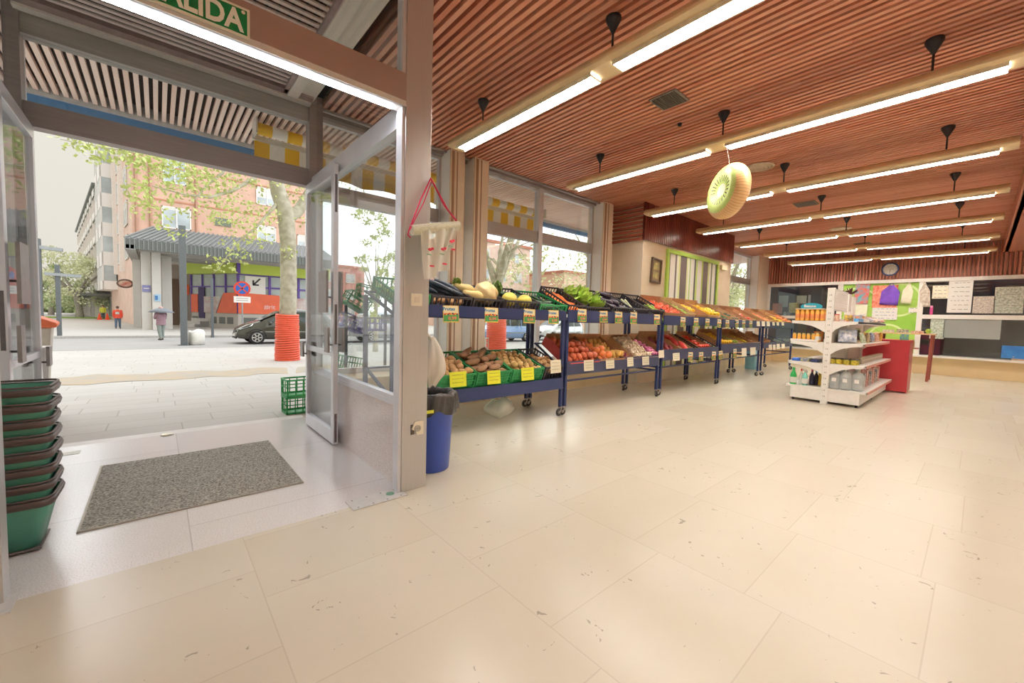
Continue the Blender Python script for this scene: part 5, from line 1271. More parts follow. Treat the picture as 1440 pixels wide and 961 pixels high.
copies(p, [(8.57, 1.545, 0.267), (8.56, 1.40, 0.267), (8.60, 1.255, 0.267), (8.80, 1.50, 0.267), (8.80, 1.31, 0.267)], ['clear ribbed water jug beside the white upright', 'clear ribbed water jug, middle one of the front row', 'clear ribbed water jug at the right end of the front row', 'clear water jug in the second row beside the spine', 'clear water jug in the second row at the shelf edge'], 'water jugs on the bottom shelf')
for i in range(9):
    mb = MB(); h = 0.2 + 0.04*(i % 3); mb.box(-0.05, 0.05, -0.045, 0.045, 0, h); o = item('milk_carton', 'printed drink carton, %s from the water jugs' % wh2[i], 'carton', mb, cmat('milk_%d' % (i % 3), *[('#e6d8c8', '#8f3a2c'), ('#f2eee6', '#2c3a66'), ('#e0563a', '#f3eee6')][i % 3], 18), (9.05 + i*0.21, 1.30, 0.267), 'printed drink cartons')
for i in range(5):
    mb = MB(); mb.grid(lambda u, v: (-0.03 + 0.05*u, 0.035*math.sin(v*2.6), 0.10*(1-v) - 0.10*v*0.2), 3, 6)
    o = item('shelf_leaflet', 'curled red and white shelf leaflet, %s on the bottom edge of the third shelf' % wh2[i], 'leaflet', mb, cmat('leaflet', '#f2ece2', '#a03a35', 30), (8.95 + 0.16*i, 1.215, 0.60), 'curled leaflets')
    o.modifiers.new('s', 'SOLIDIFY').thickness = 0.002
# dried flowers on the wire panel
mb = MB(); rn = random.Random(3)
for i in range(40):
    a = rn.uniform(0, 6.28); b_ = rn.uniform(0.2, 1.4); l = rn.uniform(0.07, 0.14)
    mb.tube([(0, 0, 0), (l*math.cos(a)*math.cos(b_)*0.6, l*math.sin(a)*math.cos(b_)*0.6, l*math.sin(b_)*0.6), (l*math.cos(a)*math.cos(b_), l*math.sin(a)*math.cos(b_), l*math.sin(b_))], [0.004, 0.009, 0.004], 5)
item('dried_bouquet', 'dark red dried bouquet on top of the white wire panel', 'bouquet', mb, mat('dried_red', '#5b2f33', 0.8, var=0.3, scale=30), (9.95, GYC, 1.93))

# ================================================================ red counter, small table
t = thing('display_counter', 'red boxy counter at the far end of the white shelving', 'counter', (11.36, 0.90, 0))
mb = MB(); mb.box(0, 0.62, 0, 0.75, 0.02, 1.06); mb.build('body', mat('counter_red', '#c03a44', 0.4, var=0.05, scale=3), t, bevel=0.006)
mb = MB(); mb.box(-0.01, 0.63, -0.01, 0.76, 1.06, 1.075); mb.build('worktop', mat('counter_top', '#c9474b', 0.35), t)
mb = MB(); mb.box(0.03, 0.60, -0.003, 0.0, 0.05, 1.02); mb.build('side_panel', mat('counter_side', '#b5605a', 0.4, var=0.05), t)
c = at_x(1276, 482, 11.5); mb = MB(); mb.box(-0.07, 0.07, -0.06, 0.06, 0, 0.12)
item('sweets_box', 'blue and green sweets box on the corner of the red counter', 'box', mb, cmat('sweet_blue', '#2a72c0', '#8fc04a', 30), (11.46, 1.0, 1.076))
t = thing('side_table', 'narrow table with red-brown legs near the green poster', 'table', (14.55, 0.80, 0))
WB = mat('red_brown_wood', '#8e4636', 0.5, var=0.1)
for (x, y) in ((-0.05, 0.0), (0.55, 0.0), (-0.05, 0.95), (0.55, 0.95)):
    mb = MB(); mb.beam((x, y, 0), (x, y - 0.03, 1.17), 0.05); mb.build('leg', WB, t)
mb = MB(); mb.box(-0.1, 0.6, -0.08, 1.05, 1.17, 1.20); mb.build('tabletop', mat('table_top_cream', '#d8b48a', 0.5), t)
mb = MB(); mb.box(-0.05, 0.55, 0.2, 0.98, 0.80, 0.82); mb.build('lower_shelf', WB, t)
leafy('lettuce', 'bright green leafy bunch on the near corner of the small table', LGb, (14.6, 0.86, 1.21), (0, -0.2, 0.6), 10, 0.14, 0.05, 44, None, False, 1.0)
for i, (y, c1_, c2_, l, h, z) in enumerate(((1.05, '#b0503f', '#e6d6c0', 'red net of garlic in the middle of the small table', 0.06, 1.202), (1.32, '#d8cdbb', '#2f4a35', 'pale and dark green carton on the small table', 0.09, 1.202), (1.6, '#e2dacb', '#b0a090', 'beige tray at the far end of the small table', 0.07, 1.202), (1.2, '#e88a2f', '#8abf4a', 'orange carton on the lower shelf of the small table', 0.16, 0.822), (1.48, '#3a2f2c', '#c9b8a0', 'dark carton on the lower shelf of the small table', 0.18, 0.822))):
    mb = MB(); mb.box(-0.1, 0.1, -0.11, 0.11, 0, h); item('table_box', l, 'box', mb, cmat('tbl_%d' % i, c1_, c2_, 30), (14.7, y, z))

# ================================================================ clock
c = at_x(1252, 379, XB)
t = thing('wall_clock', 'round white wall clock with a dark blue rim on the slatted wall', 'clock', (XB - 0.015, c.y, c.z))
MX = Matrix.Rotation(R_(-90), 4, 'Y')
mb = MB(); mb.lathe([(0.20, 0.0), (0.205, 0.02), (0.19, 0.045), (0.168, 0.04), (0.165, 0.02), (0.165, 0.0)], 36, MX); mb.build('rim', mat('clock_blue', '#34487a', 0.35), t)
mb = MB(); mb.cyl((-0.0, 0, 0), (-0.012, 0, 0), 0.168, n=32); mb.build('dial', mat('clock_dial', '#f3f1ea', 0.5, var=0.02), t)
mb = MB()
for k in range(12):
    a = math.pi*k/6; mb.beam((-0.015, 0.13*math.sin(a), 0.13*math.cos(a)), (-0.015, 0.155*math.sin(a), 0.155*math.cos(a)), 0.012, 0.004)
mb.build('hour_mark', mat('clock_ink', '#4a4648', 0.6), t)
mb = MB(); mb.beam((-0.018, 0, 0), (-0.018, -0.08, 0.004), 0.012, 0.004); mb.beam((-0.02, 0, 0), (-0.02, 0.005, -0.12), 0.008, 0.004); mb.build('hands', mat('clock_ink', '#4a4648'), t)
mb = MB(); mb.cyl((XB - 0.04, at_x(1204, 374, XB).y, 2.80), (XB - 0.04, at_x(1204, 374, XB).y, 3.32), 0.014, n=8)
tag(mb.build('cable_conduit', CREAM), 'thin pale vertical conduit on the slatted wall left of the clock', 'conduit')

# ================================================================ green poster board in the middle bay and what hangs on it
def poster_mat():
    m, N, L, b = nodes_mat('lime_poster', 0.45)
    tc = N.new('ShaderNodeTexCoord'); sp = N.new('ShaderNodeSeparateXYZ'); L.new(tc.outputs['Object'], sp.inputs[0])
    base = mixc(N, L, 0.5, '#8ec63f', '#93c845')
    no = N.new('ShaderNodeTexNoise'); no.inputs['Scale'].default_value = 2; L.new(tc.outputs['Object'], no.inputs['Vector'])
    c = mixc(N, L, no.outputs['Fac'], '#7fbf2f', '#b5d96b')
    for (cy, cz, R0) in ((-0.25, -0.62, 0.42), (0.55, 0.35, 0.6), (-0.45, 0.55, 0.5)):
        dy = math_(N, L, 'SUBTRACT', sp.outputs[1], cy); dz = math_(N, L, 'SUBTRACT', sp.outputs[2], cz)
        r = math_(N, L, 'SQRT', math_(N, L, 'ADD', math_(N, L, 'POWER', dy, 2), math_(N, L, 'POWER', dz, 2)))
        an = math_(N, L, 'ARCTAN2', dz, dy)
        inside = math_(N, L, 'LESS_THAN', r, R0*0.92)
        seg = math_(N, L, 'MULTIPLY', inside, math_(N, L, 'GREATER_THAN', math_(N, L, 'ABSOLUTE', math_(N, L, 'SINE', math_(N, L, 'MULTIPLY', an, 4))), 0.22))
        c = mixc(N, L, math_(N, L, 'MULTIPLY', seg, 0.35), c, '#c3e07a')
        ring = math_(N, L, 'LESS_THAN', math_(N, L, 'ABSOLUTE', math_(N, L, 'SUBTRACT', r, R0*0.97)), 0.028)
        c = mixc(N, L, math_(N, L, 'MULTIPLY', ring, 0.75), c, '#e4f0b8')
    L.new(c, b.inputs['Base Color'])
    return m
mb = MB(); mb.box(0, 0.02, -0.88, 0.88, -1.06, 1.06)
o = mb.build('poster_board', poster_mat(), loc=(XB + 0.02, 2.14, 1.635)); tag(o, 'large green poster of pale citrus slices filling the middle bay of the back wall', 'poster')
def sheet(name, label, cat, p0, p1, m_, x=XB - 0.01, th=0.004, skew=0.0, group=None, lines=0, ink=None):
    a = at_x(p0[0], p0[1], x); b_ = at_x(p1[0], p1[1], x); cy, cz = (a.y+b_.y)/2, (a.z+b_.z)/2
    t = thing(name, label, cat, (x, cy, cz), 0, group)
    w, h = abs(a.y-b_.y)/2, abs(a.z-b_.z)/2
    mb = MB(); mb.box(-th, 0, -w, w, -h, h); o = mb.build('sheet', m_, t); t.rotation_euler = (R_(skew), 0, 0)
    if lines:
        mb = MB(); rn = random.Random(int(p0[0]*3 + p0[1]))
        for k in range(lines):
            zz = h*0.8 - 1.6*h*k/max(1, lines-1); y = -w*0.75
            while y < w*0.6:
                l = rn.uniform(0.03, 0.09); mb.box(-th - 0.002, -th, y, min(y+l, w*0.75), zz - 0.006, zz + 0.006); y += l + rn.uniform(0.02, 0.05)
        mb.build('print', ink or mat('ink_grey', '#8a8682', 0.6), t)
    return t
xf = XB - 0.005
sheet('rainbow_bag', 'rainbow coloured printed bag hanging on the green poster', 'bag', (1203, 400), (1221, 428), cmat('rainbow', '#e8502f', '#3fb6c8', 9), xf, 0.03, 3)
sheet('calendar_picture', 'wall calendar with a red fruit photo, partly behind the purple bag', 'calendar', (1228, 402), (1261, 433), cmat('strawberry', '#e25a45', '#f4b49a', 14), xf)
sheet('calendar_pages', 'white calendar pages hanging below the red fruit photo', 'calendar', (1227, 433), (1261, 450), WHITE, xf, lines=4, ink=mat('ink_blue', '#7f94b8', 0.6))
def hanging_bag(label, m_, px0, px1, pyt, pyb, skew=0.0):
    a = at_x(px0, pyt, xf - 0.04); b_ = at_x(px1, pyb, xf - 0.04); w = abs(a.y-b_.y)/2; h = (a.z-b_.z)
    t = thing('cloth_bag', label, 'bag', (xf - 0.04, (a.y+b_.y)/2, a.z), 0, 'cloth bags on the poster'); t.rotation_euler = (R_(skew), 0, 0)
    mb = MB()
    for s in (1, -1):
        mb.grid(lambda u, v, s=s: (s*0.02*math.sin(math.pi*u)*math.sin(math.pi*min(1, v+0.1)) + 0.01*math.sin(u*9)*v, (u-0.5)*2*w*(0.25 + 0.75*min(1, v*3.2)), -h*v), 12, 12)
    mb.build('cloth', m_, t)
    mb = MB(); mb.tube([(0, -w*0.3, -0.02), (0, -w*0.1, 0.05), (0, 0, 0.07), (0, w*0.1, 0.05), (0, w*0.3, -0.02)], 0.01, 6); mb.build('handle', m_, t)
    mb = MB(); mb.ell((-0.01, 0, 0.07), (0.015, 0.015, 0.015), 8, 6); mb.build('pin', mat('pin_pale', '#e6dcd0', 0.5), t)
    return t
hanging_bag('purple cloth bag gathered at the top, on the green poster', mat('cloth_purple', '#7c4fc2', 0.7, var=0.12, scale=8, bump=0.4), 1241, 1265, 402, 429, 4)
hanging_bag('cream cloth bag right of the purple bag', mat('cloth_cream', '#e9e2c9', 0.8, var=0.06, scale=10, bump=0.3), 1271, 1284, 401, 427, 5)
hanging_bag('cream printed cloth bag at the right edge of the green poster', mat('cloth_print', '#e6ddcf', 0.8, scale=16, col2='#b9a696'), 1293, 1305, 400, 432, -4)
sheet('paper_note', 'small white note on the green poster under the cream bags', 'note', (1278, 433), (1292, 440), WHITE, xf, lines=2)
sheet('paper_bag', 'pale printed bag below the rainbow coloured bag', 'bag', (1200, 427), (1219, 445), cmat('pale_green_bag', '#e3e8c4', '#f2efe0', 12), xf, 0.02)
# left bay: things on the rail, papers; right bay: notices
xg = XB - 0.012
SR = XB + 0.25
mb = MB(); mb.box(XB + 0.03, XB + 0.8, 3.16, 5.14, 1.62, 1.66); mb.box(XB + 0.03, XB + 0.8, -3.0, 0.7, 1.70, 1.74)
struct('trim_display_shelf', mb, WHITE)
for i, (a, b_, l, m_) in enumerate((((1121, 416), (1134, 427), 'cream framed card, left one of the pair in the left display bay', WT), ((1137, 415), (1150, 427), 'white framed card, right one of the pair in the left display bay', WHITE), ((1087, 427), (1100, 441), 'pinkish pack standing in the left display bay', mat('pack_pink', '#d9958c', 0.5, var=0.15)),
                                    ((1110, 426), (1123, 440), 'pale yellow pack in the left display bay', mat('pack_straw', '#ddd08e', 0.5, var=0.15)), ((1096, 416), (1108, 432), 'pale translucent card in the left display bay', mat('pack_mist', '#b9c4c0', 0.5)))):
    sheet('display_card', l, 'card', a, b_, m_, XB + 0.2, 0.02)
for i, px in enumerate((1104, 1109)):
    c = at_x(px, 440, XB + 0.15); mb = MB(); mb.lathe([(0.04, 0), (0.045, 0.01), (0.045, 0.11), (0.03, 0.13), (0.03, 0.14)], 14)
    item('glass_jar', ['silver grey jar', 'darker grey jar'][i] + ' on the rail of the left display bay', 'jar', mb, mat('jar_grey_%d' % i, ['#a9adb0', '#8d9296'][i], 0.3, 0.4), (XB + 0.15, c.y, 1.661), 'grey jars')
sheet('notice_sheet', 'small white notice at the top left of the right bay', 'notice', (1312, 402), (1333, 420), WT, xg, lines=4)
sheet('notice_sheet', 'large white printed notice in the right bay', 'notice', (1335, 394), (1365, 440), WHITE, xg, lines=7)
sheet('notice_sheet', 'pale sheet with a picture, right of the large notice', 'notice', (1369, 417), (1398, 441), mat('print_mix', '#e2dccc', 0.5, scale=30, col2='#a89a9a'), xg)
sheet('instruction_chart', 'chart of small pictures at the right edge, upper pane', 'chart', (1400, 404), (1438, 441), mat('chart_pale', '#dfe0d4', 0.5, scale=22, col2='#8f9a8c'), xg, lines=5)
sheet('instruction_chart', 'chart of small green pictures at the left of the lower pane', 'chart', (1309, 449), (1327, 477), mat('chart_green', '#dfe3da', 0.5, scale=26, col2='#8ba08a'), xg, lines=3)
sheet('window_film', 'painted-in outdoor reflection on the lower pane of the right bay', 'film', (1328, 449), (1406, 478), glass('reflection_film', '#f2f6f6', 0.25, 0.5, 0.12, 0.35, '#dfe6e6'), xg)  # pale film whose colour stands in for the bright outdoor reflection
sheet('carton', 'blue carton with orange stripes on the sill at the right edge', 'box', (1409, 486), (1440, 505), cmat('carton_blue', '#2f6fc0', '#3f8fd8', 6), XB - 0.03, 0.18)
c = at_x(1431, 506, XB + 0.1)
for i in range(4):
    mb = MB(); mb.box(-0.06, 0.06, -0.2, 0.2, 0, 0.025); item('magazine', 'beige booklet, %s in the pile beside the blue carton' % ['lowest', 'second', 'third', 'topmost'][i], 'booklet', mb, mat('booklet_%d' % i, ['#e0c4a4', '#d8b59a', '#e6d3ba', '#caa68a'][i], 0.6), (XB - 0.12 + 0.0*i, at_x(1431, 500, XB).y - 0.1, 0.562 + 0.026*i), 'booklets', 0.06*i)
t = thing('spray_can', 'pink spray can on the rail of the right bay', 'can', (XB - 0.02, at_x(1309.5, 440, XB).y, 1.742))
mb = MB(); mb.cyl((0, 0, 0), (0, 0, 0.2), 0.035, n=14); mb.build('body', mat('can_pink', '#e0569a', 0.35), t)
mb = MB(); mb.lathe([(0.032, 0.2), (0.03, 0.25), (0.02, 0.26)], 14); mb.build('cap', mat('cap_pink', '#f0a0c4', 0.4), t)
# items behind rack five at the left of the back wall: jars, teal plush
for i, px in enumerate((1083, 1089, 1096, 1102)):
    c = at_x(px, 485, XB - 0.3); mb = MB(); mb.lathe([(0.07, 0), (0.075, 0.01), (0.075, 0.20), (0.05, 0.23), (0.05, 0.26), (0.0, 0.26)], 14)
    item('tall_jar', 'tall pale glass jar, %s in the row under the left display bay' % wh2[i], 'jar', mb, glass('jar_glass', '#dfe6d0', 0.1, 0.4, 0.05, 0.35, '#d5dcc0'), (XB + 0.25, c.y, 0.56 if False else 0.561), 'tall pale jars')
t = thing('teal_carton', 'pale blue carton standing behind the fourth rack leg', 'box', (13.2, 4.35, 0.0))
mb = MB(); mb.box(-0.2, 0.2, -0.12, 0.12, 0.0, 0.98); mb.build('body', mat('teal_card', '#83bcd0', 0.5, var=0.08), t)
for i, (x, l) in enumerate(((11.3, 'white printed sheet pinned behind the fourth rack, left one'), (11.9, 'pinkish printed sheet pinned behind the fourth rack, middle one'), (12.4, 'pink printed sheet behind the fourth rack, right one'))):
    mb = MB(); mb.box(-0.22, 0.22, -0.004, 0.0, -0.22, 0.22)
    item('printed_sheet', l, 'poster', mb, mat('pinksheet_%d' % i, ['#ecdccf', '#e8bfb0', '#e6a9a4'][i], 0.5, var=0.08, scale=12), (x if i < 1 else x, BY - 0.002 if x < BX1 - 0.2 else 4.97, 1.28), 'sheets behind the fourth rack')

# ================================================================ on the block: tilted picture, green striped panel, junction box
c = at_y(921, 381, BY)
t = thing('framed_picture', 'small dark framed picture hanging tilted beside the striped panel', 'picture', (c.x, BY - 0.005, c.z)); t.rotation_euler = (0, R_(4), 0)
mb = MB()
for (a, b_, c_, d_) in ((-0.2, 0.2, 0.22, 0.26), (-0.2, 0.2, -0.26, -0.22), (-0.2, -0.155, -0.22, 0.22), (0.155, 0.2, -0.22, 0.22)): mb.box(a, b_, -0.05, 0, c_, d_)
mb.build('frame', mat('frame_dark', '#5d4733', 0.4, var=0.15), t, bevel=0.01)
mb = MB(); mb.box(-0.155, 0.155, -0.02, -0.01, -0.22, 0.22); mb.build('mount', mat('mount_tan', '#8c7656', 0.5), t)
mb = MB(); mb.box(-0.10, 0.10, -0.024, -0.02, 0.02, 0.17); mb.box(-0.10, 0.10, -0.024, -0.02, -0.17, -0.03); mb.build('image', mat('image_ochre', '#d8c47a', 0.5, scale=9, col2='#6f7550'), t)
pa = at_y(937, 351, BY); pb = at_y(1009, 369, BY)
px0, px1 = pa.x, pb.x; pz = 2.93
t = thing('striped_screen', 'tall panel of white, grey and lime stripes in a green frame on the block wall', 'panel', ((px0+px1)/2, BY, 0))
hw = (px1-px0)/2
mb = MB(); LIME = mat('lime_frame', '#b3d75c', 0.4, var=0.04)
mb.box(-hw, hw, -0.05, 0, pz - 0.09, pz); mb.box(-hw, -hw + 0.09, -0.05, 0, 0.3, pz - 0.09); mb.box(hw - 0.09, hw, -0.05, 0, 0.3, pz - 0.09); mb.build('frame', LIME, t, bevel=0.004)
def stripe_mat():
    m, N, L, b = nodes_mat('stripes', 0.5)
    tc = N.new('ShaderNodeTexCoord'); sp = N.new('ShaderNodeSeparateXYZ'); L.new(tc.outputs['Object'], sp.inputs[0])
    r = N.new('ShaderNodeValToRGB'); r.color_ramp.interpolation = 'CONSTANT'
    u = math_(N, L, 'DIVIDE', math_(N, L, 'ADD', sp.outputs[0], hw - 0.09), 2*hw - 0.18); L.new(u, r.inputs[0])
    seq = [(0, '#6d6462'), (0.03, '#f3f0e6'), (0.12, '#7c7470'), (0.15, '#f1f3dc'), (0.19, '#dfe6a4'), (0.22, '#6a5c5c'), (0.34, '#e0e8a8'), (0.37, '#f3f0e6'), (0.40, '#9fc45a'), (0.42, '#f4f1e8'), (0.50, '#3e3d44'), (0.53, '#c7da78'), (0.57, '#f3f0e6'), (0.66, '#b9d062'), (0.69, '#6a5c5c'), (0.80, '#dce69a'), (0.83, '#f3f0e6'), (0.87, '#6d7a50'), (0.90, '#f3f0e6'), (0.97, '#55505a')]
    el = r.color_ramp.elements
    el[0].position = 0; el[0].color = lin(seq[0][1]); el[1].position = seq[1][0]; el[1].color = lin(seq[1][1])
    for p_, c_ in seq[2:]:
        e = el.new(p_); e.color = lin(c_)
    L.new(r.outputs[0], b.inputs['Base Color']); return m
mb = MB(); mb.box(-hw + 0.09, hw - 0.09, -0.02, -0.005, 0.3, pz - 0.09); mb.build('striped_infill', stripe_mat(), t)
c = at_y(1016, 377, BY); mb = MB(); mb.box(-0.17, 0.17, -0.06, 0, -0.06, 0.06)
item('junction_box', 'small cream box on the wall right of the striped panel', 'box', mb, mat('box_cream', '#efe3c4', 0.5), (c.x, BY, c.z))
# ================================================================ street
def gz(y):
    if y < 5.6: return -0.02
    if y < 17: return -0.05 - 0.20*(y - 5.6)/11.4
    return -0.25
mb = MB()
ys = [5.62, 8, 11, 14, 17, 40, 90, 260]
for i in range(len(ys)-1):
    mb.quad((-80, ys[i], gz(ys[i])), (140, ys[i], gz(ys[i])), (140, ys[i+1], gz(ys[i+1])), (-80, ys[i+1], gz(ys[i+1])))
o = struct('floor_street', mb, PAVE)
mb = MB(); mb.box(-80, 140, 20.3, 30.5, -0.248, -0.243); 
struct('floor_roadway', mb, mat('road_pale', '#a3a19e', 0.85, var=0.05, scale=1.0))
a = gz(11.2)
mb = MB(); mb.add([(-4 + 0.3*i, 10.9 - 0.02*i + 0.15*math.sin(i*1.7) + 0.08*math.sin(i*4.1), gz(10.9) + 0.010) for i in range(29)] + [(-4 + 0.3*i, 12.3 - 0.02*i + 0.18*math.sin(i*1.3 + 1) + 0.1*math.sin(i*3.3), gz(12.3) + 0.010) for i in range(29)], [(i, i + 1, i + 30, i + 29) for i in range(28)])
tag(mb.build('dirt_strip', mat('dirt_tan', '#bba88c', 0.95, scale=2.5, col2='#aaa59c')), 'long strip of tan dirt crossing the pavement outside the doors', 'dirt', None, 'stuff')
mb = MB(); mb.box(-30, 60, 27.6, 27.9, -0.25, -0.13)
struct('trim_kerb', mb, mat('kerb_grey', '#b9b6b1', 0.8))

# ---- canopy over the shop front: slatted soffit with a blue fascia
mb = MB(); slats_x(mb, -6, 18, YV + 0.14, 7.30, 3.77, 3.82)
struct('ceiling_soffit', mb, WOODS)
mb = MB(); mb.box(-6, 18, YV + 0.12, 7.42, 3.90, 4.0)
struct('ceiling_soffit_slab', mb, mat('soffit_dark', '#4b4240', 0.9))
mb = MB(); mb.box(-6, 18, 7.34, 7.44, 3.63, 3.72)
struct('trim_fascia_blue', mb, mat('fascia_blue', '#5b8fc4', 0.5, var=0.05))
mb = MB(); mb.box(-6, 18, 7.31, 7.44, 3.72, 3.90)
struct('trim_fascia_white', mb, mat('fascia_pale', '#c9ccd0', 0.5))

# ---- rolled striped awnings
def awn_mat():
    m, N, L, b = nodes_mat('awning_stripes', 0.8)
    tc = N.new('ShaderNodeTexCoord'); sp = N.new('ShaderNodeSeparateXYZ'); L.new(tc.outputs['Object'], sp.inputs[0])
    s = math_(N, L, 'GREATER_THAN', math_(N, L, 'FRACT', math_(N, L, 'DIVIDE', sp.outputs[0], 0.36)), 0.5)
    L.new(mixc(N, L, s, '#f9cb45', '#fbfaf6'), b.inputs['Base Color']); return m
AW = awn_mat()
def awning(x0, x1, y, zt, zb, label):
    t = thing('striped_awning', label, 'awning', (x0, y, zt), 0, 'yellow striped awnings')
    L_ = x1 - x0
    mb = MB(); mb.tube([(0, -0.12, -0.07), (L_, -0.12, -0.07)], 0.075, 14); mb.build('fabric_roll', AW, t)
    mb = MB(); mb.box(-0.03, L_ + 0.03, -0.04, 0.02, -0.19, -0.13); mb.box(-0.02, 0.0, -0.25, 0.02, -0.17, 0.02); mb.box(L_, L_ + 0.02, -0.25, 0.02, -0.17, 0.02); mb.build('front_bar', WHITEMETAL, t)
    mb = MB(); n = max(24, int(L_*24)); h = zt - zb
    vs = []
    for i in range(n+1):
        x = L_*i/n; zz = -h + 0.04*abs(math.sin(x*math.pi/0.72))
        vs += [(x, 0.0 + 0.012*math.sin(x*9), -0.17), (x, 0.02 + 0.02*math.sin(x*9), zz)]
    mb.add(vs, [(2*i, 2*i+2, 2*i+3, 2*i+1) for i in range(n)]); o = mb.build('valance', AW, t); o.modifiers.new('s', 'SOLIDIFY').thickness = 0.004
    return t
awning(1.0, 3.9, 6.45, 3.74, 3.24, 'yellow and white striped awning outside the entrance corner')
awning(4.15, 6.25, 6.45, 3.60, 3.05, 'yellow and white striped awning outside the produce windows')
t = thing('wall_lantern', 'small metal spotlight hanging under the soffit outside the windows', 'lamp', tuple(at_y(745, 333, 6.6)))
mb = MB(); mb.box(-0.09, 0.09, -0.06, 0.06, -0.08, 0.06); mb.build('body', mat('lamp_grey', '#a9a9ab', 0.4, 0.5), t)
mb = MB(); mb.cyl((0, 0, 0.06), (0, 0, 0.35), 0.012, n=8); mb.build('rod', mat('lamp_grey', '#a9a9ab'), t)

# ---- trees
BARK = mat('plane_bark', '#c9c4b0', 0.85, scale=5, col2='#9c957e', bump=0.3); BARKG = mat('grey_bark', '#a39d94', 0.85, var=0.2, scale=5)
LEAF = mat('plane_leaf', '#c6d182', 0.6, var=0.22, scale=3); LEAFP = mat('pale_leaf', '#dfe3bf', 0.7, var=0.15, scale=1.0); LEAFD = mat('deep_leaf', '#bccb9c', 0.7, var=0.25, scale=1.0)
LEAF2 = mat('washed_out_leaf', '#e2e6b4', 0.6, var=0.15, scale=3)  # paler copy of the plane leaf, outdoor glare washed into its colour
LEAFR = mat('red_leaf', '#a5647c', 0.7, var=0.25, scale=2)
def leaves(mb, c, r, n, s, rn):
    for i in range(n):
        while True:
            v = Vector((rn.uniform(-1, 1), rn.uniform(-1, 1), rn.uniform(-1, 1)))
            if v.length < 1: break
        p = c + Vector((v.x*r[0], v.y*r[1], v.z*r[2])); ss = s*rn.uniform(0.6, 1.2)
        a = Vector((rn.gauss(0, 1), rn.gauss(0, 1), rn.gauss(0, 1))).normalized(); b_ = a.orthogonal().normalized(); b_ = (b_*math.cos(rn.uniform(0, 6)) + a.cross(b_)*math.sin(rn.uniform(0, 6))).normalized()
        w = a.cross(b_)
        mb.add([p - b_*ss, p + w*ss*0.62 - b_*0.1*ss, p + b_*ss, p - w*ss*0.62 - b_*0.1*ss], [(0, 1, 2, 3)])
def wrap(t, r0, h, m_=None):
    mb = MB(); n = int(h/0.064)
    for i in range(n):
        z = 0.04 + i*0.064; rr = r0*(1.06 - 0.10*i/n) 
        pts = [(rr*math.cos(a) + 0.006*math.sin(i*2.1), rr*math.sin(a), z + 0.02*math.sin(a + i*0.3)) for a in [2*math.pi*k/18 for k in range(19)]]
        mb.tube(pts, 0.034, 6, caps=False)
    mb.build('tube_wrap', mat('orange_tube', '#f0684a', 0.5, var=0.06), t)
def plane_tree(x, y, label, trunk, branches, clumps, seed, wr=None, leafn=60, ls=0.075, bark=None, leaf=None, group='plane trees on the pavement'):
    """trunk: [(x,y,z,r)...] relative; branches: lists of the same; clumps: [(x,y,z,rx,ry,rz,n)]"""
    t = thing('plane_tree', label, 'tree', (x, y, gz(y)), 0, group); rn = random.Random(seed)
    mb = MB(); mb.tube([p[:3] for p in trunk], [p[3] for p in trunk], 14); mb.build('trunk', bark or BARK, t)
    mb = MB()
    for b_ in branches: mb.tube([p[:3] for p in b_], [p[3] for p in b_], 8)
    mb.build('branches', bark or BARK, t)
    mb = MB()
    for (a, b_, c, rx, ry, rz, n) in clumps: leaves(mb, Vector((a, b_, c)), (rx, ry, rz), n, ls, rn)
    mb.build('foliage', leaf or LEAF, t)
    if wr: wrap(t, wr[0], wr[1])
    return t
TX, TY = 2.98, 13.9; Z0 = gz(TY)
def rel(px, py, y): 
    p = at_y(px, py, y); return (p.x - TX, p.y - TY, p.z - Z0)
def lim(pts): return [rel(a, b_, TY + c) + (r,) for a, b_, c, r in pts]
trunk = [(0, 0, 0, 0.27), (0.0, 0, 0.9, 0.235)] + lim([(406, 400, 0, 0.225), (405, 340, 0, 0.22), (402, 300, 0, 0.235), (392, 272, 0, 0.21), (387, 245, 0, 0.19), (386, 210, 0, 0.17), (384, 150, 0.2, 0.16), (380, 60, 0.3, 0.12)])
brs = [lim([(404, 306, 0, 0.2), (420, 296, 0.1, 0.17), (436, 270, 0.2, 0.15), (446, 220, 0.4, 0.12), (452, 120, 0.5, 0.08)]),
       lim([(386, 215, 0, 0.1), (357, 251, -0.4, 0.055), (328, 268, -0.7, 0.045), (295, 278, -0.9, 0.035), (262, 274, -1.2, 0.02), (215, 262, -1.5, 0.012)]),
       lim([(384, 190, 0, 0.1), (330, 215, -0.6, 0.06), (312, 244, -0.8, 0.035), (290, 262, -1.0, 0.02), (270, 285, -1.2, 0.01)]),
       lim([(384, 170, 0, 0.1), (300, 190, -0.6, 0.06), (240, 206, -1.2, 0.04), (190, 214, -1.5, 0.028), (140, 206, -1.9, 0.016), (85, 196, -2.2, 0.008)]),
       lim([(395, 280, 0, 0.06), (360, 320, -0.3, 0.03), (330, 345, -0.5, 0.02), (312, 372, -0.6, 0.01), (300, 385, -0.6, 0.006)]),
       lim([(404, 330, 0, 0.03), (412, 350, -0.2, 0.012), (404, 362, -0.3, 0.005)])]
cl = []
rn = random.Random(77)
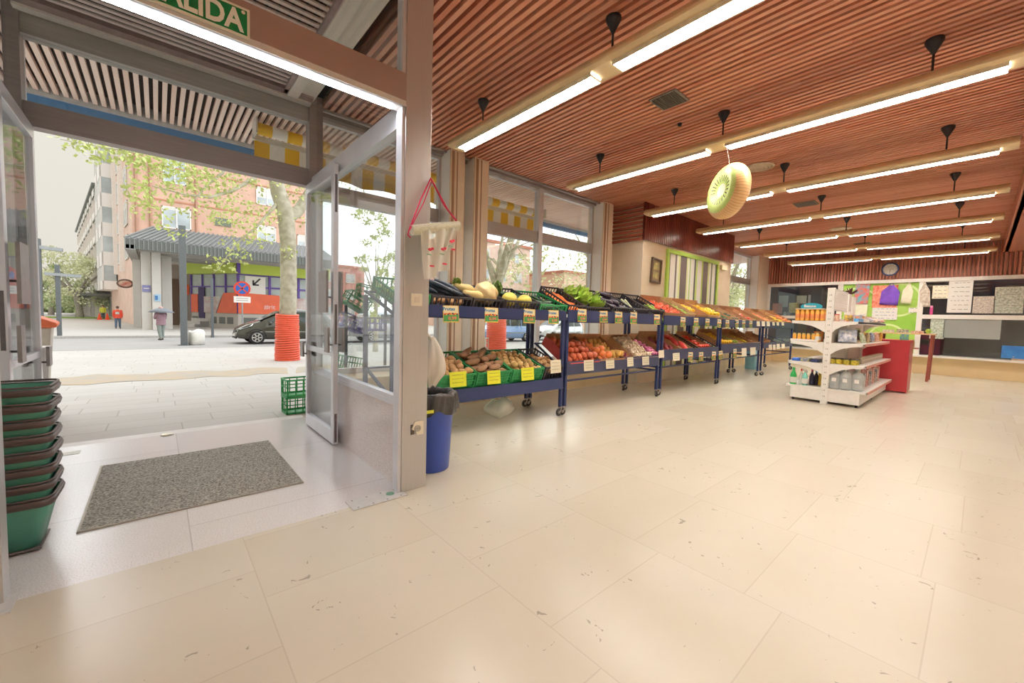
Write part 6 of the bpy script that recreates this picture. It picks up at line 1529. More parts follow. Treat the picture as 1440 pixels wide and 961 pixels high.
for (px, py, dy, r, n) in [(95, 192, -2.2, 0.28, 26), (112, 205, -2.1, 0.3, 30), (133, 215, -2.0, 0.32, 60), (155, 212, -1.9, 0.25, 26), (172, 218, -1.8, 0.35, 60), (190, 222, -1.7, 0.3, 40), (215, 225, -1.5, 0.45, 90), (240, 230, -1.3, 0.6, 130), (262, 245, -1.2, 0.7, 170), (235, 262, -1.3, 0.55, 110), (210, 275, -1.4, 0.45, 70), (200, 292, -1.4, 0.4, 50), (222, 300, -1.3, 0.35, 42), (190, 270, -1.5, 0.3, 26),
                          (285, 240, -1.0, 0.7, 150), (300, 262, -0.9, 0.6, 110), (330, 240, -0.7, 0.65, 110), (318, 290, -0.8, 0.6, 90), (345, 300, -0.6, 0.65, 110), (352, 325, -0.5, 0.55, 80), (370, 300, -0.4, 0.5, 70), (365, 335, -0.4, 0.4, 44), (312, 310, -0.8, 0.5, 60), (295, 300, -0.9, 0.35, 30), (330, 350, -0.6, 0.4, 44), (318, 372, -0.6, 0.35, 34), (340, 360, -0.6, 0.3, 26), (300, 370, -0.6, 0.3, 20), (250, 330, -1.1, 0.2, 14),
                          (405, 355, -0.3, 0.3, 30), (412, 310, 0.2, 0.4, 30), (418, 275, 0.2, 0.5, 70), (410, 262, 0.3, 0.5, 60), (428, 300, 0.2, 0.4, 30), (265, 300, -1.1, 0.3, 20), (230, 320, -1.2, 0.15, 10), (370, 260, -0.3, 0.5, 50), (200, 240, -1.5, 0.4, 50), (380, 230, 0, 0.6, 60)]:
    p = rel(px, py, TY + dy); cl.append(p + (r, r, r*0.75, int(n*0.95)))
for k in range(26): cl.append((rn.uniform(-3, 3), rn.uniform(-2, 3), rn.uniform(6.0, 9.0), 0.9, 0.9, 0.7, 90))
plane_tree(TX, TY, 'plane tree with an orange corrugated tube wrapped round its foot, framed by the open doorway', trunk, brs, cl, 3, (0.305, 1.42), ls=0.058)
def generic_tree(x, y, label, h, seed, wr=None, leaf=None, n=1500, spread=2.6, z0=2.6, bark=None, ls=0.085, cn=26, r0=0.24, group='plane trees on the pavement', name=None):
    rn = random.Random(seed); lean = rn.uniform(-0.3, 0.3); fork = h*0.36
    tr = [(0, 0, 0, r0*1.25), (0.02, 0, 0.8, r0), (lean*0.5, 0, fork*0.7, r0*0.9), (lean, 0, fork, r0*0.85)]
    brs = []; cl = []
    for k in range(6):
        a = 2*math.pi*k/6 + rn.uniform(-0.4, 0.4); sp_ = spread*rn.uniform(0.45, 1.0); hh = h*rn.uniform(0.75, 1.0)
        pts = [(lean, 0, fork*0.95, r0*0.6), (lean + 0.2*sp_*math.cos(a), 0.2*sp_*math.sin(a), fork + (hh-fork)*0.25, r0*0.42), (lean + 0.55*sp_*math.cos(a), 0.55*sp_*math.sin(a), fork + (hh-fork)*0.6, r0*0.25), (lean + sp_*math.cos(a), sp_*math.sin(a), hh, r0*0.08)]
        brs.append(pts)
        for q in range(3):
            b0 = pts[1 + q % 2]; aa = a + rn.uniform(-1, 1); brs.append([(b0[0], b0[1], b0[2], b0[3]*0.5), (b0[0] + 0.5*math.cos(aa), b0[1] + 0.5*math.sin(aa), b0[2] + 0.35, b0[3]*0.25), (b0[0] + 1.1*math.cos(aa), b0[1] + 1.1*math.sin(aa), b0[2] + 0.4*rn.uniform(-0.5, 1.5), 0.008)])
    for k in range(cn):
        a = rn.uniform(0, 6.28); rr = spread*math.sqrt(rn.random())*1.05; cl.append((lean + rr*math.cos(a), rr*math.sin(a), rn.uniform(z0, h + 0.5), 0.7*spread/2.6, 0.7*spread/2.6, 0.5*spread/2.6, n//cn))
    t = plane_tree(x, y, label, tr, brs, cl, seed, wr, ls=ls, bark=bark, leaf=leaf, group=group)
    if name: t.name = name
    return t
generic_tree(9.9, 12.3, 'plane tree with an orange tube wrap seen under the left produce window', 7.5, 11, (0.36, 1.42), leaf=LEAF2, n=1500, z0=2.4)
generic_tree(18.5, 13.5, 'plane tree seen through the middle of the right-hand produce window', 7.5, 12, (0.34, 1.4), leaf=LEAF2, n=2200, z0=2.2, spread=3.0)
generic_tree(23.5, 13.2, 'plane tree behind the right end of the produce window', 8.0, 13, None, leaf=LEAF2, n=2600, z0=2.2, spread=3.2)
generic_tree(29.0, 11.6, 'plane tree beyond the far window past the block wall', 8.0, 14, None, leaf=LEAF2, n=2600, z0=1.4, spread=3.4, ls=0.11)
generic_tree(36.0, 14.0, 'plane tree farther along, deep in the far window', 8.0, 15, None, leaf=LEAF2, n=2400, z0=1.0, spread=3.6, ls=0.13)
generic_tree(6.7, 16.2, 'slim leafy tree seen through the glass of the right door leaf', 5.2, 17, None, n=900, z0=1.2, spread=0.9, ls=0.08, r0=0.09, group=None)
G2 = 'pale trees down the avenue'
def at_d(px, d, z=-0.25):
    a = ray(px, 300.0); b_ = ray(px, 500.0); t_ = (z - CAMH)/(d/FPX); k = (t_ - a.z)/(b_.z - a.z)
    return Vector((0, 0, CAMH)) + (a + (b_ - a)*k)*(d/FPX)
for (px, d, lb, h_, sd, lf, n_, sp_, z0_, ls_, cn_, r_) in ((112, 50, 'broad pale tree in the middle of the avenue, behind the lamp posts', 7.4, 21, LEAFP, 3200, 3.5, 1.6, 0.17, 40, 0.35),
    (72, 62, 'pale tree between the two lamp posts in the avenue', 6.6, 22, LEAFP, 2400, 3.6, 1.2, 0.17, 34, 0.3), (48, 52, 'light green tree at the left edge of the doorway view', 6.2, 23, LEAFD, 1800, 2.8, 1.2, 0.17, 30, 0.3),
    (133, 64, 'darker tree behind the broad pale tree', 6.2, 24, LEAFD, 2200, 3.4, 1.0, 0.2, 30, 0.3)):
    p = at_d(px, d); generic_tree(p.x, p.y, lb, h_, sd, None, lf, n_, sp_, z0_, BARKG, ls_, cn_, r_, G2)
generic_tree(14.2, 28.4, 'small tree with pale blossom seen through the side glass', 5.0, 25, None, LEAFP, 1400, 1.9, 1.9, BARKG, 0.07, 24, 0.08, None)
generic_tree(17.2, 33, 'red-leaved tree seen through the side glass', 6.6, 26, None, LEAFR, 1600, 2.4, 2.2, BARKG, 0.1, 24, 0.1, None)

# ---- lamp posts, signs, bollards
IRON = mat('lamp_iron', '#6f7578', 0.5, 0.4)
def post(name, label, px, pyb, pyt, w, cat='lamp post', grp=None):
    z = -0.25; c = at_z(px, pyb, z); top = at_y(px, pyt, c.y).z
    t = thing(name, label, cat, (c.x, c.y, z), 0, grp)
    mb = MB(); mb.box(-w/2, w/2, -w/2, w/2, 0, top - z); mb.build('pole', IRON, t, bevel=0.01)
    return t, top - z
t, h = post('street_lamp', 'dark square lamp post left of the parked car', 259, 486, 318, 0.23)
mb = MB(); mb.box(-0.2, 0.2, -0.2, 0.2, 0, 0.03); mb.build('base_plate', IRON, t)
t, h = post('street_lamp', 'tall lamp post with one long arm at the left of the avenue', 57, 464, 336, 0.28, grp='lamp posts in the avenue')
a = at_y(88, 352, root_loc(t).y); b_ = at_y(56, 348, root_loc(t).y); L0 = root_loc(t)
mb = MB(); mb.beam((b_.x - L0.x, 0, b_.z - L0.z), (a.x - L0.x, 0, a.z - L0.z), 0.4, 0.2); mb.build('lamp_arm', mat('lamp_pale', '#a4aaac', 0.5, 0.3), t)
t, h = post('street_lamp', 'lamp post with two arms in front of the broad pale tree', 84, 474, 373, 0.16, grp='lamp posts in the avenue')
L0 = root_loc(t); a = at_y(63, 385, L0.y); b_ = at_y(114, 389, L0.y)
mb = MB(); mb.beam((a.x - L0.x, 0, a.z - L0.z), (b_.x - L0.x, 0, b_.z - L0.z), 0.3, 0.14); mb.build('lamp_arm', mat('lamp_pale', '#a4aaac'), t)
t, h = post('sign_pole', 'thin grey pole on the pavement right of the lamp post', 299, 475, 392, 0.12, 'pole')
c = at_z(341, 471, -0.25); cy = at_y(341, 406, c.y).z + 0.25
t = thing('no_parking_sign', 'round red and blue no-stopping sign on a pole behind the dark car', 'road sign', (c.x, c.y, -0.25))
mb = MB(); mb.cyl((0, 0, 0), (0, 0, cy + 0.3), 0.04, n=10); mb.build('pole', mat('pole_grey', '#9aa0a2', 0.5, 0.4), t)
MYr = Matrix.Translation((0, -0.05, cy)) @ Matrix.Rotation(R_(90), 4, 'X')
rs = 8.0*c.y/572/0.753*0.80
mb = MB(); mb.cyl(MYr @ Vector((0, 0, -0.01)), MYr @ Vector((0, 0, 0.01)), rs, n=28); mb.build('ring', mat('road_red', '#d8452f', 0.5), t)
mb = MB(); mb.cyl(MYr @ Vector((0, 0, 0.01)), MYr @ Vector((0, 0, 0.014)), rs*0.76, n=28); mb.build('disc', mat('road_blue', '#2e62b5', 0.5), t)
mb = MB(); k = rs*0.54; mb.beam((-k, -0.067, cy - k), (k, -0.067, cy + k), 0.01, rs*0.17); mb.beam((-k, -0.067, cy + k), (k, -0.067, cy - k), 0.01, rs*0.17); mb.build('cross', mat('road_red', '#d8452f'), t)
mb = MB(); mb.box(-rs*0.98, rs*0.98, -0.06, -0.04, cy - rs*1.95, cy - rs*1.1); mb.build('plate', WHITE, t)
mb = MB()
for q in range(2): mb.box(-rs*0.7, rs*0.7, -0.063, -0.06, cy - rs*(1.4 + 0.28*q), cy - rs*(1.33 + 0.28*q))
mb.build('plate_print', mat('ink_grey', '#8a8682'), t)
# triangular yield sign through the right leaf
c = at_z(449, 470, -0.25)
t = thing('yield_sign', 'white and red triangular sign seen through the right door leaf', 'road sign', (6.9, 24.0, -0.25)); zz = at_y(449, 412, 24.0).z + 0.25
t.location.x = at_y(449, 412, 24.0).x
mb = MB(); mb.cyl((0, 0.03, 0), (0, 0.03, zz), 0.035, n=8); mb.build('pole', mat('pole_grey', '#9aa0a2'), t)
mb = MB(); mb.prism([(-0.42, 0.34), (0.42, 0.34), (0, -0.4)], -0.01, 0.0, Matrix.Translation((0, 0, zz))); mb.build('border', mat('road_red', '#d8452f'), t)
mb = MB(); mb.prism([(-0.30, 0.27), (0.30, 0.27), (0, -0.25)], -0.015, -0.01, Matrix.Translation((0, 0, zz))); mb.build('face', WHITE, t)

# rubble sack beside the lamp
c = at_z(276, 485, -0.25); mb = MB()
pr = [(0.34, 0.0), (0.44, 0.05), (0.46, 0.3), (0.43, 0.52), (0.35, 0.6), (0.25, 0.56), (0.001, 0.5)]
mb.lathe(pr, 20, caps=False); rn = random.Random(2); mb.v = [(x*0.68 + 0.03*math.sin(z*14 + y*6), y*0.8 + 0.03*math.sin(x*11), z*1.05 + (0.05*math.sin(x*9) if z > 0.3 else 0)) for x, y, z in mb.v]
item('rubble_sack', 'white builders sack beside the dark lamp post', 'sack', mb, mat('sack_white', '#e6e4dd', 0.7, var=0.06, bump=0.5), (c.x, c.y, -0.25))

# ---- green crate stacks outside
def out_crate(label, x, y, z, rz, grp='green crates outside', tilt=0.0, mt=None):
    t = thing('stacked_crate', label, 'crate', (x, y, z), rz, grp); mb = MB(); w, d, h = 0.38, 0.28, 0.23
    wall_slots(mb, (-w/2, -d/2, 0), (w/2, -d/2, 0), h, 4, 0.01); wall_slots(mb, (-w/2, d/2, 0), (w/2, d/2, 0), h, 4, 0.01)
    wall_slots(mb, (-w/2, -d/2, 0), (-w/2, d/2, 0), h, 3, 0.01); wall_slots(mb, (w/2, -d/2, 0), (w/2, d/2, 0), h, 3, 0.01); mb.box(-w/2, w/2, -d/2, d/2, 0, 0.01)
    mb.build('crate_body', mt or GC, t); t.rotation_euler = (0, tilt, rz)
    return t
GZ = gz(6.2)
c = at_z(418, 583, GZ)
out_crate('green crate on the ground outside, lower one of two by the right door', c.x + 0.07, c.y + 0.14, GZ + 0.002, 0.0)
out_crate('green crate standing on another outside by the right door', c.x + 0.07, c.y + 0.14, GZ + 0.236, 0.04)
t = thing('display_stand', 'outdoor stand holding tilted crates seen through the side glass', 'stand', (2.55, 6.75, gz(6.75)))
mb = MB()
for sx in (-0.25, 0.6): mb.box(sx - 0.02, sx + 0.02, -0.02, 0.02, 0, 1.5); mb.box(sx - 0.02, sx + 0.02, 0.4, 0.44, 0, 1.7)
mb.build('upright', mat('stand_slate', '#4f5568', 0.5, 0.3), t)
mb = MB()
for z in (0.35, 0.9, 1.3): mb.beam((-0.25, 0, z), (0.6, 0, z), 0.03); mb.beam((-0.25, 0, z), (-0.25, 0.42, z + 0.15), 0.03)
mb.build('shelf_rail', mat('stand_slate', '#4f5568'), t)
BCc = mat('crate_blue', '#4a55b8', 0.45, var=0.1)
out_crate('green crate tilted on the top of the outdoor stand', 2.45, 6.85, gz(6.8) + 1.46, 0.1, tilt=0.5)
out_crate('second green crate tilted above the blue crates outside', 2.75, 7.0, gz(6.8) + 1.62, -0.1, tilt=0.2)
out_crate('blue crate on the middle of the outdoor stand, left', 2.40, 6.9, gz(6.8) + 1.1, 0.1, 'blue crates outside', 0.4, BCc)
out_crate('blue crate on the middle of the outdoor stand, right', 2.80, 6.9, gz(6.8) + 1.08, 0.0, 'blue crates outside', 0.0, BCc)
out_crate('green crate low on the outdoor stand behind the side glass', 2.42, 6.92, gz(6.9) + 0.42, 0.1, tilt=0.2)
out_crate('white openwork crate outside below the produce window', 4.9, 6.7, gz(6.7) + 0.72, 0.0, None, 0.0, WHITE)
out_crate('white openwork crate under the other white crate outside', 4.9, 6.7, gz(6.7) + 0.48, 0.0, None, 0.0, WHITE)
mb = MB(); mb.box(-0.3, 0.3, -0.2, 0.2, 0, 0.46); mb.build('x', WHITE) if False else None
t = thing('crate_trestle', 'pale trestle carrying the white crates outside', 'trestle', (4.9, 6.7, gz(6.7)))
mb = MB(); mb.box(-0.25, 0.25, -0.18, 0.18, 0.44, 0.47)
for sx in (-0.22, 0.22):
    for sy in (-0.15, 0.15): mb.box(sx-0.015, sx+0.015, sy-0.015, sy+0.015, 0, 0.44)
mb.build('frame', mat('trestle_pale', '#d5d8dc', 0.5), t)

# ---- wheelie bin and ledge at the left
t = thing('wheelie_bin', 'grey wheelie bin with an orange lid outside the left door', 'bin', (-1.22, 7.1, gz(7.1)), 0.1)
mb = MB(); 
vs = [(-0.22, -0.24, 0.06), (0.22, -0.24, 0.06), (0.22, 0.24, 0.06), (-0.22, 0.24, 0.06), (-0.29, -0.33, 1.12), (0.29, -0.33, 1.12), (0.29, 0.33, 1.12), (-0.29, 0.33, 1.12)]
mb.add(vs, [(0, 3, 2, 1), (4, 5, 6, 7), (0, 1, 5, 4), (1, 2, 6, 5), (2, 3, 7, 6), (3, 0, 4, 7)]); mb.build('body', mat('bin_beige', '#c9c4b8', 0.6, var=0.06), t, bevel=0.02)
mb = MB(); mb.prism([(-0.33, 1.12), (0.33, 1.12), (0.34, 1.17), (0.2, 1.235), (-0.15, 1.26), (-0.33, 1.22)], -0.36, 0.36); mb.build('lid', mat('lid_orange_bin', '#ee7a52', 0.5, var=0.05), t, bevel=0.02)
for s in (-1, 1):
    mb = MB(); mb.cyl((s*0.24, 0.27, 0.1), (s*0.29, 0.27, 0.1), 0.1, n=16); mb.build('wheel', BLACK, t)
t = thing('outdoor_ledge', 'pale stone ledge outside the left door, in front of the wheelie bin', 'ledge', (-1.05, 5.55, gz(5.7)))
mb = MB(); mb.box(-0.6, 0.29, -0.12, 0.12, 0.93, 0.97); mb.build('slab', mat('ledge_stone', '#dcd7cf', 0.5), t)
mb = MB(); mb.box(0.20, 0.27, -0.10, 0.10, 0, 0.93); mb.box(-0.6, -0.5, -0.1, 0.1, 0, 0.93); mb.build('support', mat('ledge_grey', '#8d857e', 0.5), t)

# ---- recycling containers seen through side glass
for (px0, px1, pyt, pyb, cc, l, k) in ((529, 543, 441, 465, '#33a08a', 'green recycling container seen through the side glass', 0), (543, 566, 440, 467, '#e9e4de', 'white recycling container with orange lettering seen through the side glass', 1)):
    y = 27.2; a = at_y(px0, pyb, y); b_ = at_y(px1, pyt, y)
    t = thing('recycling_container', l, 'container', ((a.x+b_.x)/2, y, -0.25)); w = (b_.x-a.x)/2; h = b_.z + 0.25
    mb = MB(); mb.lathe([(w*0.95, 0.0), (w, 0.1), (w, h*0.72), (w*0.8, h*0.9), (w*0.4, h), (0.001, h)], 16); mb.build('body', mat('cont_%d' % k, cc, 0.5, var=0.06), t)
    mb = MB(); mb.cyl((0, -w*0.9, h*0.7), (0, -w*1.02, h*0.7), 0.12, n=14); mb.build('opening', mat('cont_dark', '#40504c', 0.7) if not k else mat('cont_orange', '#ef7a4a', 0.5), t)
    if k:
        mb = MB()
        for q in range(5): mb.box(-w*0.7 + q*w*0.3, -w*0.7 + q*w*0.3 + w*0.2, -w*1.03, -w*0.95, h*0.48, h*0.60)
        mb.build('lettering', mat('cont_orange', '#ef7a4a', 0.5), t)

# ---- cars
def make_car(x, y, body_hex, label, flip=1, z=-0.25, grp='parked cars'):
    t = thing('car', label, 'car', (x, y, z), 0, grp)
    if flip < 0: t.rotation_euler = (0, 0, math.pi)
    P = mat('car_' + body_hex, body_hex, 0.18, 0.4, var=0.03, coat=0.6); G = mat('car_window', '#39423f', 0.08, 0.0, var=0.2, scale=2); K = mat('tyre', '#2b2a2b', 0.8); RIMM = mat('alloy', '#c3c3c0', 0.3, 0.7)
    # side outline, nose at -x; body runs to x = 4.28
    top = [(0.0, 0.42), (0.02, 0.62), (0.12, 0.74), (0.45, 0.92), (0.95, 1.08), (1.45, 1.34), (1.95, 1.56), (2.5, 1.65), (3.2, 1.63), (3.8, 1.52), (4.1, 1.25), (4.22, 0.95), (4.28, 0.6), (4.24, 0.32)]
    bot = [(0.0, 0.42), (0.03, 0.28), (0.40, 0.24), (1.3, 0.22), (3.1, 0.22), (3.9, 0.26), (4.24, 0.32)]
    def bz(x):
        for (a, b_) in zip(bot, bot[1:]):
            if a[0] <= x <= b_[0]: return a[1] + (b_[1]-a[1])*(x-a[0])/(b_[0]-a[0])
        return 0.3
    def tz(x):
        for (a, b_) in zip(top, top[1:]):
            if a[0] <= x <= b_[0] and b_[0] > a[0]: return a[1] + (b_[1]-a[1])*(x-a[0])/(b_[0]-a[0])
        return 0.32 if x > 4.2 else 0.42
    NX = 44; prof = []
    mb = MB(); rows = []
    for i in range(NX+1):
        x = 4.26*i/NX; zt = tz(x); zb = bz(x); nar = 0.84*(1 - 0.22*max(0, 1 - x/0.5)**2 - 0.12*max(0, (x-3.7)/0.56)**2)
        belt = min(zt, 0.62 + 0.10*x if x < 1.0 else min(zt, 0.98))
        inset = nar*(0.80 if zt > 1.1 else 0.86)
        row = [(x, -nar*0.9, zb), (x, -nar, zb + 0.12*(belt-zb)), (x, -nar*1.0, zb + 0.6*(belt-zb)), (x, -nar*0.97, belt), (x, -inset - (nar-inset)*0.25, belt + 0.75*(zt-belt)), (x, -inset*0.8, zt), (x, 0, zt + 0.02), (x, inset*0.8, zt), (x, inset + (nar-inset)*0.25, belt + 0.75*(zt-belt)), (x, nar*0.97, belt), (x, nar, zb + 0.6*(belt-zb)), (x, nar, zb + 0.12*(belt-zb)), (x, nar*0.9, zb)]
        rows.append(row)
    n = len(rows[0]); vs = [v for r in rows for v in r]; fs = []
    for i in range(NX):
        for k in range(n): fs.append((i*n + k, i*n + (k+1) % n, (i+1)*n + (k+1) % n, (i+1)*n + k))
    fs = [f for f in fs]
    mb.add(vs, fs, True); mb.add(rows[0], [tuple(range(n))]); mb.add(rows[-1], [tuple(reversed(range(n)))])
    mb.build('body', P, t)
    # side windows, windscreen
    for s in (-1, 1):
        mb = MB()
        for poly in ([(1.22, 1.05), (1.62, 1.32), (1.95, 1.47), (2.05, 1.48), (2.05, 1.03)], [(2.12, 1.03), (2.12, 1.49), (2.6, 1.54), (3.02, 1.53), (3.02, 1.03)], [(3.10, 1.03), (3.10, 1.52), (3.6, 1.44), (3.82, 1.2), (3.86, 1.05)]):
            m_ = len(poly); vs = []
            for (a, b_) in poly:
                yy = 0.815 - 0.10*(b_ - 1.0)/0.5; vs.append((a, s*(yy + 0.012), b_))
            mb.add(vs, [tuple(range(m_))])
        mb.build('side_windows', G, t)
        mb = MB(); mb.add([(0.16, s*0.50, 0.735), (0.12, s*0.74, 0.66), (0.58, s*0.82, 0.83), (0.66, s*0.72, 0.93)], [(0, 1, 2, 3)]); mb.v = [(a, b_*1.01, c_ + 0.015) for a, b_, c_ in mb.v]
        mb.build('headlight', mat('headlamp', '#dfe3e2', 0.15, 0.2), t)
        mb = MB(); mb.ell((1.32, s*0.93, 0.98), (0.07, 0.09, 0.07), 10, 7); mb.build('wing_mirror', P, t)
        mb = MB(); mb.box(2.08, 2.09, s*0.84, s*0.845, 0.35, 0.98); mb.box(3.06, 3.07, s*0.84, s*0.845, 0.4, 0.98); mb.box(0.9, 4.1, s*0.843, s*0.852, 0.56, 0.60); mb.build('trim_line', mat('car_trim', '#8b8f86', 0.5), t)
        for wx in (0.78, 3.5):
            M2 = Matrix.Translation((wx, s*0.74, 0.315)) @ Matrix.Rotation(R_(90), 4, 'X')
            mb = MB(); mb.lathe([(0.2, -0.115), (0.30, -0.11), (0.315, -0.09), (0.315, 0.09), (0.30, 0.11), (0.2, 0.115)], 28, M2); w = mb.build('wheel', K, t)
            mb = MB(); mb.lathe([(0.001, s*-0.10), (0.05, s*-0.115), (0.06, s*-0.10)], 14, M2, caps=False)
            for q in range(6):
                a = 2*math.pi*q/6; mb.beam(M2 @ Vector((0.04*math.cos(a), 0.04*math.sin(a), -s*0.122)), M2 @ Vector((0.19*math.cos(a), 0.19*math.sin(a), -s*0.122)), 0.02, 0.06)
            mb.tube([M2 @ Vector((0.20*math.cos(a), 0.20*math.sin(a), -s*0.12)) for a in [2*math.pi*k/24 for k in range(25)]], 0.016, 6, caps=False)
            mb.build('wheel_rim', RIMM, w)
            mb = MB()
            pts = [(wx + 0.39*math.cos(a), s*0.845, 0.315 + 0.39*math.sin(a)) for a in [math.pi*k/14 for k in range(15)]]
            mb.tube(pts, 0.03, 6); mb.build('wheel_arch', mat('arch_dark', '#34332f', 0.5) if body_hex == '#4b4a40' else P, t)
    mb = MB(); mb.add([(0.93, -0.66, 1.075), (0.93, 0.66, 1.075), (1.80, 0.6, 1.525), (1.80, -0.6, 1.525)], [(0, 1, 2, 3)]); mb.v = [(a - 0.01, b_, c_ + 0.03) for a, b_, c_ in mb.v]; mb.build('windscreen', G, t)
    mb = MB(); mb.box(-0.012, 0.02, -0.26, 0.26, 0.36, 0.47); mb.build('number_plate', WHITE, t)
    mb = MB(); mb.box(-0.015, 0.05, -0.55, 0.55, 0.26, 0.33); mb.box(0.02, 0.06, -0.35, 0.35, 0.55, 0.62); mb.build('grille', mat('grille_dark', '#2e2e2c', 0.5), t)
    return t
cw = at_z(360, 484, -0.25)
make_car(cw.x - 0.78, cw.y + 0.55, '#4b4a40', 'dark olive-grey people carrier parked beyond the pavement, nose to the left')
make_car(cw.x + 4.6, cw.y + 0.5, '#b9bcc2', 'silver car parked behind the dark people carrier, seen through the right door leaf', -1)
bpy.data.objects['car.001'].location.x += 4.3
make_car(15.0, 20.6, '#7f9cc6', 'light blue car parked outside, seen between the window columns')
make_car(20.5, 20.8, '#d9dcdf', 'white car parked outside, behind the orange wrapped tree')
make_car(26.5, 20.6, '#a9b6b8', 'pale grey car parked outside, behind the first rack leg', -1)
bpy.data.objects['car.004'].location.x += 4.3
make_car(33.0, 20.8, '#8fae9e', 'pale green car parked outside near the column of the produce window')

# ---- buildings across the street
BRICK = mat('brick_orange', '#d5b09c', 0.9, var=0.10, scale=1.2); BRICKL = mat('brick_light', '#e6cabb', 0.9, var=0.08, scale=1.2)
CONC = mat('concrete_pale', '#d3d0ca', 0.8, var=0.05, scale=1); SHUT = mat('shutter_pale', '#dcdcd8', 0.7); WG = mat('far_glass', '#bac5c9', 0.15, var=0.2, scale=0.7); ROOFG = mat('canopy_grey', '#7d7f80', 0.6, var=0.06)
BYF = 43.0
def win(t, x0, x1, y, z0, z1, shut=0.4, side=None):
    """window in a wall facing -Y (or facing -X when side='x')"""
    def bxx(mb, a, b_, d0, d1, e, f):
        if side == 'x': mb.box(d0 + y, d1 + y, a, b_, e, f)
        else: mb.box(a, b_, d0 + y, d1 + y, e, f)
    mb = MB(); w = 0.09
    bxx(mb, x0, x1, -0.08, 0.05, z0, z0 + w); bxx(mb, x0, x1, -0.08, 0.05, z1 - w, z1); bxx(mb, x0, x0 + w, -0.08, 0.05, z0, z1); bxx(mb, x1 - w, x1, -0.08, 0.05, z0, z1); bxx(mb, (x0+x1)/2 - w/2, (x0+x1)/2 + w/2, -0.08, 0.05, z0, z1)
    f = mb.build('window', WHITE, t)
    mb = MB(); bxx(mb, x0, x1, -0.03, 0.0, z0, z1 - (z1-z0)*shut); mb.build('pane', WG, f)
    if shut: mb = MB(); bxx(mb, x0, x1, -0.05, 0.0, z1 - (z1-z0)*shut, z1); mb.build('shutter', SHUT, f)
bt = thing('apartment_building', 'orange brick apartment block across the street above the grey canopy', 'building', (0, 0, -0.25))
cx0 = -1.6
mb = MB(); mb.box(cx0, 12.3, BYF + 6, BYF + 16, 0, 30); mb.build('wall', BRICK, bt)
yf = BYF + 6
def wp(a, b_, c, d, sh):
    p = at_y(a, c, yf); q = at_y(b_, d, yf); win(bt, p.x, q.x, yf, q.z + 0.25, p.z + 0.25, sh)
wp(227, 269, 289, 325, 0.15); wp(360, 390, 262, 292, 0.6); wp(361, 388, 316, 345, 0.4); wp(228, 262, 205, 262, 0.3); wp(418, 440, 330, 352, 0.5)
mb = MB()
for k in range(8): mb.box(cx0 + 1.5, 12.2, yf - 0.06, yf + 0.02, 8.2 + 3.0*k, 8.32 + 3.0*k)
mb.build('floor_band', mat('brick_band', '#c08a6c', 0.9), bt)
p = at_y(302, 306, yf); q = at_y(325, 320, yf)
mb = MB(); mb.box(p.x, q.x, yf - 0.12, yf, q.z + 0.25, p.z + 0.25); mb.build('vent_panel', mat('panel_green_grey', '#77806f', 0.7), bt)
# drainpipes
mb = MB()
for px in (276, 192, 212): 
    x = at_y(px, 300, yf).x; mb.cyl((x, yf - 0.1, 5), (x, yf - 0.1, 28), 0.09, n=8)
mb.build('drainpipe', mat('pipe_tan', '#b88e78', 0.6), bt)

# canopy with columns in front of it
ct = thing('street_canopy', 'big grey corrugated canopy on pale columns across the street', 'canopy', (0, 0, -0.25))
yc = 36.0; a = at_y(175, 337, yc); x0c = a.x; ztop = at_y(205, 325, yc + 4).z + 0.25; zc0 = at_y(178, 349, yc).z + 0.25; zc1 = at_y(178, 335, yc).z + 0.25
mb = MB(); mb.box(x0c, 11.6, yc, yc + 0.2, zc0, zc1); mb.box(x0c, x0c + 0.12, yc + 0.2, BYF + 5.9, zc0, zc1); mb.build('fascia', mat('canopy_fascia', '#6b706c', 0.6), ct)
mb = MB(); x = x0c
while x < 11.6: mb.box(x, x + 0.05, yc - 0.05, yc, zc0, zc1); x += 0.22
mb.build('fascia_rib', mat('canopy_rib', '#858a86', 0.6), ct)
mb = MB(); mb.add([(x0c, yc, zc1), (11.6, yc, zc1), (11.6, yc + 5, ztop + 0.5), (x0c + 1.4, yc + 5, ztop + 0.5), (x0c + 0.1, BYF + 6, zc1)], [(0, 1, 2, 3), (0, 3, 4)]); o = mb.build('roof', ROOFG, ct); o.modifiers.new('s', 'SOLIDIFY').thickness = 0.1
mb = MB(); x = x0c
while x < 10.4: mb.beam((x, yc, zc1 + 0.06), (x + min(1.4, 1.4), yc + 5, ztop + 0.56), 0.08, 0.06); x += 0.3
mb.build('roof_rib', mat('canopy_rib', '#858a86'), ct)
mb = MB(); mb.box(x0c + 0.2, 11.6, yc + 0.2, BYF + 5.9, zc0 + 0.25, zc0 + 0.35); mb.build('soffit', mat('soffit_white', '#dcdad5', 0.7), ct)
mb = MB()
for k in range(4): mb.box(x0c + 0.6, 11.6, yc + 1.2 + 1.9*k, yc + 1.5 + 1.9*k, zc0 + 0.02, zc0 + 0.25)
mb.box(x0c, x0c + 0.5, yc, BYF + 5.5, zc0 - 0.05, zc0 + 0.25); mb.build('soffit_beam', mat('beam_grey', '#a5a4a0', 0.7), ct)
for (pa, pb, pyb, yy) in ((200, 214, 464, 38.4), (215, 228, 463, 38.0), (229, 243, 461, 39.5), (188, 199, 456, 43.0)):
    a = at_y(pa, pyb, yy); b_ = at_y(pb, pyb, yy); mb = MB(); mb.box(a.x, b_.x, yy, yy + 0.8, 0, zc0 + 0.25); mb.build('column', CONC, ct)
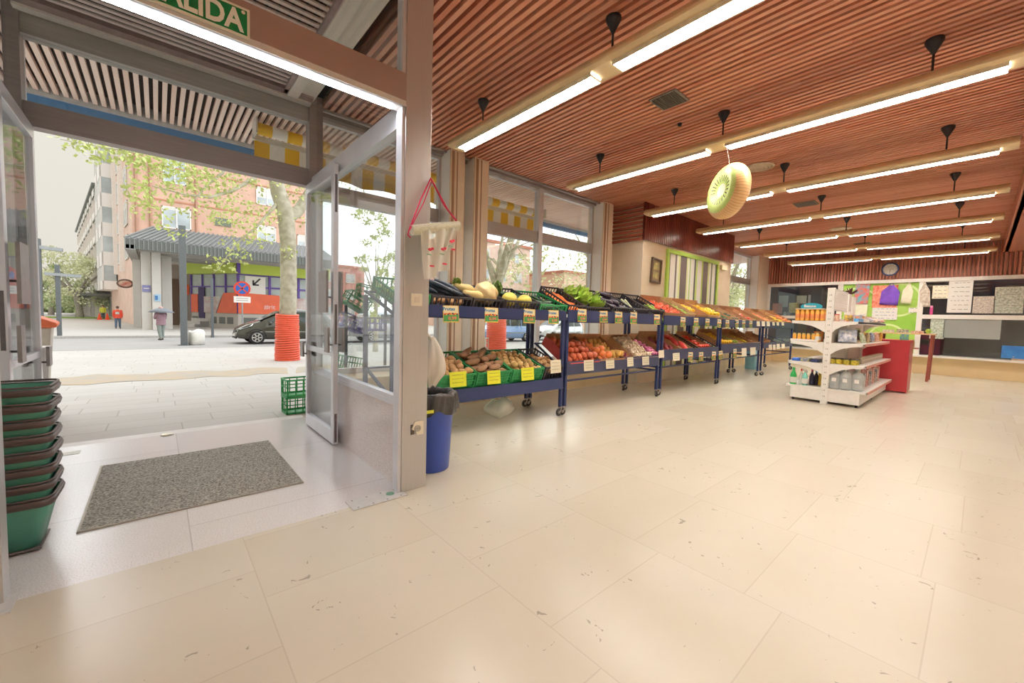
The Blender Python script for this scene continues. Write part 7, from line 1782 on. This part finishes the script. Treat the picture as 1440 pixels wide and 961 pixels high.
def flat(parent, name, pa, pb, ta, tb, yy, m_, d=0.06):
    a = at_y(pa, ta, yy); b_ = at_y(pb, tb, yy); L0 = root_loc(parent); mb = MB(); mb.box(a.x - L0.x, b_.x - L0.x, yy - d - L0.y, yy - L0.y, b_.z - L0.z, a.z - L0.z); return mb.build(name, m_, parent)
t = thing('street_plaque', 'purple plaque on the pale column across the street', 'sign', (0, 38.39, 0)); flat(t, 'board', 200, 212, 401, 411, 38.39, mat('plaque_purple', '#8a8ab8', 0.5)); flat(t, 'print_lines', 202, 210, 405, 406.5, 38.31, WHITE, 0.02)
t = thing('street_notice', 'blue and white notice on the middle pale column', 'sign', (0, 37.99, 0)); flat(t, 'board', 217, 226, 414, 424, 37.99, mat('notice_blue', '#a9c8e0', 0.5)); flat(t, 'print_block', 218, 222, 416, 422, 37.92, mat('notice_ink', '#4d7fb5', 0.5), 0.02)
t = thing('hanging_oval_sign', 'oval dark red sign hanging from the canopy beyond the columns', 'sign', tuple(at_y(176, 399, 44)))
mb = MB(); mb.lathe([(0.47, -0.08), (0.5, 0.0), (0.47, 0.08)], 28, Matrix.Diagonal((1, 1, 0.72, 1)) @ Matrix.Rotation(R_(90), 4, 'X')); mb.build('board', mat('oval_dark', '#6f5548', 0.5), t)
mb = MB(); mb.lathe([(0.38, -0.1), (0.38, 0.1)], 28, Matrix.Diagonal((1, 1, 0.62, 1)) @ Matrix.Rotation(R_(90), 4, 'X')); mb.build('face', mat('oval_cream', '#e2d2bc', 0.5, scale=3, col2='#c04a40'), t)

# green fascia shop with purple window frames
st = thing('corner_shop', 'corner shop with a lime green fascia, purple frames and orange window posters', 'building', (0, 0, -0.25))
ys_ = 41.0; xc = at_y(335, 460, ys_).x
LIMEB = mat('fascia_lime', '#c3d75c', 0.5, var=0.04); PUR = mat('frame_purple', '#6a4fa3', 0.5); PO = mat('poster_orange', '#f0704c', 0.5, var=0.06, scale=1.5); SG = mat('shop_glass', '#aeb8b4', 0.2, var=0.2, scale=0.6); SW = mat('shop_wall', '#c4bfb7', 0.8)
H1 = at_y(336, 366, ys_).z + 0.25; H0 = at_y(336, 385, ys_).z + 0.25; Hg = at_y(336, 441, ys_).z + 0.25
pl_ = at_y(270, 458, 46.3); dl = Vector((pl_.x - xc, pl_.y - ys_, 0)); LL = dl.length; dl.normalize()
# two facades: the front one along +X and a slanting one going back to the left (local frame S, outside = local -Y)
S = Matrix(((-dl.x, -dl.y, 0, xc), (-dl.y, dl.x, 0, ys_), (0, 0, 1, 0), (0, 0, 0, 1)))
S = Matrix(((dl.x, -dl.y, 0, xc), (dl.y, dl.x, 0, ys_), (0, 0, 1, 0), (0, 0, 0, 1)))   # local x to the left-back, local +y to the street side
F = Matrix.Translation((xc, ys_, 0)); FW = 7.2
zo = Hg + (H0-Hg)*0.42; zz1 = Hg + (H0-Hg)*0.66
def both(name, m_, fn_s, fn_f):
    mb = MB(); fn_s(mb); fn_f(mb); return mb.build(name, m_, st)
sgn = 1 if (S.to_3x3() @ Vector((0, 1, 0))).y < 0 else -1
def sb(mb, a, b_, d0, d1, z0, z1): mb.box(a, b_, sgn*d0, sgn*d1, z0, z1, S)
def fb_(mb, a, b_, d0, d1, z0, z1): mb.box(a, b_, -d1, -d0, z0, z1, F)
both('base_wall', SW, lambda m: sb(m, 0, LL, -0.3, 0, 0, Hg), lambda m: fb_(m, 0, FW, -0.3, 0, 0, Hg))
both('fascia', LIMEB, lambda m: sb(m, -0.2, LL, 0, 0.5, H0, H1), lambda m: fb_(m, -0.1, FW, 0, 0.5, H0, H1))
both('glazing', SG, lambda m: sb(m, 0, LL, -0.3, -0.05, Hg, H0), lambda m: fb_(m, 0, FW, -0.3, -0.05, Hg, H0))
def frs(m):
    for k in range(5): sb(m, k*LL/4 - 0.05, k*LL/4 + 0.07, -0.05, 0.05, Hg, H0)
    sb(m, 0, LL, -0.05, 0.04, zz1, zz1 + 0.1)
def frf(m):
    for k in range(4): fb_(m, 2.3*k - 0.05, 2.3*k + 0.12, -0.05, 0.08, Hg, H0)
    fb_(m, 0, FW, -0.05, 0.06, zz1, zz1 + 0.14); fb_(m, 0, FW, -0.05, 0.06, H0 - 0.1, H0); fb_(m, -0.12, 0.12, 0.3, 0.62, H0, H1 + 0.1)
both('window_frame', PUR, frs, frf)
mb = MB(); mb.add([F @ Vector(p) for p in ((0, -0.12, Hg), (3.3, -0.12, Hg), (4.1, -0.12, zo - 0.5), (3.0, -0.12, zo + 0.25), (0, -0.12, zo + 0.35))], [(4, 3, 2, 1, 0)]); mb.build('window_poster', PO, st)
mb = MB(); mb.add([S @ Vector((a, sgn*0.1, z)) for a, z in ((0, Hg), (LL*0.42, Hg), (LL*0.28, zo + 0.3), (0, zo + 0.35))], [(0, 1, 2, 3)]); mb.build('window_poster', PO, st)
mb = MB(); sb(mb, LL*0.84, LL*0.99, 0.05, 0.08, Hg, zo + 0.2); mb.build('window_poster', PO, st)
PX_ = mat('poster_pale', '#d3d6d1', 0.5, scale=1.2, col2='#b98a84')
mb = MB(); mb.add([F @ Vector(p) for p in ((3.6, -0.13, Hg + 0.1), (7.2, -0.13, Hg + 0.2), (7.2, -0.13, zo), (4.2, -0.13, zo + 0.1))], [(3, 2, 1, 0)]); mb.build('window_poster', PX_, st)
mb = MB(); mb.add([S @ Vector((a, sgn*0.09, z)) for a, z in ((LL*0.44, Hg), (LL*0.70, Hg), (LL*0.70, zo), (LL*0.32, zo))], [(0, 1, 2, 3)]); mb.build('window_poster', PX_, st)
text('poster_lettering', '#rit', 0.55, mat('poster_pink', '#f5c0b8', 0.5), st, Matrix.Translation((xc + 2.3, ys_ - 0.15, Hg + 0.6)) @ Matrix.Rotation(R_(90), 4, 'X'), 0.005, 0.01)
mb = MB(); mb.box(xc + 0.5, xc + 2.0, ys_ - 0.10, ys_ - 0.06, zz1 - 0.9, H0 - 0.15); o = mb.build('arrow_poster', WHITE, st)
mb = MB(); zc_ = (zz1 + H0)/2
mb.beam((xc + 1.6, ys_ - 0.12, zc_ + 0.25), (xc + 1.1, ys_ - 0.12, zc_ - 0.3), 0.02, 0.12); mb.beam((xc + 1.05, ys_ - 0.12, zc_ - 0.3), (xc + 1.5, ys_ - 0.12, zc_ - 0.3), 0.02, 0.12); mb.beam((xc + 1.1, ys_ - 0.12, zc_ - 0.35), (xc + 1.1, ys_ - 0.12, zc_ + 0.1), 0.02, 0.12); mb.build('arrow', mat('arrow_black', '#3a3a3c', 0.6), o)
both('basement_window', mat('basement_dark', '#6c706c', 0.4), lambda m: [sb(m, LL*q, LL*(q + 0.12), 0, 0.03, 0.35, Hg - 0.35) for q in (0.1, 0.27, 0.45, 0.86)], lambda m: [fb_(m, 0.4 + 1.6*k, 1.6 + 1.6*k, 0, 0.03, 0.35, Hg - 0.35) for k in range(4)])
mb = MB(); sb(mb, LL*0.70, LL*0.83, 0.0, 0.06, 0.3, zz1); mb.build('door', mat('shop_door', '#3d2b5e', 0.5), st)
mb = MB()
for k in range(3): sb(mb, LL*0.62, LL*0.82, 0, 1.6 - 0.45*k, 0, 0.25 + 0.25*k)
mb.build('steps', CONC, st)
# shop fronts under the canopy between columns and corner shop
t = thing('arcade_front', 'dim shop fronts under the canopy between the columns and the lime shop', 'building', (0, 0, -0.25))
mb = MB(); mb.box(at_y(200, 450, 48.7).x, at_y(300, 450, 48.7).x, 48.7, 48.95, 0, zc0 + 0.2); mb.build('wall', mat('arcade_wall', '#a89c90', 0.8, var=0.1), t)
flat(t, 'sign_orange', 252, 266, 400, 415, 48.6, mat('sign_orange', '#ee6a3f', 0.5)); flat(t, 'doorway', 242, 252, 392, 458, 48.65, mat('doorway_brown', '#6b5444', 0.6)); flat(t, 'doorway', 256, 262, 416, 460, 48.65, mat('doorway_dark', '#4d443f', 0.6)); flat(t, 'poster_strip', 238, 242, 394, 440, 48.64, mat('poster_green', '#6a9a70', 0.6))

# long block along the avenue: a line of facades going back to the left of the corner
A0 = at_d(189, 36); A1 = at_d(158, 50); A2 = at_d(125, 80)
def fac(t, P, Q, h, depth, wall_m):
    """facade frame from P to Q, local x along it, local -y toward the avenue"""
    d = Vector((Q.x - P.x, Q.y - P.y, 0)); L_ = d.length; d.normalize()
    n_ = Vector((-d.y, d.x, 0))          # left of travel = avenue side
    Mx = Matrix(((d.x, -n_.x, 0, P.x), (d.y, -n_.y, 0, P.y), (0, 0, 1, 0), (0, 0, 0, 1)))
    mb = MB(); mb.box(0, L_, 0, depth, 0, h, Mx); mb.build('wall', wall_m, t)
    return Mx, L_
def fwin(t, Mx, a, b_, z0, z1, sh):
    mb = MB(); w_ = 0.1
    for (q, r_, u, v) in ((a, b_, z0, z0 + w_), (a, b_, z1 - w_, z1), (a, a + w_, z0, z1), (b_ - w_, b_, z0, z1), ((a+b_)/2 - 0.05, (a+b_)/2 + 0.05, z0, z1)): mb.box(q, r_, -0.10, 0.0, u, v, Mx)
    f = mb.build('window', WHITE, t)
    mb = MB(); mb.box(a, b_, -0.05, -0.01, z0, z1 - (z1-z0)*sh, Mx); mb.build('pane', WG, f)
    if sh: mb = MB(); mb.box(a, b_, -0.06, -0.01, z1 - (z1-z0)*sh, z1, Mx); mb.build('shutter', SHUT, f)
t1 = thing('apartment_building', 'tall brick block with stacked white glazed bays at the corner of the avenue', 'building', (0, 0, -0.25))
Mx, L1 = fac(t1, A0, A1, 30, 5, BRICKL)
for (u0, u1) in ((L1*0.62, L1*0.80), (L1*0.84, L1*1.0)):
    for k in range(9):
        z = 3.4 + 3.1*k
        mb = MB(); mb.box(u0, u1, -1.2, 0, z, z + 0.9, Mx); mb.box(u0, u1, -1.2, 0, z + 2.55, z + 3.1, Mx); mb.box(u0, u0 + 0.12, -1.2, -1.08, z, z + 3.1, Mx); mb.box(u1 - 0.12, u1, -1.2, -1.08, z, z + 3.1, Mx); mb.box((u0+u1)/2 - 0.05, (u0+u1)/2 + 0.05, -1.2, -1.1, z, z + 3.1, Mx)
        f = mb.build('bay', mat('tower_white', '#f4f2f0', 0.8, var=0.04), t1)
        mb = MB(); mb.box(u0 + 0.05, u1 - 0.05, -1.1, -0.1, z + 0.9, z + 2.55, Mx); mb.build('pane', WG, f)
for k in range(7):
    z = 6.0 + 3.1*k; fwin(t1, Mx, L1*0.40, L1*0.55, z, z + 2.2, 0.3 if k % 2 else 0.0); fwin(t1, Mx, L1*0.12, L1*0.24, z, z + 2.2, 0.3)
mb = MB()
for q in (0.30, 0.58): mb.box(L1*q, L1*q + 0.35, -0.35, 0, 5, 30, Mx)
mb.build('pier', mat('pier_pale', '#f3eeea', 0.8), t1)
t2 = thing('apartment_building', 'lower long block with stacked balconies receding down the avenue', 'building', (0, 0, -0.25))
HB = 15.6
Mx, L2 = fac(t2, A1, A2, HB, 9, BRICKL)
nb = 9; w_ = L2/nb
for j_ in range(nb):
    for k in range(5):
        z = 3.4 + 2.8*k
        mb = MB(); mb.box(w_*j_ + 0.3, w_*(j_ + 0.62), -1.3, 0, z, z + 0.22, Mx); mb.box(w_*j_ + 0.3, w_*(j_ + 0.62), -1.3, -1.22, z, z + 0.95, Mx); mb.build('balcony', mat('balcony_white', '#f6f4f0', 0.7), t2)
        fwin(t2, Mx, w_*(j_ + 0.68), w_*(j_ + 0.92), z + 0.5, z + 2.2, 0.4)
        fwin(t2, Mx, w_*j_ + 0.8, w_*(j_ + 0.5), z + 0.2, z + 2.3, 0.5)
    mb = MB(); mb.box(w_*(j_ + 0.63), w_*(j_ + 0.66), -1.3, 0, 0, HB, Mx); mb.build('pier', mat('pier_pale', '#f3eeea', 0.8), t2)
mb = MB(); mb.box(-1, L2 + 0.5, -1.5, 0.2, HB, HB + 0.3, Mx); mb.build('cornice', mat('canopy_fascia', '#6b706c'), t2)
mb = MB(); mb.box(0.2, L2, -2.6, 0, 2.75, 3.05, Mx); mb.build('ground_canopy', mat('canopy_fascia', '#6b706c'), t2)
mb = MB()
for j_ in range(10): mb.box(L2*j_/10 + 0.4, L2*(j_ + 1)/10 - 0.4, -0.06, 0, 0.3, 2.6, Mx)
mb.build('shop_window', mat('shop_dark', '#8b9291', 0.4), t2)
# distant block closing the avenue and low greenery
t = thing('hedge_row', 'low green hedge closing the far end of the avenue', 'hedge', (0, 0, -0.25))
mb = MB(); rn = random.Random(8)
for k in range(60): leaves(mb, Vector((0, 0, rn.uniform(0.4, 2.6))) + (lambda q: Vector((q.x, q.y, 0)))(at_d(rn.uniform(20, 118), 84 + rn.uniform(-2, 2))), (2.4, 1.5, 1.3), 70, 0.45, rn)
mb.build('foliage', LEAFD, t)
t = thing('planting_bed', 'green grass bed under the broad pale tree', 'flower bed', tuple(at_d(112, 50))); mb = MB(); mb.box(-3.0, 3.4, -1.6, 1.6, 0, 0.12); mb.build('soil', mat('bed_green', '#8fae5a', 0.9, var=0.2, scale=3), t)
# buildings seen through the produce windows
for (x0, x1, y, h, col, lab, grp) in ((32.5, 47, 50, 13, BRICKL, 'pale orange brick building behind the trees, seen through the produce windows', None), (49, 66, 44, 9, mat('render_pink', '#e6c4ac', 0.9, var=0.05), 'low pinkish building beyond the parked cars', None), (12, 30, 78, 10, mat('render_rose', '#cf9a8f', 0.9, var=0.06), 'distant rose coloured building seen through the side glass', None), (70, 110, 40, 12, mat('render_sand', '#dfd3b8', 0.9, var=0.05), 'far sand coloured building behind the trees at the right', None)):
    t = thing('townhouse', lab, 'building', (0, 0, -0.25)); mb = MB(); mb.box(x0, x1, y, y + 10, 0, h); mb.build('wall', col, t)
    n = int((x1-x0)/3.4)
    for i in range(n):
        for k in range(int(h/3.2)):
            win(t, x0 + 0.9 + i*3.4, x0 + 2.6 + i*3.4, y, 1.0 + k*3.1, 2.7 + k*3.1, 0.3*((i+k) % 3))
    mb = MB(); mb.box(x0 - 0.3, x1 + 0.3, y - 0.3, y + 10.3, h, h + 0.4); mb.build('roof', mat('roof_terracotta', '#c0816b', 0.8), t)

# ---- people
SKIN = mat('skin', '#d9a98c', 0.6, var=0.05)
def person(label, px, py, h, jacket, trousers, yaw, stride=0.10, arms=None, hat=None, extra=None):
    c = at_z(px, py, -0.25); s = h/1.75
    t = thing('person', label, 'person', (c.x, c.y, -0.25), yaw)
    verts = []; edges = []; rad = []
    def V(x, y, z, r, r2=None):
        verts.append((x*s, y*s, z*s)); rad.append((r*s, (r2 or r)*s)); return len(verts) - 1
    pel = V(0, 0, 0.95, 0.15, 0.11); waist = V(0, 0, 1.10, 0.14, 0.10); chest = V(0, 0.01, 1.32, 0.165, 0.115); up = V(0, 0.0, 1.43, 0.12, 0.09); nk = V(0, -0.01, 1.50, 0.052); hd0 = V(0, -0.02, 1.57, 0.062); hd = V(0, -0.02, 1.66, 0.085, 0.10); hd2 = V(0, -0.015, 1.72, 0.06)
    for a, b_ in ((pel, waist), (waist, chest), (chest, up), (up, nk), (nk, hd0), (hd0, hd), (hd, hd2)): edges.append((a, b_))
    for sx, st in ((-1, stride), (1, -stride)):
        hip = V(sx*0.09, 0, 0.90, 0.095); kn = V(sx*0.10, -st*0.6 - 0.02, 0.50, 0.062); an = V(sx*0.10, -st*1.1 + 0.05*(st < 0), 0.09, 0.042); toe = V(sx*0.11, -st*1.1 - 0.15, 0.035, 0.038)
        heel = V(sx*0.10, -st*1.1 + 0.04, 0.04, 0.036)
        edges += [(pel, hip), (hip, kn), (kn, an), (an, toe), (an, heel)]
        sh = V(sx*0.19, 0, 1.40, 0.062); A = arms[0 if sx < 0 else 1] if arms else ((sx*0.25, 0.03, 1.13), (sx*0.24, -0.06, 0.90))
        el = V(*A[0], 0.044); wr = V(*A[1], 0.030); d = (Vector(A[1]) - Vector(A[0])).normalized()
        pm = Vector(A[1]) + d*0.06; pmv = V(*pm, 0.034, 0.022); edges += [(up, sh), (sh, el), (el, wr), (wr, pmv)]
        for q in range(4):
            o1 = pm + d*0.045 + Vector(((q-1.5)*0.018, 0, 0)); o2 = o1 + d*0.035 + Vector((0, -0.012, 0)); f1 = V(*o1, 0.009); f2 = V(*o2, 0.008); edges += [(pmv, f1), (f1, f2)]
        o1 = Vector(A[1]) + d*0.04 + Vector((-sx*0.02, -0.03, 0)); f1 = V(*o1, 0.010); f2 = V(*(o1 + d*0.03), 0.009); edges += [(wr, f1), (f1, f2)]
    me = bpy.data.meshes.new('body'); me.from_pydata(verts, edges, []); o = bpy.data.objects.new('body', me); COL.objects.link(o); o.parent = t
    me.materials.append(SKIN); sk = o.modifiers.new('skin', 'SKIN'); sk.use_smooth_shade = True
    for i, v in enumerate(me.skin_vertices[0].data): v.radius = rad[i]; v.use_root = (i == 0)
    sub = o.modifiers.new('sub', 'SUBSURF'); sub.levels = 1; sub.render_levels = 1
    # clothing follows the same skeleton, a little wider
    def cloth(name, chains, m_, sk2=1.18):
        mb = MB()
        for ch in chains:
            mb.tube([tuple(q*s for q in p[:3]) for p in ch], [p[3]*s*sk2 for p in ch], 14)
        return mb.build(name, m_, t)
    J = mat('cloth_' + jacket, jacket, 0.8, var=0.08, scale=8, bump=0.3); T = mat('cloth_' + trousers, trousers, 0.8, var=0.1, scale=8, bump=0.3)
    mb = MB()
    def torso(u, v):
        a = 2*math.pi*u; zz = 0.80 + 0.68*v; w = 0.215 - 0.03*math.sin(v*3.1)*0.5 - (0.14*max(0, v - 0.86)/0.14 if v > 0.86 else 0); dd = 0.15 - (0.07*max(0, v - 0.86)/0.14 if v > 0.86 else 0)
        return (w*math.cos(a)*s, (dd*math.sin(a) + 0.005*math.sin(a*7))*s, zz*s)
    mb.grid(torso, 24, 12)
    for i, sx in enumerate((-1, 1)):
        A = arms[i] if arms else ((sx*0.25, 0.03, 1.13), (sx*0.24, -0.06, 0.90))
        mb.tube([Vector((sx*0.15, 0, 1.42))*s, Vector((sx*0.20, 0, 1.39))*s, Vector(A[0])*s, Vector(A[1])*s], [0.07*s, 0.078*s, 0.064*s, 0.052*s], 12)
    mb.build('jacket', J, t)
    ch = []
    for sx, st in ((-1, stride), (1, -stride)):
        ch.append([(sx*0.07, 0, 0.97, 0.11), (sx*0.095, 0, 0.84, 0.105), (sx*0.10, -st*0.6 - 0.02, 0.50, 0.078), (sx*0.10, -st*1.1 + 0.03, 0.09, 0.064)])
    cloth('trousers', ch, T, 1.05)
    for sx, st in ((-1, stride), (1, -stride)):
        mb = MB(); mb.ell((sx*0.105*s, (-st*1.1 - 0.05)*s, 0.045*s), (0.05*s, 0.135*s, 0.05*s), 12, 8); mb.build('shoe', mat('shoe_dark', '#3c3a3e', 0.6), t)
    mb = MB(); mb.ell((0, 0.008*s, 1.665*s), (0.098*s, 0.108*s, 0.11*s), 14, 9, warp=lambda v: v if v.z > -0.25 or v.y > 0.1 else Vector((v.x*0.8, v.y*0.6, v.z)))
    mb.build('hair' if not hat else 'hat', mat('hair_dark', '#6b5548', 0.8) if not hat else mat('hat_' + hat, hat, 0.8), t)
    mb = MB(); mb.ell((0, -0.118*s, 1.635*s), (0.014*s, 0.018*s, 0.02*s), 8, 6); mb.build('nose', SKIN, t)
    mb = MB(); mb.ell((-0.034*s, -0.105*s, 1.665*s), (0.011*s, 0.006*s, 0.008*s), 8, 5); mb.ell((0.034*s, -0.105*s, 1.665*s), (0.011*s, 0.006*s, 0.008*s), 8, 5); mb.build('eyes', mat('eye_dark', '#3a2f2c', 0.4), t)
    mb = MB(); mb.ell((0, -0.105*s, 1.595*s), (0.024*s, 0.006*s, 0.006*s), 8, 5); mb.build('mouth', mat('lip', '#b5706a', 0.5), t)
    return t, s
t, s = person('person in a red jacket with a white back print, walking away down the avenue', 166, 462, 1.58, '#ea5a45', '#5d6f86', math.pi - 0.05, 0.12)
mb = MB(); mb.box(-0.11*s, 0.11*s, 0.152*s, 0.162*s, 1.12*s, 1.30*s); mb.build('back_print', mat('print_white', '#e6e2da', 0.7, scale=12, col2='#8f9a8c'), t)
AR = [((-0.24, -0.08, 1.16), (-0.10, -0.22, 1.22)), ((0.24, -0.06, 1.15), (0.10, -0.24, 1.22))]
t, s = person('person in a grey coat and pinkish hat under a grey umbrella by the columns', 227, 478.5, 1.60, '#a0808a', '#8d9690', math.pi + 0.5, 0.10, AR, '#c9a8a0')
c = root_loc(t)
u = thing('umbrella', 'open grey umbrella held by the person near the columns', 'umbrella', (c.x + 0.02, c.y + 0.05, c.z + 1.12))
mb = MB(); n = 8; vs = [(0, 0, 0.42)]; fs = []
for r_, z_ in ((0.2, 0.39), (0.38, 0.31), (0.50, 0.20)):
    for k in range(16):
        a = 2*math.pi*k/16; q = 1.0 if k % 2 == 0 else 0.95; vs.append((r_*q*math.cos(a), r_*q*math.sin(a), z_ + (0.0 if k % 2 == 0 else 0.015)))
for k in range(16): fs.append((0, 1 + k, 1 + (k+1) % 16))
for j in range(2):
    for k in range(16): fs.append((1 + j*16 + k, 1 + (j+1)*16 + k, 1 + (j+1)*16 + (k+1) % 16, 1 + j*16 + (k+1) % 16))
mb.add(vs, fs, True); o = mb.build('canopy', mat('umbrella_grey', '#757b82', 0.6, var=0.06), u); o.modifiers.new('s', 'SOLIDIFY').thickness = 0.004; 
mb = MB(); mb.cyl((0, 0, 0.0), (0, 0, 0.47), 0.01, n=8); mb.build('shaft', IRON, u)
mb = MB(); mb.tube([(0, 0, 0.0), (0, 0, -0.05), (0.03, 0, -0.08), (0.06, 0, -0.05)], 0.014, 8); mb.build('handle', BLACK, u)
person('small far person in a yellow vest near the shop fronts of the avenue', 145, 449, 1.65, '#d8e05a', '#5a6068', 0.3, 0.05)
person('small far person in grey clothes walking between the lamp posts', 84, 447, 1.6, '#8f9a98', '#a0605a', 0.2, 0.14)
for i, (px, l) in enumerate(((140, 'left'), (151, 'right'))):
    c = at_z(px, 450, -0.25); t = thing('traffic_cone', 'orange cone at the %s of the far person in the yellow vest' % l, 'cone', tuple(c), 0, 'orange cones')
    mb = MB(); mb.lathe([(0.2, 0.04), (0.04, 0.75), (0.0, 0.75)], 14); mb.build('cone_body', mat('cone_orange', '#f0562f', 0.5), t)
    mb = MB(); mb.box(-0.25, 0.25, -0.25, 0.25, 0, 0.04); mb.build('base', mat('cone_orange', '#f0562f'), t)
# ================================================================ daylight, camera, view
w = bpy.data.worlds.new('World'); sc.world = w; w.use_nodes = True
N = w.node_tree.nodes; L = w.node_tree.links; bg = N['Background']
tc = N.new('ShaderNodeTexCoord'); sp = N.new('ShaderNodeSeparateXYZ'); L.new(tc.outputs['Generated'], sp.inputs[0])
# overcast sky, brighter toward the east where the cloud is thin (+X), dull beige toward the avenue
az = math_(N, L, 'DIVIDE', sp.outputs[0], math_(N, L, 'SQRT', math_(N, L, 'ADD', math_(N, L, 'POWER', sp.outputs[0], 2), math_(N, L, 'ADD', math_(N, L, 'POWER', sp.outputs[1], 2), 0.0001))))
mr = N.new('ShaderNodeMapRange'); mr.interpolation_type = 'SMOOTHSTEP'; mr.inputs[1].default_value = 0.02; mr.inputs[2].default_value = 0.30; L.new(az, mr.inputs[0])
no = N.new('ShaderNodeTexNoise'); no.inputs['Scale'].default_value = 1.6; no.inputs['Detail'].default_value = 3; L.new(tc.outputs['Generated'], no.inputs['Vector'])
c = mixc(N, L, mr.outputs[0], '#c8c4ba', '#f0f3f8')
L.new(c, bg.inputs['Color'])
el = math_(N, L, 'MAXIMUM', sp.outputs[2], 0.0)
back = math_(N, L, 'MAXIMUM', math_(N, L, 'MULTIPLY', sp.outputs[1], -1.0), 0.0)
st = math_(N, L, 'ADD', 1.10, math_(N, L, 'MULTIPLY', mr.outputs[0], 1.1))
st = math_(N, L, 'ADD', st, math_(N, L, 'MULTIPLY', el, 0.3))
st = math_(N, L, 'ADD', st, math_(N, L, 'MULTIPLY', back, 0.5))
st = math_(N, L, 'MULTIPLY', st, math_(N, L, 'ADD', 0.96, math_(N, L, 'MULTIPLY', no.outputs['Fac'], 0.08)))
L.new(st, bg.inputs['Strength'])
sun = bpy.data.lights.new('hazy_sun', 'SUN'); sun.energy = 1.3; sun.angle = R_(45); sun.color = (0.97, 0.98, 1.0)
so = bpy.data.objects.new('hazy_sun', sun); COL.objects.link(so)
so.rotation_euler = Vector((0.12, -0.78, -0.60)).to_track_quat('-Z', 'Y').to_euler()

cam = bpy.data.cameras.new('camera'); cam.sensor_width = 36; cam.lens = FPX/1440*36; cam.clip_end = 600; cam.clip_start = 0.02
co = bpy.data.objects.new('camera', cam); COL.objects.link(co)
co.matrix_world = Matrix.Translation((0, 0, CAMH)) @ AX.to_4x4()
sc.camera = co
sc.view_settings.view_transform = 'Standard'; sc.view_settings.look = 'None'; sc.view_settings.gamma = 1.0; sc.view_settings.use_curve_mapping = False
sc.view_settings.exposure = 0.30
cy = sc.cycles
cy.max_bounces = 10; cy.diffuse_bounces = 5; cy.glossy_bounces = 4; cy.transparent_max_bounces = 16; cy.transmission_bounces = 4
cy.caustics_reflective = False; cy.caustics_refractive = False; cy.sample_clamp_indirect = 6.0
cy.use_denoising = True
